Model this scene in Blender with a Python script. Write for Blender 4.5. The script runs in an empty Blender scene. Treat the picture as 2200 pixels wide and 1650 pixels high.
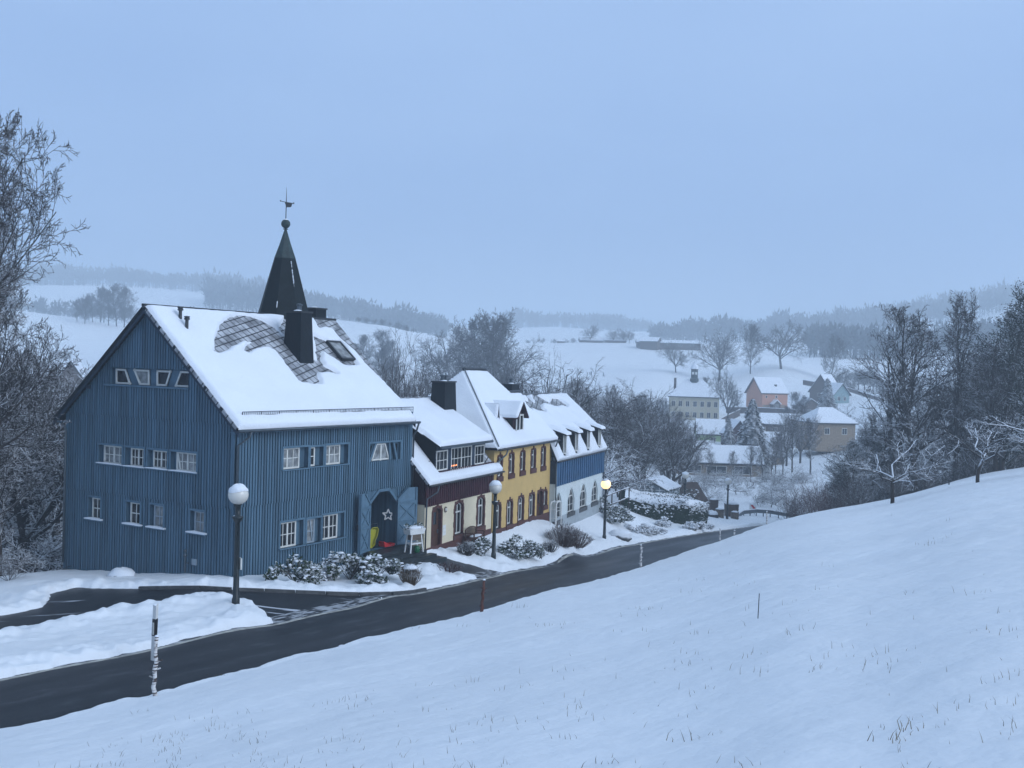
import bpy, math, random
import numpy as np
from mathutils import Vector, Matrix
R = math.radians
sc = bpy.context.scene
C = sc.collection
# ---------------------------------------------------------------- camera
FPX = 2300.0
cam_d = bpy.data.cameras.new("camera")
cam_d.sensor_width = 36.0
cam_d.lens = 36.0 * FPX / 2200.0
cam_d.clip_start = 0.1
cam_d.clip_end = 12000
cam = bpy.data.objects.new("camera", cam_d); C.objects.link(cam)
CAMR = Matrix.Rotation(R(90 - 0.95), 4, 'X') @ Matrix.Rotation(R(1.65), 4, 'Z')
cam.matrix_world = CAMR
sc.camera = cam
# ---------------------------------------------------------------- world: an even dusk overcast
w = bpy.data.worlds.new("World"); sc.world = w; w.use_nodes = True
nt = w.node_tree; nt.nodes.clear()
out = nt.nodes.new("ShaderNodeOutputWorld"); bg = nt.nodes.new("ShaderNodeBackground")
sky = nt.nodes.new("ShaderNodeTexSky"); sky.sky_type = 'NISHITA'; sky.sun_disc = False
sky.sun_elevation = R(25); sky.sun_rotation = R(120); sky.air_density = 1.0; sky.dust_density = 3.0
tc = nt.nodes.new("ShaderNodeTexCoord"); sep = nt.nodes.new("ShaderNodeSeparateXYZ")
ramp = nt.nodes.new("ShaderNodeValToRGB")
nt.links.new(tc.outputs['Generated'], sep.inputs[0])
nz = nt.nodes.new("ShaderNodeTexNoise"); nz.inputs['Scale'].default_value = 2.2; nz.inputs['Detail'].default_value = 3.0
mp = nt.nodes.new("ShaderNodeMapping"); mp.inputs['Scale'].default_value = (1, 1, 3.0)
nt.links.new(tc.outputs['Generated'], mp.inputs[0]); nt.links.new(mp.outputs[0], nz.inputs['Vector'])
m1 = nt.nodes.new("ShaderNodeMath"); m1.operation = 'MULTIPLY_ADD'; m1.inputs[1].default_value = 0.34
nt.links.new(nz.outputs['Fac'], m1.inputs[0]); nt.links.new(sep.outputs['Z'], m1.inputs[2])
nt.links.new(m1.outputs[0], ramp.inputs[0])
er = ramp.color_ramp
er.elements[0].position = 0.10; er.elements[0].color = (0.295, 0.47, 0.81, 1)
er.elements[1].position = 0.95; er.elements[1].color = (0.50, 0.66, 0.90, 1)
e = er.elements.new(0.29); e.color = (0.258, 0.425, 0.775, 1)
e = er.elements.new(0.52); e.color = (0.37, 0.55, 0.89, 1)
mul = nt.nodes.new("ShaderNodeVectorMath"); mul.operation = 'SCALE'; mul.inputs['Scale'].default_value = 8.6
nt.links.new(ramp.outputs['Color'], mul.inputs[0])
mix = nt.nodes.new("ShaderNodeMix"); mix.data_type = 'RGBA'; mix.inputs[0].default_value = 0.95
nt.links.new(sky.outputs[0], mix.inputs[6]); nt.links.new(mul.outputs[0], mix.inputs[7])
nt.links.new(mix.outputs[2], bg.inputs['Color'])
bg.inputs['Strength'].default_value = 0.10
nt.links.new(bg.outputs[0], out.inputs['Surface'])
# ---------------------------------------------------------------- sun behind cloud
sd = bpy.data.lights.new("sun", 'SUN'); sd.energy = 2.0; sd.angle = R(40); sd.color = (0.80, 0.88, 1.0)
sun = bpy.data.objects.new("sun", sd); C.objects.link(sun)
sdir = Vector((0.85, -0.50, 0.45)).normalized()
sun.rotation_euler = sdir.to_track_quat('Z', 'Y').to_euler()
sc.view_settings.view_transform = 'Standard'; sc.view_settings.look = 'None'
sc.view_settings.exposure = 0.24; sc.view_settings.gamma = 1.0; sc.view_settings.use_curve_mapping = False
cy = sc.cycles
cy.max_bounces = 4; cy.diffuse_bounces = 2; cy.glossy_bounces = 2; cy.transmission_bounces = 3
cy.volume_bounces = 1; cy.transparent_max_bounces = 6
cy.use_adaptive_sampling = True; cy.adaptive_threshold = 0.02
cy.caustics_reflective = False; cy.caustics_refractive = False

# ================================================================ helpers
def ray(px, py):
    v = CAMR.to_3x3() @ Vector(((px - 1100) / FPX, -(py - 825) / FPX, -1.0))
    return v / v.y
def at(px, py, Y): return ray(px, py) * Y
def smooth(t):
    t = np.clip(t, 0, 1); return t * t * (3 - 2 * t)
def vnoise(x, y, seed=0):
    x = np.asarray(x, float); y = np.asarray(y, float)
    xi = np.floor(x).astype(np.int64); yi = np.floor(y).astype(np.int64)
    fx = x - xi; fy = y - yi; fx = fx * fx * (3 - 2 * fx); fy = fy * fy * (3 - 2 * fy)
    def h(a, b):
        n = (a * 374761393 + b * 668265263 + seed * 974634777) & 0xffffffff
        n = ((n ^ (n >> 13)) * 1274126177) & 0xffffffff
        return ((n ^ (n >> 16)) & 0xffff) / 65535.0
    return (h(xi, yi) * (1 - fx) + h(xi + 1, yi) * fx) * (1 - fy) + (h(xi, yi + 1) * (1 - fx) + h(xi + 1, yi + 1) * fx) * fy
def fbm(x, y, seed=0, o=4):
    s = 0; a = 0.5
    for k in range(o):
        s = s + a * (vnoise(x * 2 ** k + 17.3 * k, y * 2 ** k - 9.1 * k, seed + k) - 0.5); a *= 0.5
    return s
def sdpoly(px, py, poly):
    """signed distance, positive inside"""
    px = np.asarray(px, float); py = np.asarray(py, float)
    d = np.full(px.shape, 1e9); ins = np.zeros(px.shape, bool); n = len(poly)
    for i in range(n):
        ax, ay = poly[i][0], poly[i][1]; bx, by = poly[(i + 1) % n][0], poly[(i + 1) % n][1]
        ex, ey = bx - ax, by - ay; L2 = ex * ex + ey * ey + 1e-12
        t = np.clip(((px - ax) * ex + (py - ay) * ey) / L2, 0, 1)
        d = np.minimum(d, np.hypot(px - ax - t * ex, py - ay - t * ey))
        c = ((ay > py) != (by > py)) & (px < (bx - ax) * (py - ay) / ((by - ay) + 1e-12) + ax)
        ins ^= c
    return np.where(ins, d, -d)

# ---------------------------------------------------------------- materials
M = {}
def mat(name, col, rough=0.7, var=0.0, scale=3.0, bump=0.0, bscale=20.0, spec=0.3, metal=0.0, col2=None, emit=None, est=0.0, stretch=None):
    m = bpy.data.materials.new(name); m.use_nodes = True; n = m.node_tree.nodes; l = m.node_tree.links
    b = n['Principled BSDF']; b.inputs['Roughness'].default_value = rough
    b.inputs['Specular IOR Level'].default_value = spec; b.inputs['Metallic'].default_value = metal
    tcn = n.new('ShaderNodeTexCoord')
    if var > 0 or col2:
        no = n.new('ShaderNodeTexNoise'); no.inputs['Scale'].default_value = scale; no.inputs['Detail'].default_value = 5
        if stretch:
            st = n.new('ShaderNodeMapping'); st.inputs['Scale'].default_value = stretch; l.new(tcn.outputs['Object'], st.inputs[0]); l.new(st.outputs[0], no.inputs['Vector'])
        else: l.new(tcn.outputs['Object'], no.inputs['Vector'])
        mx = n.new('ShaderNodeMix'); mx.data_type = 'RGBA'
        rp = n.new('ShaderNodeMapRange'); rp.inputs[1].default_value = 0.35; rp.inputs[2].default_value = 0.65
        l.new(no.outputs['Fac'], rp.inputs[0]); l.new(rp.outputs[0], mx.inputs[0])
        c2 = col2 or tuple(max(0, c * (1 - var)) for c in col)
        c1 = col if col2 else tuple(min(1, c * (1 + var)) for c in col)
        mx.inputs[6].default_value = (*c1, 1); mx.inputs[7].default_value = (*c2, 1)
        l.new(mx.outputs[2], b.inputs['Base Color'])
    else:
        b.inputs['Base Color'].default_value = (*col, 1)
    if bump > 0:
        nb = n.new('ShaderNodeTexNoise'); nb.inputs['Scale'].default_value = bscale; nb.inputs['Detail'].default_value = 4
        l.new(tcn.outputs['Object'], nb.inputs['Vector'])
        bp = n.new('ShaderNodeBump'); bp.inputs['Strength'].default_value = bump; bp.inputs['Distance'].default_value = 0.05
        l.new(nb.outputs['Fac'], bp.inputs['Height']); l.new(bp.outputs[0], b.inputs['Normal'])
    if emit:
        b.inputs['Emission Color'].default_value = (*emit, 1); b.inputs['Emission Strength'].default_value = est
    M[name] = m; return m
SNOW = (0.73, 0.76, 0.80)
def snowtop(name, bark, lo=0.25, hi=0.6, amount=1.0, scale=2.0, bark2=None, rough=0.85):
    """bark or leaf with snow lying on whatever faces up"""
    m = bpy.data.materials.new(name); m.use_nodes = True; n = m.node_tree.nodes; l = m.node_tree.links
    b = n['Principled BSDF']; b.inputs['Roughness'].default_value = rough; b.inputs['Specular IOR Level'].default_value = 0.15
    g = n.new('ShaderNodeNewGeometry'); s = n.new('ShaderNodeSeparateXYZ'); l.new(g.outputs['Normal'], s.inputs[0])
    tcn = n.new('ShaderNodeTexCoord')
    no = n.new('ShaderNodeTexNoise'); no.inputs['Scale'].default_value = scale; no.inputs['Detail'].default_value = 3
    l.new(tcn.outputs['Object'], no.inputs['Vector'])
    ad = n.new('ShaderNodeMath'); ad.operation = 'MULTIPLY_ADD'; ad.inputs[1].default_value = 1.1; 
    l.new(no.outputs['Fac'], ad.inputs[0]); l.new(s.outputs['Z'], ad.inputs[2])
    mr = n.new('ShaderNodeMapRange'); mr.inputs[1].default_value = lo + 0.55; mr.inputs[2].default_value = hi + 0.55
    mr.inputs[4].default_value = amount
    l.new(ad.outputs[0], mr.inputs[0])
    mx = n.new('ShaderNodeMix'); mx.data_type = 'RGBA'; l.new(mr.outputs[0], mx.inputs[0])
    if bark2:
        m2 = n.new('ShaderNodeMix'); m2.data_type = 'RGBA'; n2 = n.new('ShaderNodeTexNoise'); n2.inputs['Scale'].default_value = 6
        l.new(tcn.outputs['Object'], n2.inputs['Vector']); l.new(n2.outputs['Fac'], m2.inputs[0])
        m2.inputs[6].default_value = (*bark, 1); m2.inputs[7].default_value = (*bark2, 1); l.new(m2.outputs[2], mx.inputs[6])
    else:
        mx.inputs[6].default_value = (*bark, 1)
    mx.inputs[7].default_value = (*SNOW, 1)
    l.new(mx.outputs[2], b.inputs['Base Color']); M[name] = m; return m
mat('snow', SNOW, 0.65, var=0.02, scale=0.7, bump=0.5, bscale=9.0, spec=0.2)
mat('ground_snow', (0.75, 0.775, 0.80), 0.65, var=0.03, scale=0.15, bump=1.0, bscale=2.2, spec=0.2)
mat('blue_wood', (0.067, 0.128, 0.180), 0.62, var=0.26, scale=1.0, stretch=(5.0, 5.0, 0.22), bump=0.3, bscale=30)
mat('blue_trim', (0.080, 0.148, 0.205), 0.6, var=0.1)
mat('blue_door', (0.098, 0.172, 0.235), 0.55, var=0.12, scale=4)
mat('navy', (0.012, 0.026, 0.048), 0.6, var=0.25, scale=3, bump=0.3)
mat('maroon', (0.050, 0.010, 0.016), 0.65, var=0.25, scale=2)
mat('dark_maroon', (0.030, 0.008, 0.012), 0.65, var=0.2, scale=2)
mat('cream', (0.66, 0.58, 0.42), 0.85, var=0.05, scale=1.0, bump=0.25, bscale=40)
mat('yellow', (0.56, 0.38, 0.145), 0.85, var=0.06, scale=1.0, bump=0.25, bscale=40)
mat('pale_wall', (0.60, 0.66, 0.66), 0.85, var=0.05, scale=1.0, bump=0.25, bscale=40)
mat('royal_blue', (0.040, 0.11, 0.21), 0.6, var=0.15, scale=2)
mat('white_frame', (0.62, 0.62, 0.58), 0.45, var=0.06, scale=6)
mat('grey_frame', (0.26, 0.32, 0.37), 0.5, var=0.08, scale=6)
mat('glass', (0.008, 0.010, 0.013), 0.08, spec=0.38)
mat('curtain', (0.20, 0.21, 0.21), 0.12, var=0.5, scale=3.0, spec=0.5)
mat('dark_metal', (0.018, 0.022, 0.026), 0.45, spec=0.4, var=0.2, scale=5)
mat('zinc', (0.075, 0.095, 0.11), 0.45, metal=0.4, var=0.2, scale=4)
mat('copper_green', (0.022, 0.038, 0.038), 0.55, var=0.3, scale=4)
mat('lamp_black', (0.010, 0.016, 0.018), 0.4, spec=0.4, var=0.2, scale=8)
mat('globe', (0.62, 0.60, 0.55), 0.25, spec=0.5)
mat('globe_lit', (0.8, 0.7, 0.5), 0.3, emit=(1.0, 0.62, 0.26), est=1.3)
mat('candle', (0.9, 0.3, 0.1), 0.4, emit=(1.0, 0.30, 0.10), est=3.0)
mat('wood_brown', (0.07, 0.03, 0.018), 0.6, var=0.3, scale=6)
mat('weathered', (0.13, 0.10, 0.075), 0.8, var=0.35, scale=5)
mat('stone', (0.075, 0.078, 0.080), 0.6, var=0.3, scale=4, bump=0.4)
mat('wet_stone', (0.020, 0.026, 0.028), 0.4, var=0.3, scale=4, bump=0.3, spec=0.4)
mat('sled_yellow', (0.45, 0.42, 0.03), 0.35)
mat('sled_red', (0.50, 0.012, 0.012), 0.35)
mat('green_plastic', (0.01, 0.10, 0.04), 0.4)
mat('white_paint', (0.70, 0.70, 0.68), 0.5, var=0.06)
mat('red_paint', (0.45, 0.02, 0.03), 0.5)
mat('black_paint', (0.015, 0.015, 0.015), 0.5)
mat('far_orange', (0.46, 0.22, 0.14), 0.85, var=0.06)
mat('far_cream', (0.42, 0.38, 0.28), 0.85, var=0.06)
mat('far_green', (0.30, 0.42, 0.20), 0.85, var=0.06)
mat('far_teal', (0.20, 0.30, 0.31), 0.85, var=0.06)
mat('far_brown', (0.075, 0.055, 0.045), 0.85, var=0.2)
mat('far_tan', (0.22, 0.17, 0.12), 0.85, var=0.2)
mat('far_wood', (0.11, 0.125, 0.135), 0.95, var=0.35, scale=0.03)  # pale grey base: snow dusting plus some distance haze put into the colour
mat('jacket', (0.02, 0.03, 0.06), 0.9)
mat('skin', (0.45, 0.27, 0.2), 0.7)
mat('grass_dry', (0.17, 0.14, 0.09), 0.9, var=0.4, scale=3)
mat('greenhouse', (0.19, 0.23, 0.25), 0.3, var=0.25, scale=1.5, spec=0.4)
snowtop('bark_snow', (0.020, 0.017, 0.015), 0.10, 0.45, 0.95, 0.8, bark2=(0.05, 0.04, 0.034))
snowtop('twig', (0.024, 0.021, 0.020), 0.30, 0.75, 0.85, 0.8, bark2=(0.055, 0.045, 0.04))
snowtop('twig_brown', (0.10, 0.055, 0.04), 0.15, 0.6, 0.9, 2.0, bark2=(0.06, 0.035, 0.03))
snowtop('straw', (0.15, 0.105, 0.06), 0.35, 0.7, 0.9, 2.0, bark2=(0.08, 0.055, 0.035))
snowtop('twig_heavy', (0.022, 0.019, 0.017), 0.12, 0.45, 1.0, 0.5, bark2=(0.05, 0.042, 0.038))
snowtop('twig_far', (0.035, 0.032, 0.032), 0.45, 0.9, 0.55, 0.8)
snowtop('twig_red', (0.060, 0.020, 0.018), 0.35, 0.8, 0.5, 0.8, bark2=(0.05, 0.03, 0.028))
snowtop('ivy', (0.012, 0.022, 0.012), 0.30, 0.7, 0.65, 2.0, bark2=(0.03, 0.032, 0.022))
snowtop('needles', (0.010, 0.022, 0.018), 0.62, 0.95, 0.85, 1.5, bark2=(0.016, 0.034, 0.026))
snowtop('leaf', (0.014, 0.034, 0.020), 0.60, 0.85, 1.0, 5.0, bark2=(0.035, 0.05, 0.02))
snowtop('leaf_brown', (0.075, 0.045, 0.028), 0.30, 0.6, 1.0, 5.0, bark2=(0.03, 0.03, 0.02))
snowtop('hedge_leaf', (0.008, 0.018, 0.012), 0.62, 0.9, 0.8, 3.0, bark2=(0.016, 0.030, 0.016))
mat('pale_plinth', (0.34, 0.38, 0.40), 0.85, var=0.1)
snowtop('rock', (0.06, 0.062, 0.065), 0.0, 0.3, 1.0, 2.0)
def slate_mat(name, base, line, sx=0.42, ang=38, snowy=0.0, lw=0.05):
    m = bpy.data.materials.new(name); m.use_nodes = True; n = m.node_tree.nodes; l = m.node_tree.links
    b = n['Principled BSDF']; b.inputs['Roughness'].default_value = 0.6; b.inputs['Specular IOR Level'].default_value = 0.12
    uv = n.new('ShaderNodeUVMap'); uv.uv_map = 'UVMap'
    mpn = n.new('ShaderNodeMapping'); mpn.inputs['Rotation'].default_value = (0, 0, R(ang)); l.new(uv.outputs[0], mpn.inputs[0])
    br = n.new('ShaderNodeTexBrick'); br.offset = 0.0; br.inputs['Scale'].default_value = 1.0
    br.inputs['Brick Width'].default_value = sx; br.inputs['Row Height'].default_value = sx * 0.9; br.inputs['Mortar Size'].default_value = lw * sx
    br.inputs['Mortar Smooth'].default_value = 0.3
    br.inputs['Color1'].default_value = (*base, 1); br.inputs['Color2'].default_value = (*[c * 0.75 for c in base], 1)
    br.inputs['Mortar'].default_value = (*line, 1); l.new(mpn.outputs[0], br.inputs[0])
    col = br.outputs['Color']
    no = n.new('ShaderNodeTexNoise'); no.inputs['Scale'].default_value = 1.2; no.inputs['Detail'].default_value = 6; l.new(uv.outputs[0], no.inputs[0])
    if snowy > 0:
        mr = n.new('ShaderNodeMapRange'); mr.inputs[1].default_value = 0.40; mr.inputs[2].default_value = 0.62; mr.inputs[4].default_value = snowy
        l.new(no.outputs['Fac'], mr.inputs[0])
        fm = n.new('ShaderNodeMath'); fm.operation = 'SUBTRACT'; fm.inputs[0].default_value = 1; l.new(br.outputs['Fac'], fm.inputs[1])
        f2 = n.new('ShaderNodeMath'); f2.operation = 'MULTIPLY'; l.new(mr.outputs[0], f2.inputs[0]); l.new(fm.outputs[0], f2.inputs[1])
        mx = n.new('ShaderNodeMix'); mx.data_type = 'RGBA'; l.new(f2.outputs[0], mx.inputs[0]); l.new(col, mx.inputs[6])
        mx.inputs[7].default_value = (*SNOW, 1); col = mx.outputs[2]
    l.new(col, b.inputs['Base Color'])
    bp = n.new('ShaderNodeBump'); bp.inputs['Strength'].default_value = 0.5; bp.inputs['Distance'].default_value = 0.03; bp.invert = True
    l.new(br.outputs['Fac'], bp.inputs['Height']); l.new(bp.outputs[0], b.inputs['Normal'])
    M[name] = m
slate_mat('slate_roof', (0.22, 0.23, 0.245), (0.010, 0.012, 0.016), 0.42, -19, 0.5, 0.075)
slate_mat('slate_dark', (0.011, 0.016, 0.021), (0.006, 0.008, 0.010), 0.26, 30)
slate_mat('slate_mossy', (0.010, 0.016, 0.018), (0.006, 0.009, 0.010), 0.3, 45, 0.0)
def brick_mat(name, c1, c2, mo):
    m = bpy.data.materials.new(name); m.use_nodes = True; n = m.node_tree.nodes; l = m.node_tree.links
    b = n['Principled BSDF']; b.inputs['Roughness'].default_value = 0.85
    tcn = n.new('ShaderNodeTexCoord'); s = n.new('ShaderNodeSeparateXYZ'); l.new(tcn.outputs['Object'], s.inputs[0])
    a = n.new('ShaderNodeMath'); a.operation = 'ADD'; l.new(s.outputs[0], a.inputs[0]); l.new(s.outputs[1], a.inputs[1])
    cb = n.new('ShaderNodeCombineXYZ'); l.new(a.outputs[0], cb.inputs[0]); l.new(s.outputs[2], cb.inputs[1])
    br = n.new('ShaderNodeTexBrick'); br.inputs['Scale'].default_value = 1; br.inputs['Brick Width'].default_value = 0.24; br.inputs['Row Height'].default_value = 0.08
    br.inputs['Mortar Size'].default_value = 0.010
    br.inputs['Color1'].default_value = (*c1, 1); br.inputs['Color2'].default_value = (*c2, 1); br.inputs['Mortar'].default_value = (*mo, 1)
    l.new(cb.outputs[0], br.inputs[0]); l.new(br.outputs['Color'], b.inputs['Base Color']); M[name] = m
brick_mat('brick', (0.115, 0.032, 0.022), (0.075, 0.022, 0.018), (0.035, 0.022, 0.02))
def asphalt(name, tracks=False, streaks=False):
    m = bpy.data.materials.new(name); m.use_nodes = True; n = m.node_tree.nodes; l = m.node_tree.links
    b = n['Principled BSDF']; b.inputs['Specular IOR Level'].default_value = 0.22
    tcn = n.new('ShaderNodeTexCoord')
    def noise(scale, rot, st, detail=6):
        no = n.new('ShaderNodeTexNoise'); no.inputs['Scale'].default_value = scale; no.inputs['Detail'].default_value = detail
        r0 = n.new('ShaderNodeMapping'); r0.inputs['Rotation'].default_value = (0, 0, R(rot)); l.new(tcn.outputs['Object'], r0.inputs[0])
        mp_ = n.new('ShaderNodeMapping'); mp_.inputs['Scale'].default_value = st; l.new(r0.outputs[0], mp_.inputs[0]); l.new(mp_.outputs[0], no.inputs[0]); return no.outputs['Fac']
    def ramp_(src, a, c, lo=0., hi=1.):
        q = n.new('ShaderNodeMapRange'); q.interpolation_type = 'SMOOTHSTEP'; q.inputs[1].default_value = a; q.inputs[2].default_value = c; q.inputs[3].default_value = lo; q.inputs[4].default_value = hi; l.new(src, q.inputs[0]); return q.outputs[0]
    def mixc(f, c1, c2):
        q = n.new('ShaderNodeMix'); q.data_type = 'RGBA'
        if isinstance(f, float): q.inputs[0].default_value = f
        else: l.new(f, q.inputs[0])
        for k_, c in ((6, c1), (7, c2)):
            if isinstance(c, tuple): q.inputs[k_].default_value = (*c, 1)
            else: l.new(c, q.inputs[k_])
        return q.outputs[2]
    def math_(op, a, c):
        q = n.new('ShaderNodeMath'); q.operation = op
        for k_, v in ((0, a), (1, c)):
            if isinstance(v, (int, float)): q.inputs[k_].default_value = v
            else: l.new(v, q.inputs[k_])
        return q.outputs[0]
    f1 = noise(0.25, 24, (1.6, 0.25, 1)); col = mixc(ramp_(f1, .35, .7), (0.010, 0.012, 0.015), (0.024, 0.026, 0.031))
    rough = ramp_(f1, .3, .7, .40, .60)
    grit = noise(9.0, 0, (1, 1, 1)); col = mixc(ramp_(grit, .5, .75, 0., .35), col, (0.05, 0.05, 0.055))
    if tracks:
        uv = n.new('ShaderNodeUVMap'); uv.uv_map = 'UVMap'; sp = n.new('ShaderNodeSeparateXYZ'); l.new(uv.outputs[0], sp.inputs[0])
        wob = math_('ADD', sp.outputs[0], math_('MULTIPLY', math_('SUBTRACT', noise(.12, 0, (1, 1, 1), 2), .5), .8)); tot = None
        for c_ in (1.0, 2.6, 3.7, 5.3):
            d = math_('ABSOLUTE', math_('SUBTRACT', wob, c_), 0); g = ramp_(d, .12, .42, 1., 0.); tot = g if tot is None else math_('MAXIMUM', tot, g)
        col = mixc(math_('MULTIPLY', tot, .35), col, (0.007, 0.008, 0.011))
        sl = math_('MULTIPLY', ramp_(noise(2.5, 24, (1, .3, 1)), .50, .72), math_('SUBTRACT', 1, tot)); col = mixc(math_('MULTIPLY', sl, .07), col, (.45, .47, .5))
        ed = math_('MULTIPLY', ramp_(sp.outputs[0], .0, .35, 1., 0.), ramp_(noise(3.0, 24, (2, .5, 1)), .42, .6)); col = mixc(math_('MULTIPLY', ed, .6), col, (.6, .62, .65))
    if streaks:
        s_ = ramp_(noise(.55, -8, (.28, 2.4, 1), 5), .625, .665); col = mixc(math_('MULTIPLY', s_, .75), col, (.62, .65, .7)); rough = math_('MAXIMUM', rough, s_)
    l.new(col, b.inputs['Base Color']); l.new(rough, b.inputs['Roughness'])
    nb = n.new('ShaderNodeTexNoise'); nb.inputs['Scale'].default_value = 60; l.new(tcn.outputs['Object'], nb.inputs[0])
    bp = n.new('ShaderNodeBump'); bp.inputs['Strength'].default_value = 0.4; bp.inputs['Distance'].default_value = 0.01
    l.new(nb.outputs['Fac'], bp.inputs['Height']); l.new(bp.outputs[0], b.inputs['Normal']); M[name] = m
asphalt('asphalt'); asphalt('road_asphalt', tracks=True); asphalt('driveway_asphalt', streaks=True)

# ---------------------------------------------------------------- mesh building
class MB:
    def __init__(s): s.v = []; s.f = []; s.uv = {}
    def add(s, vs, fs, uvs=None):
        o = len(s.v); s.v.extend([tuple(p) for p in vs])
        for f in fs:
            s.f.append(tuple(i + o for i in f))
        if uvs is not None:
            for i, q in enumerate(uvs): s.uv[o + i] = q
        return s
    def box(s, a, b, fr=None):
        x0, y0, z0 = a; x1, y1, z1 = b
        vs = [(x0, y0, z0), (x1, y0, z0), (x1, y1, z0), (x0, y1, z0), (x0, y0, z1), (x1, y0, z1), (x1, y1, z1), (x0, y1, z1)]
        if fr: vs = [fr(*p) for p in vs]
        return s.add(vs, [(0, 3, 2, 1), (4, 5, 6, 7), (0, 1, 5, 4), (1, 2, 6, 5), (2, 3, 7, 6), (3, 0, 4, 7)])
    def prism(s, poly, n0, n1, fr):
        """polygon in (u,z) thick from n0 to n1 along the normal, mapped by fr(u,z,n)"""
        k = len(poly)
        vs = [fr(p[0], p[1], n0) for p in poly] + [fr(p[0], p[1], n1) for p in poly]
        fs = [tuple(range(k)), tuple(range(2 * k - 1, k - 1, -1))] + [(i, i + k, (i + 1) % k + k, (i + 1) % k) for i in range(k)]
        return s.add(vs, fs)
    def beam(s, p, q, wd, n0, n1, fr, ext=0.0):
        dx, dz = q[0] - p[0], q[1] - p[1]; L = math.hypot(dx, dz) or 1e-6; dx /= L; dz /= L
        p = (p[0] - dx * ext, p[1] - dz * ext); q = (q[0] + dx * ext, q[1] + dz * ext); h = wd / 2
        return s.prism([(p[0] - dz * h, p[1] + dx * h), (p[0] + dz * h, p[1] - dx * h), (q[0] + dz * h, q[1] - dx * h), (q[0] - dz * h, q[1] + dx * h)], n0, n1, fr)
    def tube(s, pts, rad, k=6, cap=True):
        pts = [Vector(p) for p in pts]; n = len(pts)
        if not hasattr(rad, '__len__'): rad = [rad] * n
        vs = []; fs = []; pu = None
        for i in range(n):
            t = (pts[min(i + 1, n - 1)] - pts[max(i - 1, 0)])
            if t.length < 1e-9: t = Vector((0, 0, 1))
            t.normalize()
            u = t.orthogonal() if pu is None else (pu - t * pu.dot(t))
            if u.length < 1e-6: u = t.orthogonal()
            u.normalize(); pu = u; b_ = t.cross(u)
            for j in range(k):
                a = 2 * math.pi * j / k; vs.append(pts[i] + (u * math.cos(a) + b_ * math.sin(a)) * rad[i])
        for i in range(n - 1):
            for j in range(k):
                j2 = (j + 1) % k; fs.append((i * k + j, i * k + j2, (i + 1) * k + j2, (i + 1) * k + j))
        if cap: fs.append(tuple(range(k - 1, -1, -1))); fs.append(tuple(range((n - 1) * k, n * k)))
        return s.add(vs, fs)
    def lathe(s, prof, k=16, c=(0, 0, 0), ph=0.0):
        vs = []; fs = []; n = len(prof)
        for r, z in prof:
            for j in range(k):
                a = 2 * math.pi * j / k + ph; vs.append((c[0] + r * math.cos(a), c[1] + r * math.sin(a), c[2] + z))
        for i in range(n - 1):
            for j in range(k):
                j2 = (j + 1) % k; fs.append((i * k + j, i * k + j2, (i + 1) * k + j2, (i + 1) * k + j))
        fs.append(tuple(range(k - 1, -1, -1))); fs.append(tuple(range((n - 1) * k, n * k)))
        return s.add(vs, fs)
    def ball(s, c, r, k=12, sq=1.0, z0=-1.0, rnd=None, sx=1.0, sy=1.0):
        m = max(4, k // 2); prof = []
        a0 = math.asin(max(-1, z0))
        vs = []; fs = []
        for i in range(m + 1):
            a = a0 + (math.pi / 2 - a0) * i / m
            for j in range(k):
                b_ = 2 * math.pi * j / k; q = r * (1 + (rnd.uniform(-.15, .15) if rnd else 0))
                vs.append((c[0] + q * sx * math.cos(a) * math.cos(b_), c[1] + q * sy * math.cos(a) * math.sin(b_), c[2] + q * sq * math.sin(a)))
        for i in range(m):
            for j in range(k):
                j2 = (j + 1) % k; fs.append((i * k + j, i * k + j2, (i + 1) * k + j2, (i + 1) * k + j))
        fs.append(tuple(range(k - 1, -1, -1)))
        return s.add(vs, fs)
    def mesh(s, name, m, smooth_=False):
        me = bpy.data.meshes.new(name); me.from_pydata(s.v, [], s.f)
        if s.uv:
            lay = me.uv_layers.new(name='UVMap')
            idx = np.empty(len(me.loops), dtype=np.int32); me.loops.foreach_get('vertex_index', idx)
            arr = np.zeros((len(s.v), 2), dtype=np.float32)
            for k_, q in s.uv.items(): arr[k_] = q
            lay.data.foreach_set('uv', arr[idx].ravel())
        me.materials.append(M[m])
        if smooth_: me.polygons.foreach_set('use_smooth', [True] * len(me.polygons))
        me.update(); return me
    def build(s, name, m, parent=None, smooth_=False):
        o = bpy.data.objects.new(name, s.mesh(name, m, smooth_)); C.objects.link(o)
        if parent is not None: o.parent = parent
        return o
def tag(o, label=None, cat=None, group=None, kind=None):
    if label: o['label'] = label
    if cat: o['category'] = cat
    if group: o['group'] = group
    if kind: o['kind'] = kind
    return o
def empty(name, loc, rz, label, cat, group=None):
    o = bpy.data.objects.new(name, None); C.objects.link(o); o.location = loc; o.rotation_euler = (0, 0, rz)
    return tag(o, label, cat, group)
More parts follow.
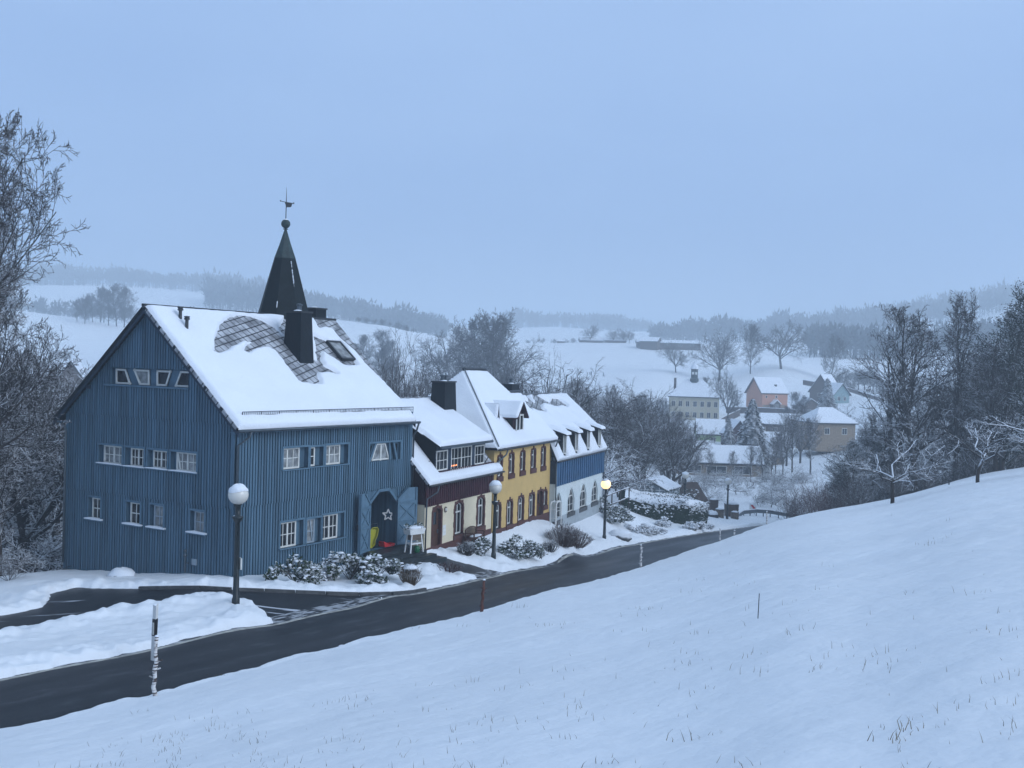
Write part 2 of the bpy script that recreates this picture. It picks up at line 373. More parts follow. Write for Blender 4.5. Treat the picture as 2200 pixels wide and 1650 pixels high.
def gridmesh(name, X, Y, Z, m, parent=None, keep=None, uv=None, smooth_=True):
    ny, nx = X.shape
    v = np.stack([X, Y, Z], -1).reshape(-1, 3)
    i = np.arange(ny - 1)[:, None] * nx + np.arange(nx - 1)[None]
    q = np.stack([i, i + 1, i + nx + 1, i + nx], -1).reshape(-1, 4)
    if keep is not None: q = q[keep.reshape(-1)]
    used, inv = np.unique(q, return_inverse=True); v = v[used]; q = inv.reshape(-1, 4)
    me = bpy.data.meshes.new(name); me.vertices.add(len(v)); me.vertices.foreach_set('co', v.astype(np.float32).ravel())
    me.loops.add(q.size); me.loops.foreach_set('vertex_index', q.astype(np.int32).ravel())
    me.polygons.add(len(q)); me.polygons.foreach_set('loop_start', np.arange(0, q.size, 4, dtype=np.int32))
    me.polygons.foreach_set('loop_total', np.full(len(q), 4, dtype=np.int32))
    if smooth_: me.polygons.foreach_set('use_smooth', np.ones(len(q), dtype=bool))
    if uv is not None:
        lay = me.uv_layers.new(name='UVMap'); u = uv.reshape(-1, 2)[used][q.ravel()]; lay.data.foreach_set('uv', u.astype(np.float32).ravel())
    me.update(); me.validate(); me.materials.append(M[m])
    o = bpy.data.objects.new(name, me); C.objects.link(o)
    if parent is not None: o.parent = parent
    return o
# ================================================================ ground
CTRL = [  # (image column, image row, metres ahead) measured on the snow
 (506,1310,38.0),(1060,1205,59.0),(1298,1163,76.4),(1562,1117,113),(1700,1118,125),(1800,1118,130),
 (500,1243,45.0),(132,1228,50.8),(300,1235,48),(885,1190,55.8),(909,1190,55.5),(1055,1150,63.4),(1120,1135,67.5),(1176,1121,73),(1290,1093,85.4),
 (500,1268,42.1),(700,1278,43.3),(840,1277,45.1),(165,1262,43),(110,1345,35.6),(0,1320,37.8),(0,1245,47),(60,1235,49),
 (700,1235,49.0),(800,1210,52.0),(980,1200,56.8),(1200,1150,69),(1400,1118,96),(1470,1118,99),(1420,1085,114),
 (0,1270,62),(0,1180,90),(100,1190,75),(400,1150,90),(900,1060,110),(0,1090,140),(400,1030,160),(900,960,170),(1300,1060,120),
 (1340,1045,140),(1500,1075,140),(1620,1085,142),(1500,1040,170),(1650,1040,172),(1780,1060,160),(1500,1026,188),(1650,1026,190),
 (1500,975,235),(1650,975,240),(1300,1000,190),(1300,900,280),(1000,900,260),(700,900,280),(300,900,260),(0,930,230),
 (1430,905,330),(1530,905,330),(1650,872,363),(1750,865,370),(1850,880,330),(1550,935,280),(1700,930,290),
 (1200,860,350),(1300,850,350),(1400,860,350),(1300,808,430),(1430,800,430),(1540,815,435),(1610,800,440),(1680,795,440),(1780,825,430),(1880,850,400),
 (1100,800,430),(1000,775,450),(900,770,450),(800,745,460),(700,740,460),
 (0,780,360),(130,775,380),(260,770,380),(450,800,360),(0,668,560),(130,681,560),(260,700,560),(450,700,580),(600,690,600),(730,690,600),(850,712,620),(940,732,640),
 (1050,735,640),(1170,737,630),(1300,740,600),(1370,743,590),(1500,748,570),(1600,762,530),(1700,772,520),(1800,778,510),(1900,790,500),(2050,780,480),(2200,760,480),
 (130,690,700),(400,700,720),(940,745,760),(1170,745,760),(1400,745,750),(1600,755,700),(1900,760,700),(2200,730,700),
 (0,640,950),(130,645,950),(400,652,950),(560,665,950),(760,690,950),(900,720,950),(1170,722,1000),(1400,730,1000),(1600,730,950),(1800,735,900),(2000,700,1000),(2200,665,1000),
 (0,612,1400),(250,612,1400),(560,640,1400),(850,688,1400),(1000,712,1500),(1180,703,1500),(1350,715,1500),(1530,712,1400),(1700,715,1400),(1850,700,1400),(2000,668,1400),(2200,640,1400),
 (0,620,2000),(560,650,2000),(1100,712,2200),(1700,720,2200),(2200,650,2000),
 (1900,1085,110),(2050,1050,110),(2200,1020,120),(1800,1080,125),(1900,1030,160),(2100,990,170),(2200,960,200),(2000,900,260),(2200,870,280),
]
_cp = []
for (cx_, cy_, cY) in CTRL:
    q = at(cx_, cy_, cY); _cp.append((q.x / cY, math.log(cY), q.z / cY))
ROADPTS = [(-60,1470,25.8),(0,1455,27.1),(300,1397,31.4),(600,1340,36.6),(910,1270,47.4),(1070,1232,56.3),(1180,1205,65.0),(1300,1176,74.3),(1500,1144,94),(1650,1127,110.6)]
_rp = [at(*p) for p in ROADPTS]; _rd = []
_rp = [_rp[0] + (_rp[0] - _rp[2]) * 1.5] + _rp
for i in range(len(_rp) - 1):
    n_ = max(1, round((_rp[i + 1] - _rp[i]).length / 5.0))
    for k in range(n_): _rd.append(_rp[i].lerp(_rp[i + 1], k / n_))
_rd.append(_rp[-1])
for _ in range(6): _rd = [_rd[0]] + [(_rd[i - 1] + _rd[i] * 2 + _rd[i + 1]) / 4 for i in range(1, len(_rd) - 1)] + [_rd[-1]]
for i, p in enumerate(_rd):
    t = (_rd[min(i + 1, len(_rd) - 1)] - _rd[max(i - 1, 0)]).normalized()
    for o_ in (-0.4, 3.0, 6.5):
        x_, y_ = p.x + t.y * o_, p.y - t.x * o_
        if y_ > 13: _cp.append((x_ / y_, math.log(y_), p.z / y_))
_cp = np.array(_cp); _S = np.array([2.2, 1.0])
_K = _cp[:, :2] * _S
def _phi(r2): return np.where(r2 > 1e-12, 0.5 * r2 * np.log(np.maximum(r2, 1e-12)), 0)
_n = len(_K); _A = np.zeros((_n + 3, _n + 3))
_d2 = ((_K[:, None] - _K[None]) ** 2).sum(-1)
_A[:_n, :_n] = _phi(_d2) + np.eye(_n) * 1e-4
_A[:_n, _n] = 1; _A[:_n, _n + 1:] = _K; _A[_n, :_n] = 1; _A[_n + 1:, :_n] = _K.T
_W = np.linalg.solve(_A, np.concatenate([_cp[:, 2], [0, 0, 0]]))
def base_z(x, y):
    x = np.atleast_1d(np.asarray(x, float)); y = np.atleast_1d(np.asarray(y, float)); sh = x.shape
    x = x.ravel(); y = y.ravel(); yy = np.maximum(y, 8.0)
    a = np.clip(x / yy, -0.62, 0.62) * _S[0]; b = np.log(np.clip(yy, 15, 2300)) * _S[1]; o = np.empty(len(x))
    for i in range(0, len(x), 20000):
        s = slice(i, i + 20000)
        r2 = (a[s, None] - _K[None, :, 0]) ** 2 + (b[s, None] - _K[None, :, 1]) ** 2
        o[s] = _phi(r2) @ _W[:_n] + _W[_n] + a[s] * _W[_n + 1] + b[s] * _W[_n + 2]
    return (o * yy).reshape(sh)
def G(px, py, lo=22, hi=900):
    """where the line of sight meets the house-side ground"""
    d = ray(px, py); Ys = np.exp(np.linspace(math.log(lo), math.log(hi), 900))
    g = d.z * Ys - base_z(d.x * Ys, Ys); k = np.where(g <= 0)[0]
    Y = Ys[k[0]] if len(k) else hi
    return Vector((d.x * Y, Y, d.z * Y))
# road: far edge measured, six metres wide
far_edge = [p.xy for p in _rd]
_d = (far_edge[-1] - far_edge[-2]).normalized(); _p = far_edge[-1]
for k in range(8):
    _a = R(-7 * (k + 1)); _dd = Vector((_d.x * math.cos(_a) - _d.y * math.sin(_a), _d.x * math.sin(_a) + _d.y * math.cos(_a)))
    _p = _p + _dd * 5; far_edge.append(_p.copy())
def offset(line, dist):
    o = []
    for i, p in enumerate(line):
        t = (line[min(i + 1, len(line) - 1)] - line[max(i - 1, 0)]).normalized(); o.append(p + Vector((t.y, -t.x)) * dist)
    return o
ROADW = 6.0
near_edge = offset(far_edge, ROADW)
road_poly = [tuple(p) for p in far_edge] + [tuple(p) for p in reversed(near_edge)]
def az_hit(line, a):
    for i in range(len(line) - 1):
        p, q = line[i], line[i + 1]; fa = p.x - a * p.y; fb = q.x - a * q.y
        if fa * fb <= 0 and fa != fb:
            t = fa / (fa - fb); return p.y + t * (q.y - p.y)
    return None
crest_plan = offset(far_edge, ROADW + 1.3)
CREST_PX = [(-900,1790),(-300,1655),(0,1580),(140,1553),(330,1500),(540,1440),(735,1393),(900,1352),(1035,1320),(1120,1292),(1200,1272),(1378,1222),(1470,1192),(1547,1163),(1600,1142),(1650,1125),(1710,1106),(1770,1096),(1860,1084),(1930,1072),(1990,1050),(2040,1036),(2110,1020),(2200,1006),(2500,960),(3200,860)]
_ca = []
for (px_, py_) in CREST_PX:
    d = ray(px_, py_); Yc = None
    if px_ <= 1600: Yc = az_hit(crest_plan, d.x)
    if px_ < -200: Yc = 18.5 if px_ > -500 else 15.0
    if Yc is None or px_ > 1600:
        Yc = float(np.interp(px_, [1500, 1600, 1650, 1710, 1860, 2100, 2200, 3200], [70, 79, 83, 85, 87, 92, 94, 90]))
    _ca.append((d.x, Yc, d.z))
_ca = np.array(_ca)
_aa = np.linspace(_ca[0, 0], _ca[-1, 0], 1500); _kr = np.exp(-np.linspace(-2.5, 2.5, 161) ** 2); _kr /= _kr.sum()
def _sm(v): return np.convolve(np.pad(v, 80, mode='edge'), _kr, mode='valid')
_ca = np.stack([_aa, _sm(np.interp(_aa, _ca[:, 0], _ca[:, 1])), _sm(np.interp(_aa, _ca[:, 0], _ca[:, 2]))], -1)
def near_z(x, y):
    yy = np.maximum(y, 0.3); a = np.clip(x / yy, _ca[0, 0], _ca[-1, 0])
    Yc = np.interp(a, _ca[:, 0], _ca[:, 1]); e = np.interp(a, _ca[:, 0], _ca[:, 2]); zc = e * Yc
    return -1.65 + (zc + 1.65) * np.clip(y, -30, None) / Yc, Yc, zc
EXCL = []   # snow-free ground: filled below
yard_pix = [(925,1268),(840,1277),(700,1277),(500,1268),(330,1265),(165,1263),(110,1278),(100,1305),(0,1325),(-140,1350),(-140,1386),(0,1361),(110,1343),(180,1327),(255,1308),(330,1303),(460,1280),(540,1297),(568,1318),(588,1341),(760,1304)]
path_pix = [(868,1190),(905,1192),(1010,1215),(1082,1231),(1030,1243),(985,1236),(935,1222),(880,1212)]
yard_poly = [tuple(G(*p).xy) for p in yard_pix]
path_poly = [tuple(G(*p).xy) for p in path_pix]
def bare(x, y):
    """distance into snow-free asphalt, positive inside"""
    return np.maximum(np.maximum(sdpoly(x, y, road_poly), sdpoly(x, y, yard_poly)), sdpoly(x, y, path_poly))
def ground(x, y, fine=True):
    x = np.atleast_1d(np.asarray(x, float)); y = np.atleast_1d(np.asarray(y, float))
    zb = base_z(x, y); zn, Yc, zc = near_z(x, y)
    wdt = np.where(Yc > 80, 16.0, np.interp(Yc, [15, 30, 60, 80], [1.3, 1.8, 3.5, 6.0]))
    t = smooth((y - Yc) / wdt)
    zr = np.minimum(zn, zc) * (1 - t) + zb * t
    z = np.where(y <= Yc, zn, zr)
    far = smooth((y - 200) / 300)
    if not fine: return z
    nearside = 1 - smooth((y - Yc + 0.5) / wdt)
    z = z + nearside * (fbm(x / 6.0, y / 6.0, 3) * 0.30 + fbm(x / 2.3, y / 1.6, 4, 3) * 0.10 + fbm(x / 0.8, y / 0.8, 5, 3) * 0.05 * np.clip(y / 14, 0.4, 1.6))
    sd = np.full(x.shape, -50.0); msk = (y > 14) & (y < 170) & (np.abs(x) < 75)
    sd[msk] = bare(x[msk], y[msk])
    dist_out = -sd
    lump = fbm(x / 0.55, y / 0.55, 9, 3)
    ed = dist_out + fbm(x / 0.9, y / 0.9, 12, 3) * 0.45 + fbm(x / 0.3, y / 0.3, 14, 2) * 0.25 * (1 - nearside)
    h = -0.16 + 0.24 * smooth((ed + 0.05) / 0.22)
    rim = np.exp(-((dist_out - 0.7) / 0.8) ** 2) * (0.10 + 0.35 * (lump + 0.15).clip(0, 1))
    z = z + h + rim * (1 - nearside) * (dist_out > 0) + (1 - nearside) * (1 - far) * lump * 0.13 * (dist_out > 0.2)
    z = z + far * (fbm(x / 60.0, y / 60.0, 21, 4) * 5.0)
    return z
def gz(x, y): return float(ground(np.array([x]), np.array([y]), True)[0])
def spot(px, py, Y):
    q = at(px, py, Y); return Vector((q.x, Y, gz(q.x, Y)))
azs = np.concatenate([np.linspace(-1.35, -0.60, 60, endpoint=False), np.linspace(-0.60, 0.60, 760), np.linspace(0.60, 1.35, 61)[1:]])
rs = np.concatenate([np.exp(np.linspace(math.log(1.2), math.log(16), 150, endpoint=False)), np.exp(np.linspace(math.log(16), math.log(140), 520, endpoint=False)), np.exp(np.linspace(math.log(140), math.log(2900), 240))])
AA, RR = np.meshgrid(azs, rs)
X = RR * np.sin(AA); Yg = RR * np.cos(AA)
gr = gridmesh('snowy_ground', X, Yg, ground(X.ravel(), Yg.ravel()).reshape(X.shape), 'ground_snow')
tag(gr, kind='structure')
# ground round the standpoint so that the slope goes on behind
bx, by = np.meshgrid(np.linspace(-60, 60, 90), np.linspace(-40, 1.2, 40))
# asphalt sheets follow the smooth ground
def sheet(name, poly, dz, m, res=0.5, grow=0.9, label=None):
    P_ = np.array(poly); x0, y0 = P_.min(0) - 1.5; x1, y1 = P_.max(0) + 1.5
    gx, gy = np.meshgrid(np.arange(x0, x1, res), np.arange(y0, y1, res)); s_ = sdpoly(gx, gy, poly)
    k = (s_[:-1, :-1] > -grow)
    z = base_z(gx.ravel(), gy.ravel()).reshape(gx.shape) + dz
    return tag(gridmesh(name, gx, gy, z, m, keep=k), kind='structure')
sheet('driveway', yard_poly, -0.008, 'driveway_asphalt', 0.4, 0.5)
sheet('garden_path', path_poly, -0.012, 'asphalt', 0.3, 0.4)
def ribbon(line, w0, w1, dz, step=0.6):
    b = MB(); L = [Vector(p) for p in line]; pts = []
    for i in range(len(L) - 1):
        n_ = max(1, int((L[i + 1] - L[i]).length / step))
        for k in range(n_): pts.append(L[i].lerp(L[i + 1], k / n_))
    pts.append(L[-1]); a_ = offset(pts, w0); c_ = offset(pts, w1)
    za = base_z([p.x for p in a_], [p.y for p in a_]); zc_ = base_z([p.x for p in c_], [p.y for p in c_])
    vs = []
    for i in range(len(pts)): vs += [(a_[i].x, a_[i].y, za[i] + dz), (c_[i].x, c_[i].y, zc_[i] + dz)]
    b.add(vs, [(2 * i, 2 * i + 1, 2 * i + 3, 2 * i + 2) for i in range(len(pts) - 1)]); return b
def roadmesh():
    L = far_edge; pts = []
    for i in range(len(L) - 1):
        n_ = max(1, int((L[i + 1] - L[i]).length / .6))
        for k in range(n_): pts.append(L[i].lerp(L[i + 1], k / n_))
    pts.append(L[-1]); nc = 15; vs = []; uv = []; W0, W1 = -.7, ROADW + .7; cols = [offset(pts, W0 + (W1 - W0) * j / (nc - 1)) for j in range(nc)]
    zs = [base_z([p.x for p in c], [p.y for p in c]) for c in cols]; b = MB(); s_ = 0
    for i in range(len(pts)):
        if i: s_ += (pts[i] - pts[i - 1]).length
        for j in range(nc): vs.append((cols[j][i].x, cols[j][i].y, zs[j][i])); uv.append((W0 + (W1 - W0) * j / (nc - 1), s_))
    b.add(vs, [(i * nc + j, i * nc + j + 1, (i + 1) * nc + j + 1, (i + 1) * nc + j) for i in range(len(pts) - 1) for j in range(nc - 1)], uv)
    return tag(b.build('road', 'road_asphalt', None, True), kind='structure')
roadmesh()
mat('edge_line', (0.46, 0.45, 0.40), 0.7, col2=(0.24, 0.23, 0.21), scale=2.5)
ln = ribbon(far_edge, 0.10, 0.26, 0.008).build('edge_line', 'edge_line'); tag(ln, kind='structure')
# gutter kerbs in front of the blue house and at the path mouth
def kerb(name, pts, label):
    b = MB()
    for i in range(len(pts) - 1):
        p, q = Vector(pts[i]), Vector(pts[i + 1]); L = (q - p).length; n_ = max(1, int(L / 1.0))
        for k in range(n_):
            a_ = p.lerp(q, k / n_); c_ = p.lerp(q, (k + 0.97) / n_); t = (c_ - a_).normalized(); s_ = Vector((t.y, -t.x))
            za = float(base_z(a_.x, a_.y)[0]); zc_ = float(base_z(c_.x, c_.y)[0])
            v = []
            for (pp, zz) in ((a_, za), (c_, zc_)):
                for (o_, h_) in ((0, -0.2), (0.12, -0.2), (0.12, 0.12), (0, 0.12)): v.append((pp.x + s_.x * o_, pp.y + s_.y * o_, zz + h_))
            b.add(v, [(0, 1, 2, 3), (7, 6, 5, 4), (0, 4, 5, 1), (1, 5, 6, 2), (2, 6, 7, 3), (3, 7, 4, 0)])
    return tag(b.build(name, 'stone'), kind='structure')
kerb('kerb', [G(*p).xy for p in [(300,1266),(500,1269),(700,1278),(840,1278),(912,1269)]], '')
# ================================================================ house kit
class Fr:
    """a house frame: local x along the street front, y into the house, z up"""
    def __init__(s, px, py, Y, az):
        s.o = at(px, py, Y); s.L = Vector((math.sin(R(az)), math.cos(R(az)), 0)); s.G = Vector((-s.L.y, s.L.x, 0)); s.rz = R(90 - az)
    def _hit(s, px, py, n, d):
        r = ray(px, py); t = (s.o.dot(n) + d) / r.dot(n); q = r * t - s.o
        return q.dot(s.L), q.dot(s.G), q.z
    def front(s, px, py, y=0.0):
        x, _, z = s._hit(px, py, s.G, y); return x, z
    def side(s, px, py, x=0.0):
        _, y, z = s._hit(px, py, s.L, x); return y, z
def bfront(y0=0.0): return lambda u, z, n: (u, y0 - n, z)      # front wall: normal -y
def bside(x0=0.0): return lambda u, z, n: (x0 - n, u, z)       # gable wall: normal -x
def bright(x0): return lambda u, z, n: (x0 + n, u, z)
def bback(y0): return lambda u, z, n: (u, y0 + n, z)
def wall(name, m, parent, fr, u0, u1, z0, top, holes=(), depth=0.15, tiers=None, batten=None, bw=0.055, bd=0.035, tooth=0.08, extra_u=()):
    """wall face with real openings; battens and storey-wise steps when asked"""
    b = MB()
    if not callable(top):
        T = top; top = lambda u: T
    tiers = tiers or [(z0, 1e9, 0.0)]
    cuts = sorted(set([u0, u1] + [h[0] for h in holes] + [h[1] for h in holes] + list(extra_u)))
    for (ta, tb, off) in tiers:
        for a, c in zip(cuts[:-1], cuts[1:]):
            mid = (a + c) / 2; hs = sorted([h for h in holes if h[0] < mid < h[1]], key=lambda h: h[2])
            lo = ta; za, zc = min(top(a), tb), min(top(c), tb)
            if max(za, zc) <= ta: continue
            za = max(za, ta); zc = max(zc, ta)
            segs = []
            for h in hs:
                if h[3] <= ta or h[2] >= max(za, zc): continue
                if h[2] > lo: segs.append((lo, h[2], h[2]))
                lo = h[3]
            if lo < max(za, zc): segs.append((lo, za, zc))
            for (l_, ha, hc) in segs:
                b.add([fr(a, l_, off), fr(c, l_, off), fr(c, max(hc, l_), off), fr(a, max(ha, l_), off)], [(0, 1, 2, 3)])
        if off > 0:
            prev = 0.0
            b.add([fr(u0, ta, off), fr(u1, ta, off), fr(u1, ta, -0.02), fr(u0, ta, -0.02)], [(0, 1, 2, 3)])
        if batten:
            n_ = int(round((u1 - u0) / batten))
            for i in range(n_ + 1):
                u = u0 + (u1 - u0) * i / n_; u = min(max(u, u0 + bw / 2), u1 - bw / 2)
                zt = min(min(top(u - bw / 2), top(u + bw / 2)), tb)
                if zt <= ta + 0.05: continue
                hs = sorted([h for h in holes if h[0] - bw / 2 < u < h[1] + bw / 2 and h[3] > ta and h[2] < zt], key=lambda h: h[2])
                lo = ta - (tooth if off > 0 or tooth < 0 else 0)
                segs = []
                for h in hs:
                    if h[2] > lo: segs.append((lo, h[2]))
                    lo = h[3]
                if lo < zt: segs.append((lo, zt))
                for (l_, h_) in segs:
                    b.prism([(u - bw / 2, l_), (u + bw / 2, l_), (u + bw / 2, h_), (u - bw / 2, h_)], off - 0.002, off + bd, fr)
    for h in holes:
        of = max([t[2] for t in tiers if t[0] <= (h[2] + h[3]) / 2] + [0]) + (bd if batten else 0.0)
        a, c, d, e_ = h[:4]
        for (p, q) in (((a, d), (c, d)), ((c, d), (c, e_)), ((c, e_), (a, e_)), ((a, e_), (a, d))):
            b.add([fr(*p, of), fr(*q, of), fr(*q, -depth), fr(*p, -depth)], [(0, 1, 2, 3)])
    return b.build(name, m, parent)
def window(parent, fr, outline, bars=(), fw=0.07, m='white_frame', pane='glass', back=0.10, bt=0.03, sill=None, name='window', snow_sill=0.05, label=None):
    """frame along the outline with glazing bars; pane and sill as its pieces"""
    b = MB(); k = len(outline); cx_ = sum(p[0] for p in outline) / k; cz_ = sum(p[1] for p in outline) / k
    for i in range(k):
        p, q = outline[i], outline[(i + 1) % k]
        dx, dz = q[0] - p[0], q[1] - p[1]; L = math.hypot(dx, dz)
        if L < 1e-4: continue
        nx, nz_ = -dz / L, dx / L
        if (cx_ - p[0]) * nx + (cz_ - p[1]) * nz_ < 0: nx, nz_ = -nx, -nz_
        o = fw / 2
        b.beam((p[0] + nx * o, p[1] + nz_ * o), (q[0] + nx * o, q[1] + nz_ * o), fw, -back + 0.001 * (i % 2), -back + 0.06 + 0.001 * (i % 3), fr)
    for j, (p, q, wd) in enumerate(bars):
        b.beam(p, q, wd, -back + 0.004, -back + (0.052 if wd > 0.045 else 0.040) + 0.0007 * (j % 4), fr)
    w_ = b.build(name, m, parent)
    if label: w_['label'] = label
    g = MB(); g.prism(outline, -back - 0.01, -back + 0.012, fr); g.build('pane', pane, w_)
    if sill:
        a, c, z, dp = sill
        s_ = MB(); s_.prism([(a, z - 0.06), (c, z - 0.06), (c, z), (a, z)], -back, dp, fr); so = s_.build('sill', 'blue_trim' if m != 'white_frame2' else 'stone', w_)
        if snow_sill > 0:
            s2 = MB(); n_ = 8; top = [(a + (c - a) * i / n_, z + snow_sill * (0.35 + 0.65 * math.sin(math.pi * (0.08 + 0.84 * i / n_)) + random.uniform(-.12, .12))) for i in range(n_ + 1)]
            s2.prism([(a, z - 0.01)] + [(c, z - 0.01)] + top[::-1], 0.04, dp + 0.012, fr); s2.build('snow', 'snow', w_)
    return w_
def gridbars(a, c, z0, z1, cols, rows, thick=0.03, centre=None, cw=0.08):
    bars = []
    for i in range(1, cols):
        u = a + (c - a) * i / cols; bars.append(((u, z0), (u, z1), cw if i == centre else thick))
    for j in range(1, rows):
        z = z0 + (z1 - z0) * j / rows; bars.append(((a, z), (c, z), thick))
    return bars
def rect(a, c, z0, z1): return [(a, z0), (c, z0), (c, z1), (a, z1)]
def slope(parent, name, O, U, V, poly, thick, m, over_n=None):
    """a roof plane: slab whose outline is given in metres along U and V"""
    O, U, V = Vector(O), Vector(U).normalized(), Vector(V).normalized(); N = U.cross(V).normalized()
    if N.z < 0: N = -N
    k = len(poly); top = [O + U * p[0] + V * p[1] for p in poly]; bot = [q - N * thick for q in top]
    b = MB(); uv = [(p[0], p[1]) for p in poly]
    b.add(top + bot, [tuple(range(k)), tuple(range(2 * k - 1, k - 1, -1))] + [(i, (i + 1) % k, (i + 1) % k + k, i + k) for i in range(k)], uv + uv)
    return b.build(name, m, parent)
def snow_on(parent, O, U, V, poly, thick=0.14, res=0.12, holes=(), seed=1, rough=0.05, edge=0.16, inset=0.02, name='roof_snow', bumps=(), lift=0.01, grow=0.0):
    O, U, V = Vector(O), Vector(U).normalized(), Vector(V).normalized(); N = U.cross(V).normalized()
    if N.z < 0: N = -N
    P_ = np.array(poly); x0, y0 = P_.min(0); x1, y1 = P_.max(0)
    nx = max(3, int((x1 - x0) / res)); ny = max(3, int((y1 - y0) / res))
    u, v = np.meshgrid(np.linspace(x0, x1, nx + 1), np.linspace(y0, y1, ny + 1))
    s_ = sdpoly(u, v, poly) - inset + fbm(u / 0.35, v / 0.35, seed + 5, 3) * rough
    for h in holes:
        s_ = np.minimum(s_, -sdpoly(u, v, h) - grow + fbm(u / 0.5, v / 0.5, seed + 7, 3) * 0.25)
    h = lift + thick * (smooth(s_ / edge) ** 0.6) * (1 + fbm(u / 1.3, v / 1.3, seed, 3) * 0.75)
    for (bu, bv, br, bh) in bumps: h = h + bh * np.exp(-(((u - bu) ** 2 + (v - bv) ** 2) / br ** 2))
    h = np.where(s_ <= 0, -0.03, h)
    ok = s_ > 0; keep = ok[:-1, :-1] | ok[1:, :-1] | ok[:-1, 1:] | ok[1:, 1:]
    X_ = O.x + U.x * u + V.x * v + N.x * h; Y_ = O.y + U.y * u + V.y * v + N.y * h; Z_ = O.z + U.z * u + V.z * v + N.z * h
    return gridmesh(name, X_, Y_, Z_, 'snow', parent, keep=keep)
def pipe(parent, name, pts, r, m, k=8):
    return MB().tube(pts, r, k).build(name, m, parent, True)
random.seed(4)

# ================================================================ blue timber house
F = Fr(500, 1243, 45.0, 31.3)
bh = empty('blue_house', F.o, F.rz, 'large blue timber-clad house with slate spire and big snowy roof', 'house')
WL, WG = 12.28, 11.15
ev_x, ev_z = F.front(521.5, 921.0, -0.55)
RY = WG / 2
rx, rz_ = F.side(312, 655, -0.45); RY = rx * 0.5 + WG / 2 * 0.5
_, ridge_z = F.front(316, 655, RY)
tanp = (ridge_z - ev_z) / (RY + 0.55)
roofz = lambda y: ridge_z - abs(y - RY) * tanp
top_g = lambda u: roofz(u) - 0.16
print('blue: eave', ev_x, ev_z, 'ridge', RY, ridge_z, 'pitch', math.degrees(math.atan(tanp)))
zb1 = F.side(300, 1063)[1]; zb2 = F.side(300, 893)[1]
tiers = [(-1.5, zb1, 0.0), (zb1, zb2, 0.035), (zb2, 1e9, 0.07)]
def gq(x, y): return (80 + x / 2.5, 620 + y / 2.5)
def fq(x, y): return (480 + x / 3.512, 880 + y / 3.512)
def gwin(lt, rb):
    a, zt = F.side(*gq(*lt)); c, zb = F.side(*gq(*rb)); return min(a, c), max(a, c), zb, zt
def fwin(lt, rb):
    a, zt = F.front(*fq(*lt)); c, zb = F.front(*fq(*rb)); return min(a, c), max(a, c), zb, zt
g_mid = [gwin((355, 838), (462, 948)), gwin((500, 853), (580, 962)), gwin((620, 865), (705, 973)), gwin((745, 875), (862, 990))]
g_low = [gwin((293, 1120), (343, 1243)), gwin((498, 1145), (555, 1272)), gwin((625, 1160), (680, 1290)), gwin((842, 1192), (900, 1318))]
ta, tz1 = F.side(*gq(403, 428)); tc_, tz0 = F.side(*gq(822, 533))
g_top = (min(ta, tc_), max(ta, tc_), tz0, tz1 + 0.05)
zm0 = min(h[2] for h in g_mid); zm1 = max(h[3] for h in g_mid)
holes_g = [g_top] + [(h[0], h[1] + 0.22, h[2], h[3]) for h in g_mid] + [(h[0], h[1] + 0.16, h[2], h[3]) for h in g_low]
wall('gable_wall', 'blue_wood', bh, bside(), 0, WG, -1.5, top_g, holes_g, 0.16, tiers, 0.168, .105, .045, extra_u=(RY,), tooth=0.10)
def backing(parent, fr, h, m, d, name='recess_panel'):
    b = MB(); b.prism(rect(h[0] - 0.01, h[1] + 0.01, h[2] - 0.01, h[3] + 0.01), -d - 0.03, -d, fr); return b.build(name, m, parent)
def casing(parent, fr, h, off, m='blue_trim', wd=0.09):
    b = MB(); a, c, d, e_ = h[:4]; o = wd / 2
    b.beam((a - o, d), (a - o, e_ + wd), wd, off - 0.03, off + 0.052, fr); b.beam((c + o, d), (c + o, e_ + wd), wd, off - 0.03, off + 0.052, fr)
    b.beam((a - wd, e_ + o), (c + wd, e_ + o), wd, off - 0.03, off + 0.058, fr)
    return b.build('window_casing', m, parent)
for i, h in enumerate(g_mid):
    hh = holes_g[1 + i]
    backing(bh, bside(), hh, 'blue_trim', 0.13); casing(bh, bside(), hh, 0.055)
    a, c, d, e_ = h
    bars = gridbars(a, c, d, e_, 4, 2, 0.035, 2, 0.09)
    if i == 3: bars = gridbars(a, c, d, e_, 4, 2, 0.035, 2, 0.09) + [((c - 0.25, d), (c - 0.06, e_), 0.07)]
    window(bh, bside(), rect(a, c, d, e_), bars, 0.075, 'white_frame', 'curtain' if i in (0, 3) else 'glass', 0.10, sill=(a - 0.08, hh[1] + 0.1, d, 0.14))
for i, h in enumerate(g_low):
    hh = holes_g[5 + i]; backing(bh, bside(), hh, 'blue_trim', 0.13); casing(bh, bside(), hh, 0.02)
    a, c, d, e_ = h
    window(bh, bside(), rect(a, c, d, e_), gridbars(a, c, d, e_, 2, 2, 0.045), 0.07, 'grey_frame' if i > 1 else 'white_frame', 'curtain' if i > 1 else 'glass', 0.10, sill=(a - 0.18, hh[1] + 0.16, d, 0.16), snow_sill=0.09)
backing(bh, bside(), g_top, 'blue_trim', 0.13)
sb = MB(); sb.prism(rect(g_top[0] - 0.1, g_top[1] + 0.3, g_top[2] - 0.08, g_top[2]), -0.1, 0.2, bside()); sb.build('window_sill', 'blue_trim', bh)
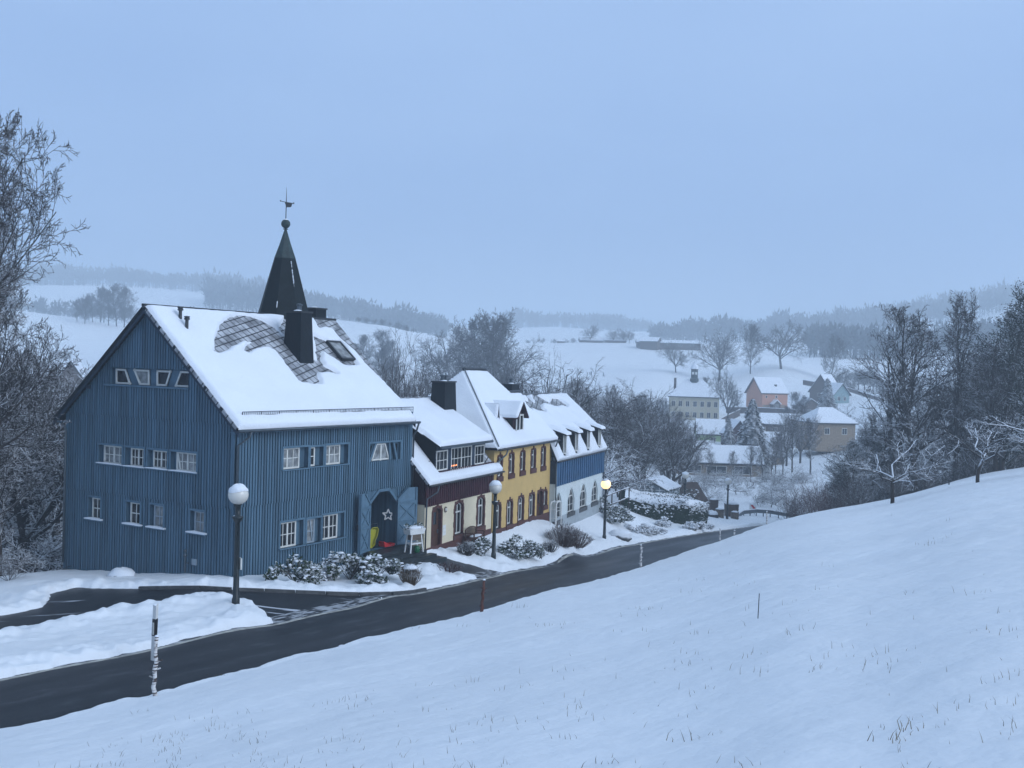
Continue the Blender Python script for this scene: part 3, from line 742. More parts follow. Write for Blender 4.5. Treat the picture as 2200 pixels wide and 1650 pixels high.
for q in ([(418, 437), (470, 437), (497, 503), (418, 503)], [(512, 443), (597, 443), (597, 512), (545, 510)], [(637, 447), (715, 452), (690, 515), (637, 513)], [(765, 455), (820, 458), (820, 525), (735, 520)]):
    o_ = [F.side(*gq(*p)) for p in q]; zt = g_top[3] - 0.06; zb = g_top[2] + 0.02
    o_ = [(o_[0][0], zt), (o_[1][0], zt), (o_[2][0], zb), (o_[3][0], zb)]
    window(bh, bside(), o_, (), 0.08, 'white_frame', 'glass' if q[0][0] != 512 else 'curtain', 0.09, label='slanted-side attic window with white frame')
# front
f_up = [fwin((443, 293), (577, 440)), fwin((648, 283), (693, 425)), fwin((765, 270), (883, 408))]
f_lo = [fwin((425, 855), (550, 1025)), fwin((625, 828), (690, 1000)), fwin((740, 800), (862, 965))]
f_gr = fwin((1095, 258), (1322, 372))
da, _ = F.front(*fq(1085, 900)); dc, _ = F.front(*fq(1290, 900)); _, dtop = F.front(*fq(1200, 606)); _, dsh = F.front(*fq(1085, 712)); _, dbot = F.front(*fq(1180, 1045))
door_h = (da, dc, dbot, dtop)
print('door', da, dc, dbot, dtop, dsh)
holes_f = [(h[0], h[1] + 0.42, h[2], h[3]) for h in f_up] + [(h[0], h[1] + 0.36, h[2], h[3]) for h in f_lo] + [f_gr, door_h]
zf1 = F.front(537, 1082)[1]
tiers_f = [(-2.5, zf1, 0.0), (zf1, 1e9, 0.035)]
print('tiers', zb1, zb2, zf1)
wall('front_wall', 'blue_wood', bh, bfront(), 0, WL, -2.5, ev_z + 0.42, holes_f, 0.16, tiers_f, 0.165, .10, .055, tooth=0.10)
for i, h in enumerate(f_up + f_lo):
    hh = holes_f[i]; off = 0.055 if i < 3 else 0.02
    backing(bh, bfront(), hh, 'blue_wood', 0.13); casing(bh, bfront(), hh, off)
    a, c, d, e_ = h
    if i in (0, 2): bars = gridbars(a, c, d, e_, 3, 2, 0.035, 1, 0.08)
    elif i in (3, 5): bars = gridbars(a, c, d, e_, 4, 2, 0.035, 2, 0.09)
    elif i == 4: bars = [((a + 0.3, e_), (c - 0.1, d), 0.06), ((a, (d + e_) / 2), (c, (d + e_) / 2 - .05), 0.035)]
    else: bars = [((a, (d + e_) / 2), (c, (d + e_) / 2), 0.04)]
    window(bh, bfront(), rect(a, c, d, e_), bars, 0.075, 'white_frame' if i != 4 else 'grey_frame', 'curtain' if i in (0, 2, 4) else 'glass', 0.10, sill=(a - 0.1, hh[1] + 0.12, d, 0.15), snow_sill=0.0)
backing(bh, bfront(), f_gr, 'blue_wood', 0.13)
a, c, d, e_ = f_gr; W_ = c - a
casing(bh, bfront(), f_gr, 0.055)
window(bh, bfront(), [(a + W_ * .12, d + .03), (a + W_ * .70, d + .03), (a + W_ * .56, e_ - .03), (a + W_ * .27, e_ - .03)], [((a + W_ * .42, d), (a + W_ * .42, e_), 0.09)], 0.07, 'white_frame', 'curtain', 0.08, label='trapezoid window with white frame')
for (o4) in ([(a + .04, d + .05), (a + .10, d + .05), (a + W_ * .17, e_ - .05), (a + .04, e_ - .05)], [(c - .10, d + .05), (c - .04, d + .05), (c - .04, e_ - .05), (c - W_ * .17, e_ - .05)]):
    window(bh, bfront(), o4, (), 0.035, 'blue_trim', 'glass', 0.08)
sb = MB(); sb.beam((a + W_ * .80, e_), (a + W_ * .92, d), 0.12, -0.05, 0.05, bfront()); sb.beam((a + W_ * .03, d), (a + W_ * .22, e_), 0.12, -0.05, 0.051, bfront()); sb.beam((a + W_ * .70, d), (a + W_ * .66, e_), 0.1, -0.05, 0.049, bfront()); sb.build('window_strut', 'blue_trim', bh)
# other walls
b = MB(); yy = [0, RY, WG]
b.add([(WL - .1, 0, -2.5), (WL - .1, WG, -2.5), (WL - .1, WG, top_g(WG)), (WL - .1, RY, top_g(RY)), (WL - .1, 0, top_g(0))], [(0, 1, 2, 3, 4)]); b.add([(0, WG, -2.5), (WL, WG, -2.5), (WL, WG, top_g(WG)), (0, WG, top_g(WG))], [(0, 1, 2, 3)])
b.build('rear_wall', 'blue_wood', bh)
# doorway
mx_ = (da + dc) / 2; ow = (dc - da)
arch = [(da, dsh), (da + ow * .34, dtop), (dc - ow * .28, dtop), (dc, dsh)]
b = MB(); b.prism([(da - .01, dsh), (da + ow * .34, dtop), (da - .01, dtop + .01)], -0.14, 0.036, bfront()); b.prism([(dc + .01, dsh), (dc + .01, dtop + .01), (dc - ow * .28, dtop)], -0.14, 0.036, bfront())
b.build('doorway_spandrel', 'blue_wood', bh)
b = MB(); fr = bfront()
for p, q in zip(arch[:-1], arch[1:]): b.beam(p, q, 0.14, -0.1, 0.11, fr, 0.05)
b.build('doorway_casing', 'blue_trim', bh)
b = MB(); D = 2.2; z0 = dbot - 0.02
for quad in ([(da, .01, z0), (da, D, z0), (da, D, dtop), (da, .01, dtop)], [(dc, .01, z0), (dc, D, z0), (dc, D, dtop), (dc, .01, dtop)], [(da, D, z0), (dc, D, z0), (dc, D, dtop), (da, D, dtop)], [(da, .01, dtop - .01), (dc, .01, dtop - .01), (dc, D, dtop - .01), (da, D, dtop - .01)]):
    b.add(quad, [(0, 1, 2, 3)])
b.build('porch_wall', 'blue_wood', bh)
b = MB().box((da, .0, z0 - .2), (dc, D, z0)).build('porch_floor', 'wet_stone', bh)
b = MB(); b.box((dc - 1.15, D - .1, z0), (dc - .15, D - .04, z0 + 2.15)); b.box((da + .12, D - 1.0, z0 + .9), (da + .2, D - .15, z0 + 2.5)); b.build('inner_door', 'navy', bh)
MB().box((da + .22, .5, z0 + .9), (da + .32, .6, dtop)).build('inner_post', 'white_frame', bh)
def leaf(hx, ang, wd, flip):
    """one board door leaf hinged at hx, turned ang degrees from closed"""
    s_ = -1 if flip else 1; lo = dsh - dbot - 0.02; hi = dtop - dbot - 0.02
    e = bpy.data.objects.new('door', None)
    fr_ = lambda u, z, n: (s_ * u, -n, z)
    pl = MB(); pl.prism([(0, 0), (wd, 0), (wd, hi), (wd * .55, hi), (0, lo)], -0.03, 0.03, fr_)
    o = pl.build('door', 'blue_door', bh); o.location = (hx, -0.13, dbot + 0.02); o.rotation_euler = (0, 0, R(ang))
    br = MB()
    for n0, n1 in ((0.03, 0.075), (-0.075, -0.03)):
        br.beam((0.06, 0), (0.06, lo), 0.12, n0, n1, fr_); br.beam((wd - .06, 0), (wd - .06, hi), 0.12, n0, n1, fr_)
        for z in (0.08, lo * .52, lo * .94): br.beam((0.0, z), (wd, z), 0.13, n0 * 1.02, n1 * 1.02, fr_)
        br.beam((0.12, 0.1), (wd - .1, lo * .5), 0.10, n0, n1 * .97, fr_); br.beam((wd - .1, 0.1), (0.12, lo * .5), 0.10, n0, n1 * .98, fr_)
        br.beam((0.12, lo * .55), (wd - .1, lo * .92), 0.10, n0, n1 * .97, fr_); br.beam((wd - .1, lo * .55), (0.12, lo * .92), 0.10, n0, n1 * .98, fr_)
        br.beam((0, lo), (wd * .55, hi - 0.02), 0.10, n0, n1 * .99, fr_)
    br.build('door_brace', 'blue_trim', o)
    MB().box((s_ * wd - .06, -0.12, lo * .5), (s_ * wd + .06, -0.06, lo * .62)).build('door_latch', 'dark_metal', o)
    return o
leaf(da, -165, ow * .54, False)
leaf(dc, 166, ow * .54 + .1, True)
# steps
b = MB()
for k in range(3):
    b.box((da - .1 + k * .1, -1.0 - .42 * (k + 1), -2.0 + 0), (dc + .9 + k * .30, -1.0 - .42 * k, dbot - .04 - .17 * (k + 1)))
b.box((da - .3, -1.0, -2.0), (dc + .6, -.002, dbot - .03)); st = b.build('entrance_steps', 'wet_stone', bh)
# roof
cosp = math.cos(math.atan(tanp)); SLF = (RY + 0.55) / cosp; RX0, RX1 = -0.45, WL + 0.35
V_ = (0, 1, tanp)
XR = F.front(719, 693, RY)[0]; XE = F.front(894, 904, -.55)[0]; print('verge', XR, XE, RX1); RX1 = XE
O_ = (RX0, -0.55, ev_z); LU = RX1 - RX0; LR = XR - RX0
rf = slope(bh, 'roof', O_, (1, 0, 0), V_, [(0, 0), (LU, 0), (LR, SLF), (0, SLF)], 0.14, 'slate_roof')
SLB = (WG + .45 - RY) / cosp
rb = slope(bh, 'rear_roof', (RX0, RY, ridge_z - 0.003), (1, 0, 0), (0, 1, -tanp), [(0, 0.003), (LR, 0.003), (LU, SLB), (0, SLB)], 0.14, 'slate_dark')
def ruv(px, py):
    """pixel -> metres on the front slope"""
    O3 = F.o + F.L * O_[0] + F.G * O_[1] + Vector((0, 0, O_[2])); Vw = (F.G + Vector((0, 0, tanp))).normalized(); n = F.L.cross(Vw)
    r = ray(px, py); t = O3.dot(n) / r.dot(n); q = r * t - O3; return (q.dot(F.L), q.dot(Vw))
def z2(x, y): return (440 + x / 2.946, 380 + y / 2.946)
patch = [(65, 1110), (80, 1020), (100, 945), (160, 895), (260, 885), (370, 920), (470, 985), (540, 1060), (630, 1155), (730, 1175), (745, 1200), (820, 1243), (760, 1225), (690, 1230), (715, 1310), (600, 1300), (530, 1215), (440, 1100), (380, 1075), (300, 1085), (255, 1110), (310, 1045), (230, 1030), (160, 1060), (110, 1100)]
hole1 = [ruv(*z2(*p)) for p in patch]
h2 = [ruv(*z2(*p)) for p in [(700, 905), (860, 915), (1060, 1130), (1260, 1385), (1300, 1440), (1225, 1400), (1130, 1300), (1000, 1170), (925, 1090), (850, 1020), (810, 965), (740, 945), (720, 960)]]
h4 = [ruv(*z2(*p)) for p in [(775, 1055), (850, 1058), (930, 1162), (862, 1158)]]
h3 = [ruv(*z2(*p)) for p in [(520, 890), (560, 890), (640, 1160), (720, 1170), (700, 1020), (760, 1040), (880, 1160), (930, 1165), (950, 1190), (870, 1190), (740, 1100), (720, 1110), (715, 1200), (620, 1180), (540, 1040), (480, 975)]]
sn = snow_on(bh, O_, (1, 0, 0), V_, [(0.03, -.03), (LU - .02, -.03), (LR - .02, SLF - .05), (0.03, SLF - .05)], 0.18, 0.085, [hole1, h2, h3, h4], 3, 0.06, 0.14, grow=.10, bumps=[(ruv(600, 740)[0], ruv(600, 740)[1], 1.0, 0.10), (ruv(640, 790)[0], ruv(640, 790)[1], 0.8, 0.07)])
snow_on(bh, (RX0, RY, ridge_z), (1, 0, 0), (0, 1, -tanp), [(.03, .1), (LR - .03, .1), (LU - .03, SLB - .03), (.03, SLB - .03)], 0.14, 0.3, (), 8, name='rear_roof_snow')
b = MB(); b.box((RX0 - .02, RY - .09, ridge_z - .06), (XR + .02, RY + .09, ridge_z + .05)); b.build('ridge_cap', 'dark_metal', bh)
def vb(x0, x1, rx=None):
    rx = rx or 0
    b = MB()   # verge boards under the roof edges
    for sgn, ye in ((-1, -.55), (1, WG + .45)):
        ze = roofz(ye) if sgn > 0 else ev_z
        b.add([(x0, ye, ze - .36), (x0 + rx, RY, ridge_z - .38), (x0 + rx, RY, ridge_z - .141), (x0, ye, ze - .141), (x1, ye, ze - .36), (x1 + rx, RY, ridge_z - .38), (x1 + rx, RY, ridge_z - .141), (x1, ye, ze - .141)],
              [(0, 1, 2, 3), (7, 6, 5, 4), (0, 4, 5, 1), (3, 2, 6, 7), (0, 3, 7, 4)])
    b.build('verge_board', 'navy', bh)
vb(RX0 + .03, RX0 + .07); vb(RX1 - .07, RX1 - .03, XR - RX1)
b = MB(); b.box((RX0 + .1, -.5, ev_z - .20), (RX1 - .1, -.01, ev_z - .16)); b.box((RX0 + .1, WG + .01, roofz(WG + .45) - .2), (RX1 - .1, WG + .42, roofz(WG + .45) - .16)); b.build('eave_soffit', 'blue_trim', bh)
for yr in (1.9, WG - 1.7):
    MB().box((RX0 + .1, yr - .07, roofz(yr) - .40), (-.075, yr + .07, roofz(yr) - .24)).build('purlin_end', 'navy', bh)
pipe(bh, 'gutter', [(RX0, -.62, ev_z - .10), (RX1 + .25, -.62, ev_z - .10)], .065, 'zinc')
pipe(bh, 'downspout', [(.25, -.62, ev_z - .15), (.25, -.55, ev_z - .35), (-.02, -.14, ev_z - .75), (-.02, -.14, -.05)], .05, 'zinc')
pipe(bh, 'downspout', [(XE + .15, -.62, ev_z - .15), (XE + .15, -.5, ev_z - .5), (WL + .06, -.12, ev_z - .8), (WL + .06, -.12, 1.2)], .05, 'zinc')
pipe(bh, 'downspout', [(-.1, WG + .5, roofz(WG + .45) - .1), (-.14, WG + .3, roofz(WG) - .6), (-.14, WG - .1, roofz(WG) - .9), (-.14, WG - .1, -.6)], .05, 'zinc')
# snow guard
b = MB(); g0 = ruv(521, 905); g1 = ruv(886, 888); vgd = (g0[1] + g1[1]) / 2; vv = Vector((0, cosp, math.sin(math.atan(tanp)))); nn = Vector((0, -math.sin(math.atan(tanp)), cosp))
Po = Vector(O_) + vv * vgd; xa, xb = g0[0] + RX0 + .45 - .45, g1[0] + RX0
n_ = int((xb - xa) / .11)
for i in range(n_ + 1):
    x = xa + (xb - xa) * i / n_; q = Vector((x, Po.y, Po.z)); tall = i % 10 == 0
    b.tube([q + Vector((0, 0, .04)), q + Vector((0, -.03, .36))], .018 if tall else .010, 4)
b.tube([Vector((xa, Po.y - .03, Po.z + .36)), Vector((xb, Po.y - .03, Po.z + .36))], .02, 4); b.tube([Vector((xa, Po.y - .02, Po.z + .22)), Vector((xb, Po.y - .02, Po.z + .22))], .012, 4)
b.build('snow_guard', 'dark_metal', bh)
# vent pipes
for (px_, py_) in ((387, 694), (401, 714)):
    u, v = ruv(px_, py_); q = Vector(O_) + Vector((1, 0, 0)) * u + vv * v
    b = MB(); b.tube([q, q + Vector((0, 0, .62))], .075, 8); b.lathe([(.075, 0), (.13, .02), (.13, .07), (.10, .10), (.13, .13), (.13, .17), (.0, .19)], 8, tuple(q + Vector((0, 0, .55)))); b.build('vent_pipe', 'dark_metal', bh)
# roof window
uv_ = [ruv(*z2(*p)) for p in [(770, 1052), (855, 1058), (935, 1165), (858, 1160)]]
u0 = (uv_[0][0] + uv_[3][0]) / 2; u1 = (uv_[1][0] + uv_[2][0]) / 2; v1 = (uv_[0][1] + uv_[1][1]) / 2; v0 = (uv_[2][1] + uv_[3][1]) / 2
print('rooflight', uv_)
frr = lambda u, v, n: tuple(Vector(O_) + Vector((1, 0, 0)) * u + vv * v + nn * n)
sk = MB()
for p, q in (((u0, v0), (u1, v0)), ((u1, v0), (u1, v1)), ((u1, v1), (u0, v1)), ((u0, v1), (u0, v0))): sk.beam(p, q, .1, 0, .17, frr, .05)
sk = sk.build('roof_window', 'dark_metal', bh); MB().prism(rect(u0, u1, v0, v1), .1, .13, frr).build('pane', 'curtain', sk)
# chimneys
def chimney(parent, x, y, w_, d_, z0, z1, taper=0.08, m='slate_dark', cap=True, pots=1):
    b = MB(); t = taper
    b.add([(x - w_ - t, y - d_ - t, z0), (x + w_ + t, y - d_ - t, z0), (x + w_ + t, y + d_ + t, z0), (x - w_ - t, y + d_ + t, z0), (x - w_, y - d_, z1), (x + w_, y - d_, z1), (x + w_, y + d_, z1), (x - w_, y + d_, z1)],
          [(0, 1, 5, 4), (1, 2, 6, 5), (2, 3, 7, 6), (3, 0, 4, 7), (4, 5, 6, 7)], [(0, 0), (1, 0), (2, 0), (3, 0), (0, 2.2), (1, 2.2), (2, 2.2), (3, 2.2)])
    c_ = b.build('chimney', m, parent)
    MB().box((x - w_ - .05, y - d_ - .05, z1 - .02), (x + w_ + .05, y + d_ + .05, z1 + .06)).build('chimney_cap', 'dark_metal', c_)
    for k in range(pots):
        px_ = x + (k - (pots - 1) / 2) * .42; MB().lathe([(.12, 0), (.12, .25), (.16, .28), (.16, .34), (.05, .38)], 10, (px_, y, z1 + .06)).build('chimney_pot', 'zinc', c_)
    MB().ball((x - .2, y - .1, z1 + .05), .22, 8, .35, 0).build('snow', 'snow', c_, True)
    return c_
ub, vb_ = ruv(655, 775); qb = Vector(O_) + Vector((1, 0, 0)) * ub + vv * vb_
xt, zt = F.front(654, 670, qb.y)
chimney(bh, qb.x, qb.y + .45, .38, .48, qb.z - 1.2, F.front(654, 671, qb.y)[1], 0.16)
xs, zs = F.front(678, 664, RY + 1.1); chimney(bh, xs, RY + 1.1, .42, .4, ridge_z - 2.0, zs, 0.0, pots=0)
# spire
xs, zs0 = F.front(609, 675, RY + .75); _, ztop = F.front(619, 494, RY + .75)
print('spire', xs, zs0, ztop, 'house', WL)
sy = RY + .75; sp_r = 1.36; zlow = zs0 - 1.7; Hs = ztop - zlow
def oct_(r, z, k=8): return [(xs + r * math.cos(math.pi * 2 * (j + .5) / k + .1), sy + r * math.sin(math.pi * 2 * (j + .5) / k + .1), z) for j in range(k)]
rr = lambda z: 0.10 + (sp_r - 0.10) * ((ztop - z) / (ztop - zs0)) ** 0.93 if z < ztop else .10
b = MB(); zl = [zlow + (ztop - (ztop - zs0) * .34 - zlow) * i / 6 for i in range(7)]
for i in range(6):
    A_, B_ = oct_(rr(zl[i]), zl[i]), oct_(rr(zl[i + 1]), zl[i + 1])
    for j in range(8):
        j2 = (j + 1) % 8; b.add([A_[j], A_[j2], B_[j2], B_[j]], [(0, 1, 2, 3)], [(j * .8 - rr(zl[i]) * .4, zl[i]), (j * .8 + rr(zl[i]) * .4, zl[i]), (j * .8 + rr(zl[i + 1]) * .4, zl[i + 1]), (j * .8 - rr(zl[i + 1]) * .4, zl[i + 1])])
spire = b.build('spire', 'slate_mossy', bh)
b = MB(); zz = [zl[-1] - .02, zl[-1] + (ztop - zl[-1]) * .5, ztop]; rad_ = [rr(zl[-1]) + .015, rr(zl[-1]) * .53, .06]
for i in range(2):
    A_, B_ = oct_(rad_[i], zz[i]), oct_(rad_[i + 1], zz[i + 1])
    for j in range(8): b.add([A_[j], A_[(j + 1) % 8], B_[(j + 1) % 8], B_[j]], [(0, 1, 2, 3)])
b.build('spire_cap', 'copper_green', spire)
b = MB()   # seams with clinging snow
for j, (f0, f1) in ((5, (.50, .95)), (6, (.28, .90)), (4, (.1, .2))):
    zA = zl[0] + 1.7; 
    k = 34
    for i in range(k):
        f = f0 + (f1 - f0) * (i + random.uniform(-.8, .8)) / k
        if random.random() < (.55 if j == 6 else .35): continue
        z = zs0 + (zl[-1] - zs0) * f; p = oct_(rr(z) + .03, z)[j]; s_ = random.uniform(.012, .028) * (1.3 if j == 5 and .55 < f < .8 else 1)
        b.ball(p, s_, 6, random.uniform(1.0, 2.0), -1, random)
b.build('spire_snow', 'snow', spire, True)
b = MB(); zb_ = F.front(619.5, 482, sy)[1]; b.ball((xs, sy, zb_), .24, 16); b.tube([(xs, sy, ztop - .02), (xs, sy, zb_)], .05, 8); b.lathe([(.13, 0), (.13, .04)], 10, (xs, sy, ztop)); ballo = b.build('spire_ball', 'copper_green', spire, True)
MB().ball((xs, sy, zb_ + .17), .13, 10, .8, 0).build('ball_snow', 'snow', spire, True)
zt_ = F.front(622, 404, sy)[1]; zf = F.front(622, 436, sy)[1]
b = MB(); b.tube([(xs, sy, zb_), (xs, sy, zf), (xs, sy, zt_)], [.03, .025, .008], 6)
dxv = Vector((.80, -.6, 0)); c0 = Vector((xs, sy, zf))
b.tube([c0 - dxv * .30 + Vector((0, 0, .04)), c0, c0 + dxv * .36 - Vector((0, 0, .03))], .016, 6); b.ball(tuple(c0 - dxv * .30 + Vector((0, 0, .05))), .04, 8); b.ball(tuple(c0 + dxv * .38 - Vector((0, 0, .02))), .045, 8)
fl = [c0 - dxv * .06, c0 + dxv * .30 - Vector((0, 0, .03)), c0 + dxv * .24 - Vector((0, 0, .22)), c0 + dxv * .02 - Vector((0, 0, .24))]
for i in range(4): b.tube([fl[i], fl[(i + 1) % 4]], .02, 5)
sd_ = dxv.cross(Vector((0, 0, 1))) * .008; b.add([p + sd_ for p in fl] + [p - sd_ for p in fl], [(0, 1, 2, 3), (7, 6, 5, 4)])
b.build('weathervane', 'dark_metal', spire)
# gas riser and plate on the gable
y_, z_ = F.side(*gq(815, 1480)); z_t = F.side(*gq(820, 1405))[1]
b = MB(); b.tube([(-.22, y_, z_ - .35), (-.22, y_, z_t)], .035, 8); b.ball((-.22, y_, z_t), .07, 8); b.ball((-.22, y_, (z_ + z_t) / 2 + .1), .08, 8); b.tube([(-.22, y_, z_ + .1), (-.22, y_ - .2, z_ + .1)], .03, 6)
b.build('service_pipe', 'zinc', bh); ys, zs_ = F.side(*gq(850, 1466))
MB().box((-.10, ys - .14, zs_ - .14), (-.04, ys + .14, zs_ + .12)).build('wall_plate', 'grey_frame', bh)
# things in and by the porch
def W(fr_, x, y, z): return fr_.o + fr_.L * x + fr_.G * y + Vector((0, 0, z))
stx, stz = F.front(*fq(1243, 795), .35)
st = empty('paper_star', W(F, stx, .35, stz), R(4), 'white five-pointed star hanging in the open blue doorway', 'star decoration')
b = MB(); pts = []
for k in range(10):
    a_ = math.pi / 2 + k * math.pi / 5; r_ = .29 if k % 2 == 0 else .13; pts.append((r_ * math.cos(a_), r_ * math.sin(a_)))
for k in range(10): b.beam(pts[k], pts[(k + 1) % 10], .06, -.03, .03, lambda u, z, n: (u, -n, z), .01)
b.build('star_frame', 'white_paint', st); MB().tube([(0, 0, .33), (0, 0, dtop - stz)], .006, 4).build('cord', 'dark_metal', st)
sx_, sz_ = F.front(*fq(1118, 968), .25)
sl = empty('sled', W(F, sx_ + .1, .3, sz_), R(22), 'yellow plastic sled leaning upright inside the blue doorway', 'sled')
b = MB(); prof = [(-.16, -.50), (.10, -.50), (.22, -.36), (.20, -.1), (.26, .12), (.24, .42), (.14, .52), (-.12, .50), (-.22, .40), (-.20, .1), (-.26, -.12), (-.24, -.38)]
prof = [(x * .85 + z * .22, z) for x, z in prof]; inn = [(x * .72, z * .82) for x, z in prof]; k = len(prof)
fs = [(i, (i + 1) % k, (i + 1) % k + k, i + k) for i in range(k)] + [tuple(range(k, 2 * k))]
b.add([(x, -.10, z) for x, z in prof] + [(x, 0.04, z) for x, z in inn], fs); o = b.build('sled_shell', 'sled_yellow', sl)
md = o.modifiers.new('t', 'SOLIDIFY'); md.thickness = .025
sx_, sz_ = F.front(*fq(1222, 1022), .05)
sl = empty('sled', W(F, sx_, .0, dbot + .0), F.rz, 'small red bob sled lying on the porch floor', 'sled')
b = MB(); b.add([(-.35, -.2, .05), (.40, -.2, .02), (.40, .2, .02), (-.35, .2, .05), (-.40, -.16, .32), (.10, -.22, .14), (.52, -.16, .12), (.52, .16, .12), (.10, .22, .14), (-.40, .16, .32)], [(0, 3, 2, 1), (0, 1, 6, 5, 4), (1, 2, 7, 6), (2, 3, 9, 8, 7), (3, 0, 4, 9)])
o = b.build('sled_shell', 'sled_red', sl); o.modifiers.new('t', 'SOLIDIFY').thickness = .04
MB().tube([(.5, 0, .12), (.7, -.1, .04)], .02, 5).build('tow_rope', 'white_paint', sl)
cr = empty('crate_stack', W(F, sx_ - .1, .9, dbot + .0), F.rz, 'dark blue box on a wire frame at the back of the porch', 'crate')
MB().box((-.25, -.15, .25), (.25, .2, .6)).build('box', 'royal_blue', cr); b = MB()
for x in (-.27, .27):
    b.tube([(x, -.17, 0), (x, -.17, 1.1)], .012, 5)
b.tube([(-.27, -.17, .65), (.27, -.17, .65)], .012, 5); b.tube([(-.27, -.17, 1.1), (.27, -.17, 1.1)], .012, 5); b.build('wire_frame', 'zinc', cr)
# ================================================================ cream house
def hitp(fr_, O3, n3, px, py):
    """pixel onto a plane given in house axes -> local point"""
    o = fr_.o + fr_.L * O3[0] + fr_.G * O3[1] + Vector((0, 0, O3[2])); n = fr_.L * n3[0] + fr_.G * n3[1] + Vector((0, 0, n3[2]))
    r = ray(px, py); q = r * (o.dot(n) / r.dot(n)) - fr_.o
    return Vector((q.dot(fr_.L), q.dot(fr_.G), q.z))
def z4(x, y): return (840 + x / 3.3, 760 + y / 3.3)
def z5(x, y): return (860 + x / 8.25, 1040 + y / 8.25)
def archpoly(a, c, z0, z1, rise, n=6, round_=False):
    w_ = c - a; P_ = [(a, z0), (c, z0)]
    for i in range(n + 1):
        t = i / n; u = c - w_ * t
        P_.append((u, z1 - rise + rise * (math.sin(math.pi * t) if not round_ else math.sqrt(max(0, 1 - (2 * t - 1) ** 2)))))
    return P_
def archwin(parent, fr, a, c, z0, z1, rise, sm, sw=0.13, depth=0.16, proud=0.03, fm='white_frame', pane='glass', door=False, key=True, sillm='brick', bars=None, wfw=0.075):
    b = MB(); pl = archpoly(a, c, z0, z1, rise); k = len(pl)
    for i in range(1, k - 1): 
        p, q = pl[i], pl[i + 1]; b.beam(p, q, sw, -depth, proud + .001 * (i % 3), fr, .02)
    b.beam(pl[-1], pl[0], sw, -depth, proud + .0005, fr); 
    for (uu, s_) in ((a, 1), (c, -1)):
        b.prism([(uu, z1 - rise * .9), (uu + s_ * (c - a) * .35, z1 + .02), (uu, z1 + .02)], -depth + .01, proud - .012, fr)
    if not door:
        o = sw / 2
        for kz in range(2): b.prism(rect(a - o - .05, a + o, z0 + (z1 - z0) * (.25 + .4 * kz), z0 + (z1 - z0) * (.40 + .4 * kz)), -.01, proud - .004, fr); b.prism(rect(c - o, c + o + .05, z0 + (z1 - z0) * (.25 + .4 * kz), z0 + (z1 - z0) * (.40 + .4 * kz)), -.01, proud - .004, fr)
    if key: b.prism(rect((a + c) / 2 - .07, (a + c) / 2 + .07, z1 - .03, z1 + .17), -.02, proud + .02, fr)
    b.build('window_surround' if not door else 'door_surround', sm, parent)
    if door:
        d_ = MB(); d_.prism(archpoly(a + .05, c - .05, z0, z1 - .04, rise), -depth - .04, -depth + .02, fr); d_ = d_.build('door', 'wood_brown', parent)
        g_ = MB(); g_.prism(rect((a + c) / 2 - .22, (a + c) / 2 + .22, z1 - rise - .75, z1 - rise - .1), -depth + .02, -depth + .035, fr); g_.build('pane', 'glass', d_)
        g_ = MB(); g_.prism(rect(c - .22, c - .16, z0 + .95, z0 + 1.15), -depth + .02, -depth + .08, fr); g_.build('handle', 'zinc', d_)
        return d_
    s_ = MB(); s_.prism(rect(a - sw * .7, c + sw * .7, z0 - .30, z0 + .0), -depth + .05, proud + .06, fr); 
    mid = (a + c) / 2
    bb = bars if bars is not None else [((mid, z0), (mid, z1), .07), ((a, z1 - (z1 - z0) * .33), (c, z1 - (z1 - z0) * .33), .08)]
    ol = archpoly(a + sw * .35, c - sw * .35, z0 + .02, z1 - sw * .35, rise)
    w_ = window(parent, fr, ol, bb, wfw, fm, pane, depth - .03)
    s_.build('sill', sillm, w_)
    return w_
def fwin4(fr_, lt, rb, y=0.0, zf=z4):
    a, zt = fr_.front(*zf(*lt), y); c, zb = fr_.front(*zf(*rb), y); return min(a, c), max(a, c), min(zb, zt), max(zb, zt)
FC = Fr(909, 1190, 55.5, 22.8)
ch = empty('cream_house', FC.o, FC.rz, 'low cream house with maroon boarding and a wide snow-roofed dormer, next to the blue house', 'house')
CL = FC.front(1055.5, 1100)[0]; zc1 = FC.front(911.5, 1084.5)[1]; cex, cez = FC.front(921.8, 1042.5, -.5)
cp = FC.side(874.8, 978.2, -.45); ctan = (cp[1] - cez) / (cp[0] + .5); print('cream len', CL, 'boards', zc1, 'eave', cez, 'pitch', math.degrees(math.atan(ctan)))
ctan = min(max(ctan, .8), 1.25)
nC = Vector((0, -ctan, 1)).normalized(); OC = Vector((-.45, -.5, cez))
c_win = [fwin4(FC, (965, 320), (1100, 865), 0, z5), fwin4(FC, (1365, 225), (1480, 730), 0, z5)]
c_door = fwin4(FC, (570, 420), (715, 1175), 0, z5)
c_win = [(a, c, d, e) for a, c, d, e in c_win]
hol = [(a, c, d, e) for a, c, d, e in c_win] + [c_door]
wall('front_wall', 'cream', ch, bfront(), 0, CL, -2.2, zc1 + .1, hol, .18)
wall('boarded_wall', 'maroon', ch, bfront(), -.02, CL, zc1, cez + .55, (), .1, [(zc1, 1e9, .05)], .25, .14, .05, .14)
b = MB(); b.prism(rect(0, CL, -2.2, .22), 0, .035, bfront()); b.build('plinth', 'brick', ch)
CW = 7.0; cridge_y = CW / 2
for i, (a, c, d, e) in enumerate(c_win): archwin(ch, bfront(), a, c, d, e, .22, 'brick', .14, .18)
archwin(ch, bfront(), *c_door, .22, 'brick', .16, .18, door=True)
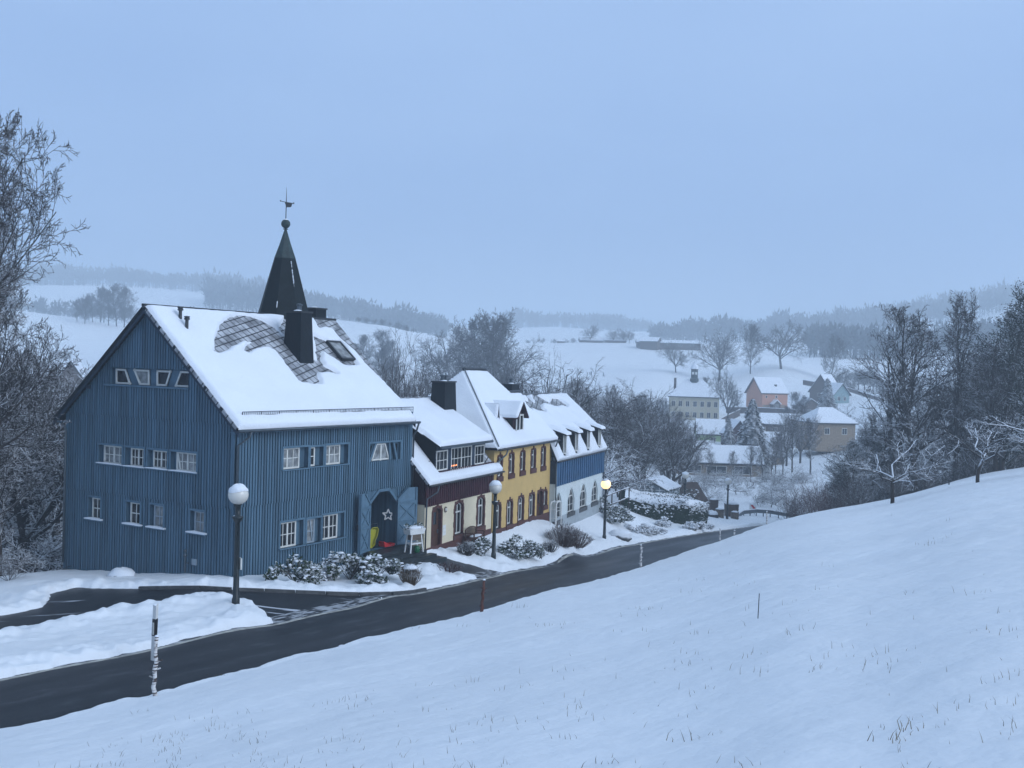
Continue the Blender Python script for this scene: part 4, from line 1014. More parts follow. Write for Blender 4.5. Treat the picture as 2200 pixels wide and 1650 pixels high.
# gable end and rear
cg = lambda y: cez + .5 * ctan + (y if y < cridge_y else CW - y) * ctan - .12
b = MB(); b.add([(0, 0, -2.2), (0, CW, -2.2), (0, CW, zc1), (0, 0, zc1)], [(0, 1, 2, 3)]); b.add([(0, CW, -2.2), (CL, CW, -2.2), (CL, CW, cg(CW)), (0, CW, cg(CW))], [(0, 1, 2, 3)]); b.add([(CL, 0, -2.2), (CL, CW, -2.2), (CL, CW, cg(CW)), (CL, cridge_y, cg(cridge_y)), (CL, 0, cg(0))], [(0, 1, 2, 3, 4)])
b.build('end_wall', 'cream', ch)
b = MB(); b.add([(-.05, -.05, zc1), (-.05, CW, zc1), (-.05, CW, cg(CW)), (-.05, cridge_y, cg(cridge_y)), (-.05, -.05, cg(0))], [(0, 1, 2, 3, 4)]); b.build('boarded_gable', 'dark_maroon', ch)
CX1 = FC.front(1081, 1012, -.5)[0]; VC = (0, 1, ctan); cc = math.cos(math.atan(ctan)); CS = (cridge_y + .5) / cc; CLU = CX1 + .45
slope(ch, 'roof', OC, (1, 0, 0), VC, [(0, 0), (CLU, 0), (CLU, .62), (CLU - .55, .62), (CLU - .55, CS), (0, CS)], .12, 'slate_roof')
slope(ch, 'rear_roof', (-.45, cridge_y, cez + (cridge_y + .5) * ctan - .003), (1, 0, 0), (0, 1, -ctan), [(0, 0.003), (CLU - .5, 0.003), (CLU - .5, CS), (0, CS)], .12, 'slate_dark')
d0 = hitp(FC, OC, nC, 936.4, 1012); d1 = hitp(FC, OC, nC, 1044, 1001.5)
yd = (d0.y + d1.y) / 2; print('dormer y', d0, d1)
xd0, xd1 = d0.x, d1.x; zde = FC.front(936, 960, yd - .35)[1]; zdb = OC.z + (yd + .5) * ctan - .25
rzc = FC.front(900, 857, cridge_y)[1]; print('shed pitch', math.degrees(math.atan((rzc - zde) / (cridge_y - yd + .35))), 'main ridge', cez + (cridge_y + .5) * ctan, rzc)
snow_on(ch, OC, (1, 0, 0), VC, [(.02, -.02), (CLU - .02, -.02), (CLU - .02, .62), (CLU - .6, .62), (CLU - .6, (yd + .5) / cc + .02), (xd0 + .45, (yd + .5) / cc + .02), (xd0 + .45 - .02, CS), (.02, CS)], .15, .11, (), 11, .05, .13)
stan = (rzc - zde) / (cridge_y - yd + .35); xa, xb = xd0 - .32, xd1 + .25
dr = bpy.data.objects.new('dormer', None)
dw = [fwin4(FC, (323, 690), (400, 820), yd), fwin4(FC, (428, 667), (570, 803), yd), fwin4(FC, (595, 652), (660, 776), yd)]
wall_d = wall('dormer_wall', 'navy', ch, bfront(yd), xd0, xd1, zdb, zde + .22, dw, .1)
zt_ = zde + .35 * stan - .05
for x in (xd0, xd1): MB().add([(x, yd, zdb), (x, yd, zt_), (x, cridge_y, rzc - .1), (x, cridge_y, rzc - .6)], [(0, 1, 2, 3)]).build('dormer_cheek', 'slate_dark', ch)
for i, h in enumerate(dw):
    w_ = window(ch, bfront(yd), rect(*h), gridbars(*h, [3, 6, 3][i], 2, .03, [None, 3, None][i], .07), .07, 'white_frame', 'glass', .05)
for k in range(4):
    u = dw[1][0] + .16 + .2 * k; MB().box((u - .02, yd + .012, dw[1][2] + .22), (u + .02, yd + .035, dw[1][2] + .28)).build('candle_light', 'candle', ch)
sd_ = Vector((0, 1, stan)); sl_ = (cridge_y - yd + .35) / math.cos(math.atan(stan)) 
slope(ch, 'dormer_roof', (xa, yd - .35, zde), (1, 0, 0), sd_, [(0, 0), (xb - xa, 0), (xb - xa, sl_), (0, sl_)], .14, 'slate_dark')
snow_on(ch, (xa, yd - .35, zde), (1, 0, 0), sd_, [(.0, -.03), (xb - xa, -.03), (xb - xa, sl_), (-.3, sl_), (-.2, sl_ * .5)], .17, .11, (), 13, .05, .13)
b = MB(); b.box((-.5, cridge_y - .08, rzc), (CL * .55, cridge_y + .08, rzc + .10)); b.build('ridge_cap', 'dark_metal', ch)
b = MB(); b.box((xa, yd - .42, zde - .16), (xb, yd - .30, zde - .02)); b.build('dormer_gutter', 'zinc', ch)
pipe(ch, 'gutter', [(-.5, -.57, cez - .06), (CX1, -.57, cez - .06)], .06, 'dark_metal')
pipe(ch, 'downspout', [(.55, -.57, cez - .1), (.5, -.5, cez - .45), (-.0, -.14, cez - .8), (-.02, -.12, 0.0)], .045, 'zinc')
pipe(ch, 'snow_guard', [Vector((.0, 0, 0)) + OC + Vector((1.3, .75, .75 * ctan + .28)), OC + Vector((2.4, .75, .75 * ctan + .28))], .02, 'dark_metal', 4)
nD = Vector((0, -stan, 1)).normalized(); cq = hitp(FC, Vector((xa, yd - .35, zde)), nD, 975, 884); zct = FC.front(965, 821, cq.y)[1]
xc0, xc1 = FC.front(946, 840, cq.y)[0], FC.front(983, 840, cq.y)[0]
chimney(ch, (xc0 + xc1) / 2, cq.y + .35, (xc1 - xc0) / 2 * .62, .42, cq.z - .9, zct, .10, pots=2)
x_, z_ = FC.front(*z5(795, 450)); b = MB(); b.lathe([(.16, -.02), (.16, .02)], 12); o = b.build('wall_lamp', 'weathered', ch); o.location = (x_, -.03, z_); o.rotation_euler = (R(90), 0, 0); MB().lathe([(.09, .02), (.06, .08)], 10).build('lamp_glass', 'globe', o)
h = fwin4(FC, (750, 730), (800, 900), 0, z5); b = MB()
for k in range(3): b.prism(rect(h[0], h[1], h[2] + (h[3] - h[2]) * (k * .34), h[2] + (h[3] - h[2]) * (k * .34 + .30)), .001, .02, bfront())
b.build('house_sign', 'white_paint', ch)

# ================================================================ yellow house
FY = Fr(1057, 1151, 63.6, 21.3)
yh = empty('yellow_house', FY.o, FY.rz, 'yellow rendered house with brick-red window surrounds and a steep snowy hipped roof', 'house')
YL = FY.front(1183, 1050)[0]; yex, yez = FY.front(1074.8, 964.5, -.4)
for pitch in (38, 42, 46, 50, 54):
    t = math.tan(R(pitch)); n_ = Vector((0, -t, 1)); o_ = Vector((0, -.4, yez)); 
    print(pitch, [tuple(round(v, 2) for v in hitp(FY, o_, n_, *p)) for p in ((995, 795), (1043, 797), (1100, 845), (1200, 841), (1052, 930))])
YT = math.tan(R(46)); nY = Vector((0, -YT, 1)).normalized(); OY = Vector((-.5, -.4, yez))
T1 = hitp(FY, OY, nY, 996, 796); T2 = hitp(FY, OY, nY, 1043, 798); J1 = hitp(FY, OY, nY, 1092, 845); J2 = hitp(FY, OY, nY, 1204, 841)
ty = (T1.y + T2.y) / 2; jy = (J1.y + J2.y) / 2
tz = yez + (ty + .4) * YT; jz = yez + (jy + .4) * YT; YD = 2 * ty
E0 = hitp(FY, OY, nY, 1053, 934)
yw = [fwin4(FY, (838, 705), (868, 858)), fwin4(FY, (918, 690), (946, 838)), fwin4(FY, (994, 675), (1022, 820)), fwin4(FY, (1066, 660), (1092, 805)), fwin4(FY, (756, 722), (786, 880))]
yl = [fwin4(FY, (822, 1040), (857, 1215)), fwin4(FY, (902, 1012), (937, 1188)), fwin4(FY, (980, 990), (1013, 1158)), fwin4(FY, (1080, 965), (1103, 1080)), fwin4(FY, (742, 1062), (774, 1245))]
ydr = fwin4(FY, (1038, 970), (1073, 1205))
print('yellow', YL, yez, yw[0], yl[0], ydr, 'T', T1, T2, J1, J2, E0)
wall('front_wall', 'yellow', yh, bfront(), 0, YL, -2.2, yez + .3, yw + yl + [ydr], .2)
b = MB(); b.prism(rect(0, YL, -2.2, .25), .0, .04, bfront()); b.build('plinth', 'brick', yh)
b = MB(); b.prism(rect(0, YL, yez - .12, yez + .16), .0, .07, bfront()); b.build('eave_board', 'dark_maroon', yh)
for (a, c, d, e) in yw: archwin(yh, bfront(), a, c, d + .1, e, .10, 'brick', .12, .2)
for (a, c, d, e) in yl: archwin(yh, bfront(), a, c, d + .1, e, .18, 'brick', .12, .2)
archwin(yh, bfront(), *ydr, .2, 'brick', .13, .2, door=True)
b = MB()
b.add([(0, 0, -2.2), (0, YD, -2.2), (0, YD, yez + .3), (0, 0, yez + .3)], [(0, 1, 2, 3)]); b.add([(YL, 0, -2.2), (YL, YD, -2.2), (YL, YD, yez + .3), (YL, 0, yez + .3)], [(0, 1, 2, 3)]); b.add([(0, YD, -2.2), (YL, YD, -2.2), (YL, YD, yez + .3), (0, YD, yez + .3)], [(0, 1, 2, 3)])
b.build('side_wall', 'yellow', yh)
yc = math.cos(math.atan(YT)); S_ = lambda y: (y + .4) / yc
xE = -.3; xr = YL + .15; jx = max(J1.x, T2.x + .8)
fp = [(xE + .5, 0), (xr + .5, 0), (xr + .5, S_(jy)), (jx + .5, S_(jy)), (T2.x + .5, S_(ty)), (T1.x + .5, S_(ty))]
slope(yh, 'roof', OY, (1, 0, 0), (0, 1, YT), fp, .14, 'slate_roof')
def yuv(x, y): q = hitp(FY, OY, nY, *z4(x, y)); return (q.x + .5, S_(q.y))
ypix = [[(950, 340), (985, 345), (1015, 362), (1075, 400), (1070, 412), (1010, 400), (965, 380)], [(1000, 282), (1030, 296), (1095, 335), (1130, 350), (1150, 322), (1190, 328), (1240, 365), (1230, 378), (1190, 366), (1160, 376), (1120, 366), (1060, 352), (1050, 385), (1010, 335)], [(925, 280), (945, 288), (1062, 400), (1040, 402)]]
yholes = [[yuv(*p) for p in P_] for P_ in ypix]; print('yholes', yholes, fp)
snow_on(yh, OY, (1, 0, 0), (0, 1, YT), [(fp[0][0] - .1, 0)] + fp[1:5] + [(fp[5][0] - .1, fp[5][1])], .17, .10, yholes, 17, grow=.14, rough=.05, edge=.13)
# left hip
hipO = Vector((xE, -.4, yez)); T1v = Vector((T1.x, ty, tz)); hipN = (T1v - hipO).cross(Vector((0, 1, 0))); hV = (Vector((T1.x, ty, tz)) - Vector((xE, ty, yez)))
hl = hV.length; hp = [(0, 0), (YD + .8, 0), (ty + .4, hl)]
slope(yh, 'hip_roof', (xE - .003, -.4, yez - .003), (0, 1, 0), hV, hp, .14, 'slate_dark'); snow_on(yh, (xE, -.4, yez), (0, 1, 0), hV, hp, .16, .12, (), 19, .03, .08, inset=-.03)
pipe(yh, 'hip_seam', [Vector((xE, -.4, yez + .16)), Vector((T1.x, ty, tz + .18))], .035, 'zinc', 5)
# right hip and rear
T2v = Vector((T2.x, ty, tz)); Jv = Vector((jx, jy, jz)); K = Vector((jx, YD - jy, jz))
b = MB(); b.add([T2v, Jv, K], [(0, 1, 2)]); b.add([T1v, T2v, (xr, YD + .4, yez), (xE, YD + .4, yez)], [(0, 1, 2, 3)]); b.add([Jv, (xr, jy, jz), (xr, YD - jy + 1, jz - .8), K], [(0, 1, 2, 3)]); b.build('rear_roof', 'snow', yh)
b = MB(); b.tube([T1v + Vector((0, 0, .12)), T2v + Vector((0, 0, .12))], .12, 6); b.build('ridge_cap', 'dark_metal', yh)
b = MB(); b.tube([Jv + Vector((-.2, 0, .1)), Vector((xr, jy, jz + .1))], .10, 6); b.build('ridge_cap', 'dark_metal', yh)
pipe(yh, 'gutter', [(-.3, -.48, yez - .06), (YL + .2, -.48, yez - .06)], .065, 'dark_metal')
pipe(yh, 'downspout', [(YL - .2, -.48, yez - .1), (YL - .25, -.4, yez - .4), (YL - .25 + .2, -.10, yez - .7), (YL - .05, -.10, 0)], .05, 'zinc')
pipe(yh, 'downspout', [(1.0, -.48, yez - .1), (.95, -.4, yez - .4), (.12, -.12, yez - .9), (.1, -.12, zc1 + 1.5)], .05, 'zinc')
xq, zq = FY.front(1097, 826, jy + .8); x0_, x1_ = FY.front(1087.5, 835, jy + .8)[0], FY.front(1108, 835, jy + .8)[0]
chimney(yh, (x0_ + x1_) / 2, jy + .8, (x1_ - x0_) / 2 * .8, .35, jz - 1, zq, 0.0, pots=1)
# gabled roof dormer
dq = hitp(FY, OY, nY, *z4(900, 560)); yq = dq.y; xl = FY.front(*z4(873, 480), yq)[0]; xrr = FY.front(*z4(932, 480), yq)[0]; zbq = dq.z - .1; zeq = FY.front(*z4(880, 425), yq)[1]; zaq = FY.front(*z4(918, 350), yq)[1]
print('ydormer', dq, xl, xrr, zbq, zeq, zaq)
wq = fwin4(FY, (876, 430), (922, 528), yq); xm = (xl + xrr) / 2
zaq = max(zaq, zeq + (xrr - xl) * .5)
b = MB(); fr = bfront(yq); b.prism([(xl, zbq - .2), (xrr, zbq - .2), (xrr, zeq), (xm, zaq), (xl, zeq)], -.2, 0, fr)
dbk = Vector((0, (zaq - dq.z) / YT + .3, 0)); bk = dbk.y
b.build('dormer_wall', 'dark_maroon', yh)
for x in (xl, xrr): MB().add([(x, yq + .1, zbq - .2), (x, yq + .1, zeq), (x, yq + (zeq - dq.z) / YT + .1, zeq)], [(0, 1, 2)]).build('dormer_cheek', 'slate_dark', yh)
window(yh, fr, rect(xl + .12, xrr - .12, zbq + .12, zeq - .05), [((xm, zbq), (xm, zeq), .12)], .10, 'white_frame', 'glass', -.07)
for s_ in (-1, 1):
    ex = xm + s_ * ((xrr - xl) / 2 + .28); ez = zeq - (zaq - zeq) / ((xrr - xl) / 2) * .28
    U_ = Vector((ex - xm, 0, ez - zaq)); ul = U_.length; pl_ = [(0, 0), (ul, 0), (ul, bk + .1), (0, bk + .9)]
    slope(yh, 'dormer_roof', (xm, yq - .35, zaq + .02), U_, (0, 1, 0), pl_, .1, 'dark_maroon'); snow_on(yh, (xm, yq - .35, zaq + .03), U_, (0, 1, 0), pl_, .14, .09, (), 23 + s_, .03, .1)
# small triangular vent dormer
tq = hitp(FY, OY, nY, *z4(752, 484)); b = MB(); b.prism([(tq.x - .28, tq.z - .05), (tq.x + .28, tq.z - .05), (tq.x, tq.z + 1.15)], -.6, 0, bfront(tq.y)); v_ = b.build('vent_dormer', 'dark_maroon', yh)
b = MB(); b.prism([(tq.x - .10, tq.z + .1), (tq.x + .10, tq.z + .1), (tq.x, tq.z + .6)], 0.0, .02, bfront(tq.y)); b.build('vent_opening', 'glass', v_)
for s_ in (-1, 1): snow_on(yh, (tq.x, tq.y - .1, tq.z + 1.17), (s_ * .30, 0, -1.2), (0, 1, 0), [(0, 0), (1.1, 0), (1.1, .5), (0, 1.1)], .08, .1, (), 31, .02, .08)

# ================================================================ blue and white house
FB = Fr(1190, 1119, 73.0, 20.3)
wh = empty('blue_white_house', FB.o, FB.rz, 'pale house with royal blue boarding and four small roof dormers at the terrace end', 'house')
BL = FB.front(1293.5, 1030)[0]; zb1_ = FB.front(1193, 1040.3)[1]; bex, bez = FB.front(1193, 992, -.15); bux, buz = FB.front(1188, 927, .75)
print('bw', BL, zb1_, bez, buz)
bw = [fwin4(FB, (1162, 985), (1207, 1170)), fwin4(FB, (1253, 955), (1298, 1112)), fwin4(FB, (1340, 925), (1384, 1078)), fwin4(FB, (1423, 898), (1464, 1040))]
wall('front_wall', 'pale_wall', wh, bfront(), 0, BL, -2.5, zb1_ + .1, bw, .16)
wall('boarded_wall', 'royal_blue', wh, bfront(), -.02, BL, zb1_, bez + .1, (), .1, [(zb1_, 1e9, .05)], .52, .27, .09, .16)
for i, (a, c, d, e) in enumerate(bw):
    m_ = (a + c) / 2; archwin(wh, bfront(), a, c, d, e, (c - a) * .5, 'pale_wall', .10, .16, .02, key=False, sillm='stone', bars=[((m_, d), (m_, e), .07), ((a, e - (e - d) * .35), (c, e - (e - d) * .35), .08), ((a, d + (e - d) * .3), (c, d + (e - d) * .3), .03)])
b = MB(); b.prism(rect(0, BL, -2.5, .15), 0, .03, bfront()); b.build('plinth', 'pale_plinth', wh)
BW = 8.5
b = MB(); b.add([(0, 0, -2.5), (0, BW, -2.5), (0, BW, bez), (0, 0, bez)], [(0, 1, 2, 3)]); b.add([(BL, 0, -2.5), (BL, BW, -2.5), (BL, BW, bez), (BL, 0, bez)], [(0, 1, 2, 3)]); b.add([(0, BW, -2.5), (BL, BW, -2.5), (BL, BW, bez), (0, BW, bez)], [(0, 1, 2, 3)]); b.build('side_wall', 'pale_wall', wh)
b = MB(); b.add([(-.025, -.05, zb1_), (-.025, BW, zb1_), (-.025, BW, bez), (-.025, -.05, bez)], [(0, 1, 2, 3)]); b.build('boarded_gable', 'navy', wh)
mV = Vector((0, .90, buz - bez)); ml = mV.length
slope(wh, 'mansard_slope', (-.2, -.2, bez), (1, 0, 0), mV, [(0, 0), (BL + .35, 0), (BL + .35, ml), (0, ml)], .12, 'slate_dark')
dl = [(1205, 1290, 1375, 1455), (755, 730, 703, 682)]
dpos = [FB.front(*z4(x, y), .1) for x, y in zip(*dl)]; print('bw dormers', dpos)
hl_ = []
for i, (xx, zz) in enumerate(dpos):
    hl_.append([(xx + .2 - .55, .25), (xx + .2 + .55, .25), (xx + .2 + .55, ml + 1), (xx + .2 - .55, ml + 1)])
snow_on(wh, (-.2, -.2, bez), (1, 0, 0), mV, [(0, -.02), (BL + .35, -.02), (BL + .35, ml), (0, ml)], .22, .08, hl_, 41, .02, .15)
for i, (xx, zz) in enumerate(dpos):
    b = MB(); z0 = bez + .15; z1 = buz - .02; hw = .42
    b.box((xx - hw, -.05, z0), (xx + hw, 1.2, z1 + .02)); dd = b.build('dormer', 'slate_dark', wh)
    window(dd, bfront(-.052), rect(xx - hw + .08, xx + hw - .08, z0 + .25, z1 - .10), [((xx, z0 + .25), (xx, z1), .07)], .08, 'white_frame', 'glass', -.06)
    dr_ = MB(); dr_.add([(xx - hw - .2, -.45, z1 - .22), (xx + hw + .2, -.45, z1 - .22), (xx + hw + .2, 1.15, z1 + .26), (xx - hw - .2, 1.15, z1 + .26), (xx - hw - .2, -.45, z1 - .12), (xx + hw + .2, -.45, z1 - .12), (xx + hw + .2, 1.15, z1 + .36), (xx - hw - .2, 1.15, z1 + .36)], [(0, 3, 2, 1), (4, 5, 6, 7), (0, 1, 5, 4), (1, 2, 6, 5), (2, 3, 7, 6), (3, 0, 4, 7)])
    dr_.build('dormer_roof', 'slate_dark', dd)
    snow_on(dd, (xx - hw - .2, -.45, z1 - .12), (1, 0, 0), (0, 1.6, .48), [(0, -.02), (2 * hw + .4, -.02), (2 * hw + .4, 1.67), (0, 1.67)], .14, .08, (), 50 + i, .03, .1)
by_, bz_ = .72, buz; rzb = FB.front(1204, 841, 4.6)[1]; bt = (rzb - bz_) / (4.6 - by_); print('bw upper pitch', math.degrees(math.atan(bt)), rzb)
ulen = (4.6 - by_) / math.cos(math.atan(bt)); xR0 = -1.1; bcs = math.cos(math.atan(bt))
def buv(x, y): q = hitp(FB, Vector((xR0, by_ - .3, bz_ - .3 * bt)), Vector((0, -bt, 1)).normalized(), *z4(x, y)); return (q.x - xR0, (q.y - by_ + .3) / bcs)
bholes = [[buv(*p) for p in P_] for P_ in ypix]; print('bholes', bholes)
slope(wh, 'roof', (xR0, by_ - .3, bz_ - .3 * bt), (1, 0, 0), (0, 1, bt), [(.9, 0), (BL + 1.35, 0), (BL + 1.35 - 2.6 * 0, .4), (FB.front(1206, 841, 4.6)[0] - xR0, ulen), (0, ulen), (0, 2.2)], .14, 'slate_roof')
snow_on(wh, (xR0, by_ - .3, bz_ - .3 * bt), (1, 0, 0), (0, 1, bt), [(.9, -.05), (BL + 1.35, -.05), (BL + 1.35, .4), (FB.front(1206, 841, 4.6)[0] - xR0, ulen), (0, ulen), (0, 2.2)], .2, .10, bholes, 61, .05, .14, grow=.10)
bkx = FB.front(1206, 841, 4.6)[0]
b = MB(); b.add([(BL + .25, .4, bz_), (bkx, 4.6, rzb - .05), (bkx, 4.7, rzb - .05), (BL + .25, BW + .2, bz_)], [(0, 1, 2, 3)]); b.add([(xR0, 4.6, rzb - .05), (bkx, 4.6, rzb - .05), (BL + .25, BW + .2, bz_), (xR0, BW + .2, bz_)], [(0, 1, 2, 3)]); b.add([(BL + .02, -.1, bez), (BL + .02, BW, bez), (BL + .02, BW, bz_), (BL + .02, .7, bz_)], [(0, 1, 2, 3)]); b.build('rear_roof', 'snow', wh)
pipe(wh, 'gutter', [(-.25, -.28, bez - .04), (BL + .2, -.28, bez - .04)], .06, 'dark_metal')
pipe(wh, 'downspout', [(BL + .1, -.25, bez - .1), (BL - .02, -.12, bez - .5), (BL - .02, -.12, 0)], .05, 'zinc')
pipe(wh, 'downspout', [(-.1, -.1, bez - .1), (-.1, -.12, 0)], .05, 'zinc')
# bench, planter stand, trellis chair
bx_, _ = FC.front(*z5(1290, 900), -.6)
def wpos(fr_, px, py, y, z=None):
    x_, z_ = fr_.front(px, py, y); p_ = W(fr_, x_, y, z_)
    return Vector((p_.x, p_.y, gz(p_.x, p_.y) if z is None else z))
bp_ = wpos(FC, 1020, 1164, -.55); bp_.z = at(1020, 1168, bp_.y).z
bn = empty('bench', bp_, FC.rz, 'reddish wooden garden bench by the cream house wall', 'bench')
b = MB(); 
for y in (-.25, -.12, .01, .14): b.box((-.7, y, .42), (.7, y + .10, .45))
b.build('seat', 'wood_brown', bn)
b = MB(); b.box((-.7, .26, .46), (.7, .30, .53)); 
for i in range(10): b.box((-.62 + i * .135, .265, .53), (-.57 + i * .135, .295, .80 + .10 * math.sin(math.pi * i / 9)))
b.tube([(-.7 + 1.4 * i / 8, .28, .82 + .12 * math.sin(math.pi * i / 8)) for i in range(9)], .035, 6); b.build('backrest', 'wood_brown', bn)
for x in (-.68, .68):
    for y in (-.26, .28):
        MB().box((x - .03, y - .03, 0), (x + .03, y + .03, .66 if y < 0 else .84)).build('leg', 'wood_brown', bn)
    MB().box((x - .04, -.30, .64), (x + .04, .30, .68)).build('armrest', 'wood_brown', bn)
b = MB(); b.ball((0, -.05, .455), .30, 12, .18, 0, None, 2.2, .8); b.build('snow', 'snow', bn, True)
pp = wpos(F, 889, 1185, -1.9); pp = at(889, 1186, 53.6); 
pl = empty('planter_stand', pp, F.rz + R(-12), 'white wooden planter stand with snowy plants beside the doorway steps', 'planter')
b = MB()
for sx in (-1, 1):
    for sy in (-1, 1): b.tube([(sx * .42, sy * .22, 0), (sx * .30, sy * .16, .95)], .04, 4)
b.build('stand_legs', 'white_paint', pl)
MB().box((-.36, -.2, .42), (.36, .2, .48)).build('shelf', 'white_paint', pl)
MB().box((-.30, -.19, .62), (.30, .19, .92)).build('inner_box', 'weathered', pl)
b = MB(); b.add([(-.46, -.24, .92), (.46, -.24, .92), (.46, .24, .92), (-.46, .24, .92), (-.52, -.28, 1.20), (.52, -.28, 1.20), (.52, .28, 1.20), (-.52, .28, 1.20)], [(0, 3, 2, 1), (4, 5, 6, 7), (0, 1, 5, 4), (1, 2, 6, 5), (2, 3, 7, 6), (3, 0, 4, 7)]); b.build('trough', 'white_paint', pl)
random.seed(8); b = MB(); s2 = MB()
s2.ball((0, 0, 1.20), .34, 14, .42, 0, random, 1.5, .8)
def leafy(b, c, r, n, sz, rnd, up=.5):
    for i in range(n):
        d = Vector((rnd.gauss(0, 1), rnd.gauss(0, 1), rnd.gauss(0, .8))); d.normalize(); q = Vector(c) + d * (r * rnd.uniform(.55, 1.05)); 
        t = Vector((rnd.gauss(0, 1), rnd.gauss(0, 1), rnd.gauss(0, 1) * .5 + up)).normalized(); s_ = t.orthogonal().normalized(); L = sz * rnd.uniform(.6, 1.3); w_ = L * .32
        b.add([q, q + t * L * .5 + s_ * w_, q + t * L, q + t * L * .5 - s_ * w_], [(0, 1, 2, 3)])
for i in range(9): leafy(b, (random.uniform(-.5, .5), random.uniform(-.2, .2), 1.28), .16, 22, .11, random)
s2.build('snow', 'snow', pl, True); b.build('plants', 'leaf', pl)
gp = empty('watering_can', pp + Vector((.15, -.05, 0)), 0, 'green plastic can under the white planter stand', 'can')
b = MB(); b.lathe([(.13, 0), (.15, .02), (.14, .28), (.08, .33)], 12); b.tube([(.12, 0, .10), (.26, 0, .30)], .02, 6); b.build('body', 'green_plastic', gp, True); MB().tube([(-.12, 0, .08), (-.22, 0, .2), (-.08, 0, .34)], .015, 6).build('handle', 'green_plastic', gp)
tp = at(1200, 1122, 71.0); tr = empty('trellis_arch', tp, FB.rz, 'slim white metal arch standing in front of the pale arched windows', 'trellis')
b = MB(); b.tube([(-.55, 0, -.3), (-.55, 0, 1.2), (-.35, 0, 1.36), (.35, 0, 1.36), (.55, 0, 1.2), (.55, 0, -.3)], .03, 6); b.tube([(-.55, .4, -.3), (-.55, .4, 1.2), (-.35, .4, 1.36), (.35, .4, 1.36), (.55, .4, 1.2), (.55, .4, -.3)], .03, 6)
for z in (.3, .9): b.tube([(-.55, 0, z), (-.55, .4, z)], .02, 5); b.tube([(.55, 0, z), (.55, .4, z)], .02, 5)
b.build('frame', 'white_paint', tr)
# ================================================================ street lamps
def lamp(px, py, Y, H, label, lit=False, first=[]):
    p = at(px, py, Y); p.z -= .1; H += .1
    t = empty('street_lamp', p, R(random.uniform(0, 360)), label, 'street lamp', 'globe lamps along the road')
    gr_ = .36
    b = MB(); b.lathe([(.14, 0), (.14, .5), (.11, .55), (.095, 2), (.085, H - 1.35), (.12, H - 1.30), (.17, H - 1.22), (.20, H - 1.17), (.20, H - 1.13), (.10, H - 1.1), (.10, H - .74), (.13, H - .72), (.13, H - .66), (.0, H - .66)], 14)
    b.build('post', 'lamp_black', t, True)
    b = MB(); b.box((.10, -.03, H - .98), (.17, .03, H - .88)); b.build('fuse_box', 'lamp_black', t)
    MB().ball((0, 0, H - gr_), gr_, 24, .96).build('globe', 'globe_lit' if lit else 'globe', t, True)
    if not lit or True:
        sb = MB(); k = 24; prof = []
        vs = []; fs = []
        for i in range(7):
            a = R(22) + (R(68)) * i / 6
            for j in range(k):
                bb = 2 * math.pi * j / k; rr_ = (gr_ + (.01 if i == 0 else .045 + .02 * math.sin(2 * bb + i))) * (1 if not lit else .97 + .03 * (i > 3))
                a2 = a + .10 * math.sin(bb * 2 + .7) * (1 - i / 6) + (.45 * (1 - i / 6) if lit else 0)
                vs.append((rr_ * math.cos(a2) * math.cos(bb), rr_ * math.cos(a2) * math.sin(bb), H - gr_ + rr_ * math.sin(a2) * .98))
        for i in range(6):
            for j in range(k): fs.append((i * k + j, i * k + (j + 1) % k, (i + 1) * k + (j + 1) % k, (i + 1) * k + j))
        sb.add(vs, fs); sb.build('snow_cap', 'snow', t, True)
    MB().ball((.06, .06, H - 1.13), .10, 8, .4, 0).build('snow', 'snow', t, True)
    if lit:
        pl_ = bpy.data.lights.new('lamp_light', 'POINT'); pl_.energy = 60; pl_.color = (1, .68, .36); pl_.shadow_soft_size = .36
        lo = bpy.data.objects.new('lamp_light', pl_); C.objects.link(lo); lo.parent = t; lo.location = (0, 0, H - gr_ + .0)
        pl_.energy = 30
    return t
random.seed(5)
L1 = lamp(506, 1310, 38.0, 4.46, 'black globe lamp on the snow bank in front of the blue house')
MB().box((-.17, -.15, 1.55), (.06, -.10, 1.95)).build('torn_sticker', 'white_frame', L1); L1.rotation_euler = (0, 0, R(120))
lamp(1060, 1205, 59.0, 4.42, 'black globe lamp before the seam between cream and yellow house')
lamp(1298, 1163, 76.4, 4.45, 'the one lit street lamp, glowing yellow beside the blue and white house', lit=True)
lamp(1470, 1105, 108, 4.3, 'black globe lamp rising behind the snowy clipped hedge')
lamp(1562, 1117, 113, 4.42, 'black globe lamp by the brown bins near the road bend')
# ================================================================ markers and stakes
def stub(px, py, ytop, Y): return at(px, py, Y), (py - ytop) / FPX * Y
p, h = stub(331, 1368, 1300, 29.9); p.z = gz(p.x, p.y)
h = at(338, 1300, p.y).z - p.z
t = empty('delineator_post', p, R(-35), 'white delineator with black band on the far verge, behind the first birch stake', 'road marker')
b = MB(); sh = Vector((.0, 0, 0)); tri = [(-.07, -.05), (.07, -.05), (0, .08)]
def triprism(b, z0, z1, tri, g=1.0, top=None, lean=.035):
    n_ = len(tri); vs = [(x * g + lean * z0, y * g, z0) for x, y in tri] + [(x * g + lean * z1, y * g, z1 if not (top and i == 2) else z1 + top) for i, (x, y) in enumerate(tri)]
    b.add(vs, [tuple(range(n_ - 1, -1, -1)), tuple(range(n_, 2 * n_))] + [(i, (i + 1) % n_, (i + 1) % n_ + n_, i + n_) for i in range(n_)])
triprism(b, -.2, h, tri, 1, .06); b.build('post_body', 'white_paint', t)
b = MB(); triprism(b, h * .50, h * .78, tri, 1.04); b.build('black_band', 'black_paint', t)
b = MB(); b.box((-.03 + .035 * h * .6, -.066, h * .52), (.03 + .035 * h * .6, -.055, h * .72)); b.build('reflector', 'white_frame', t)
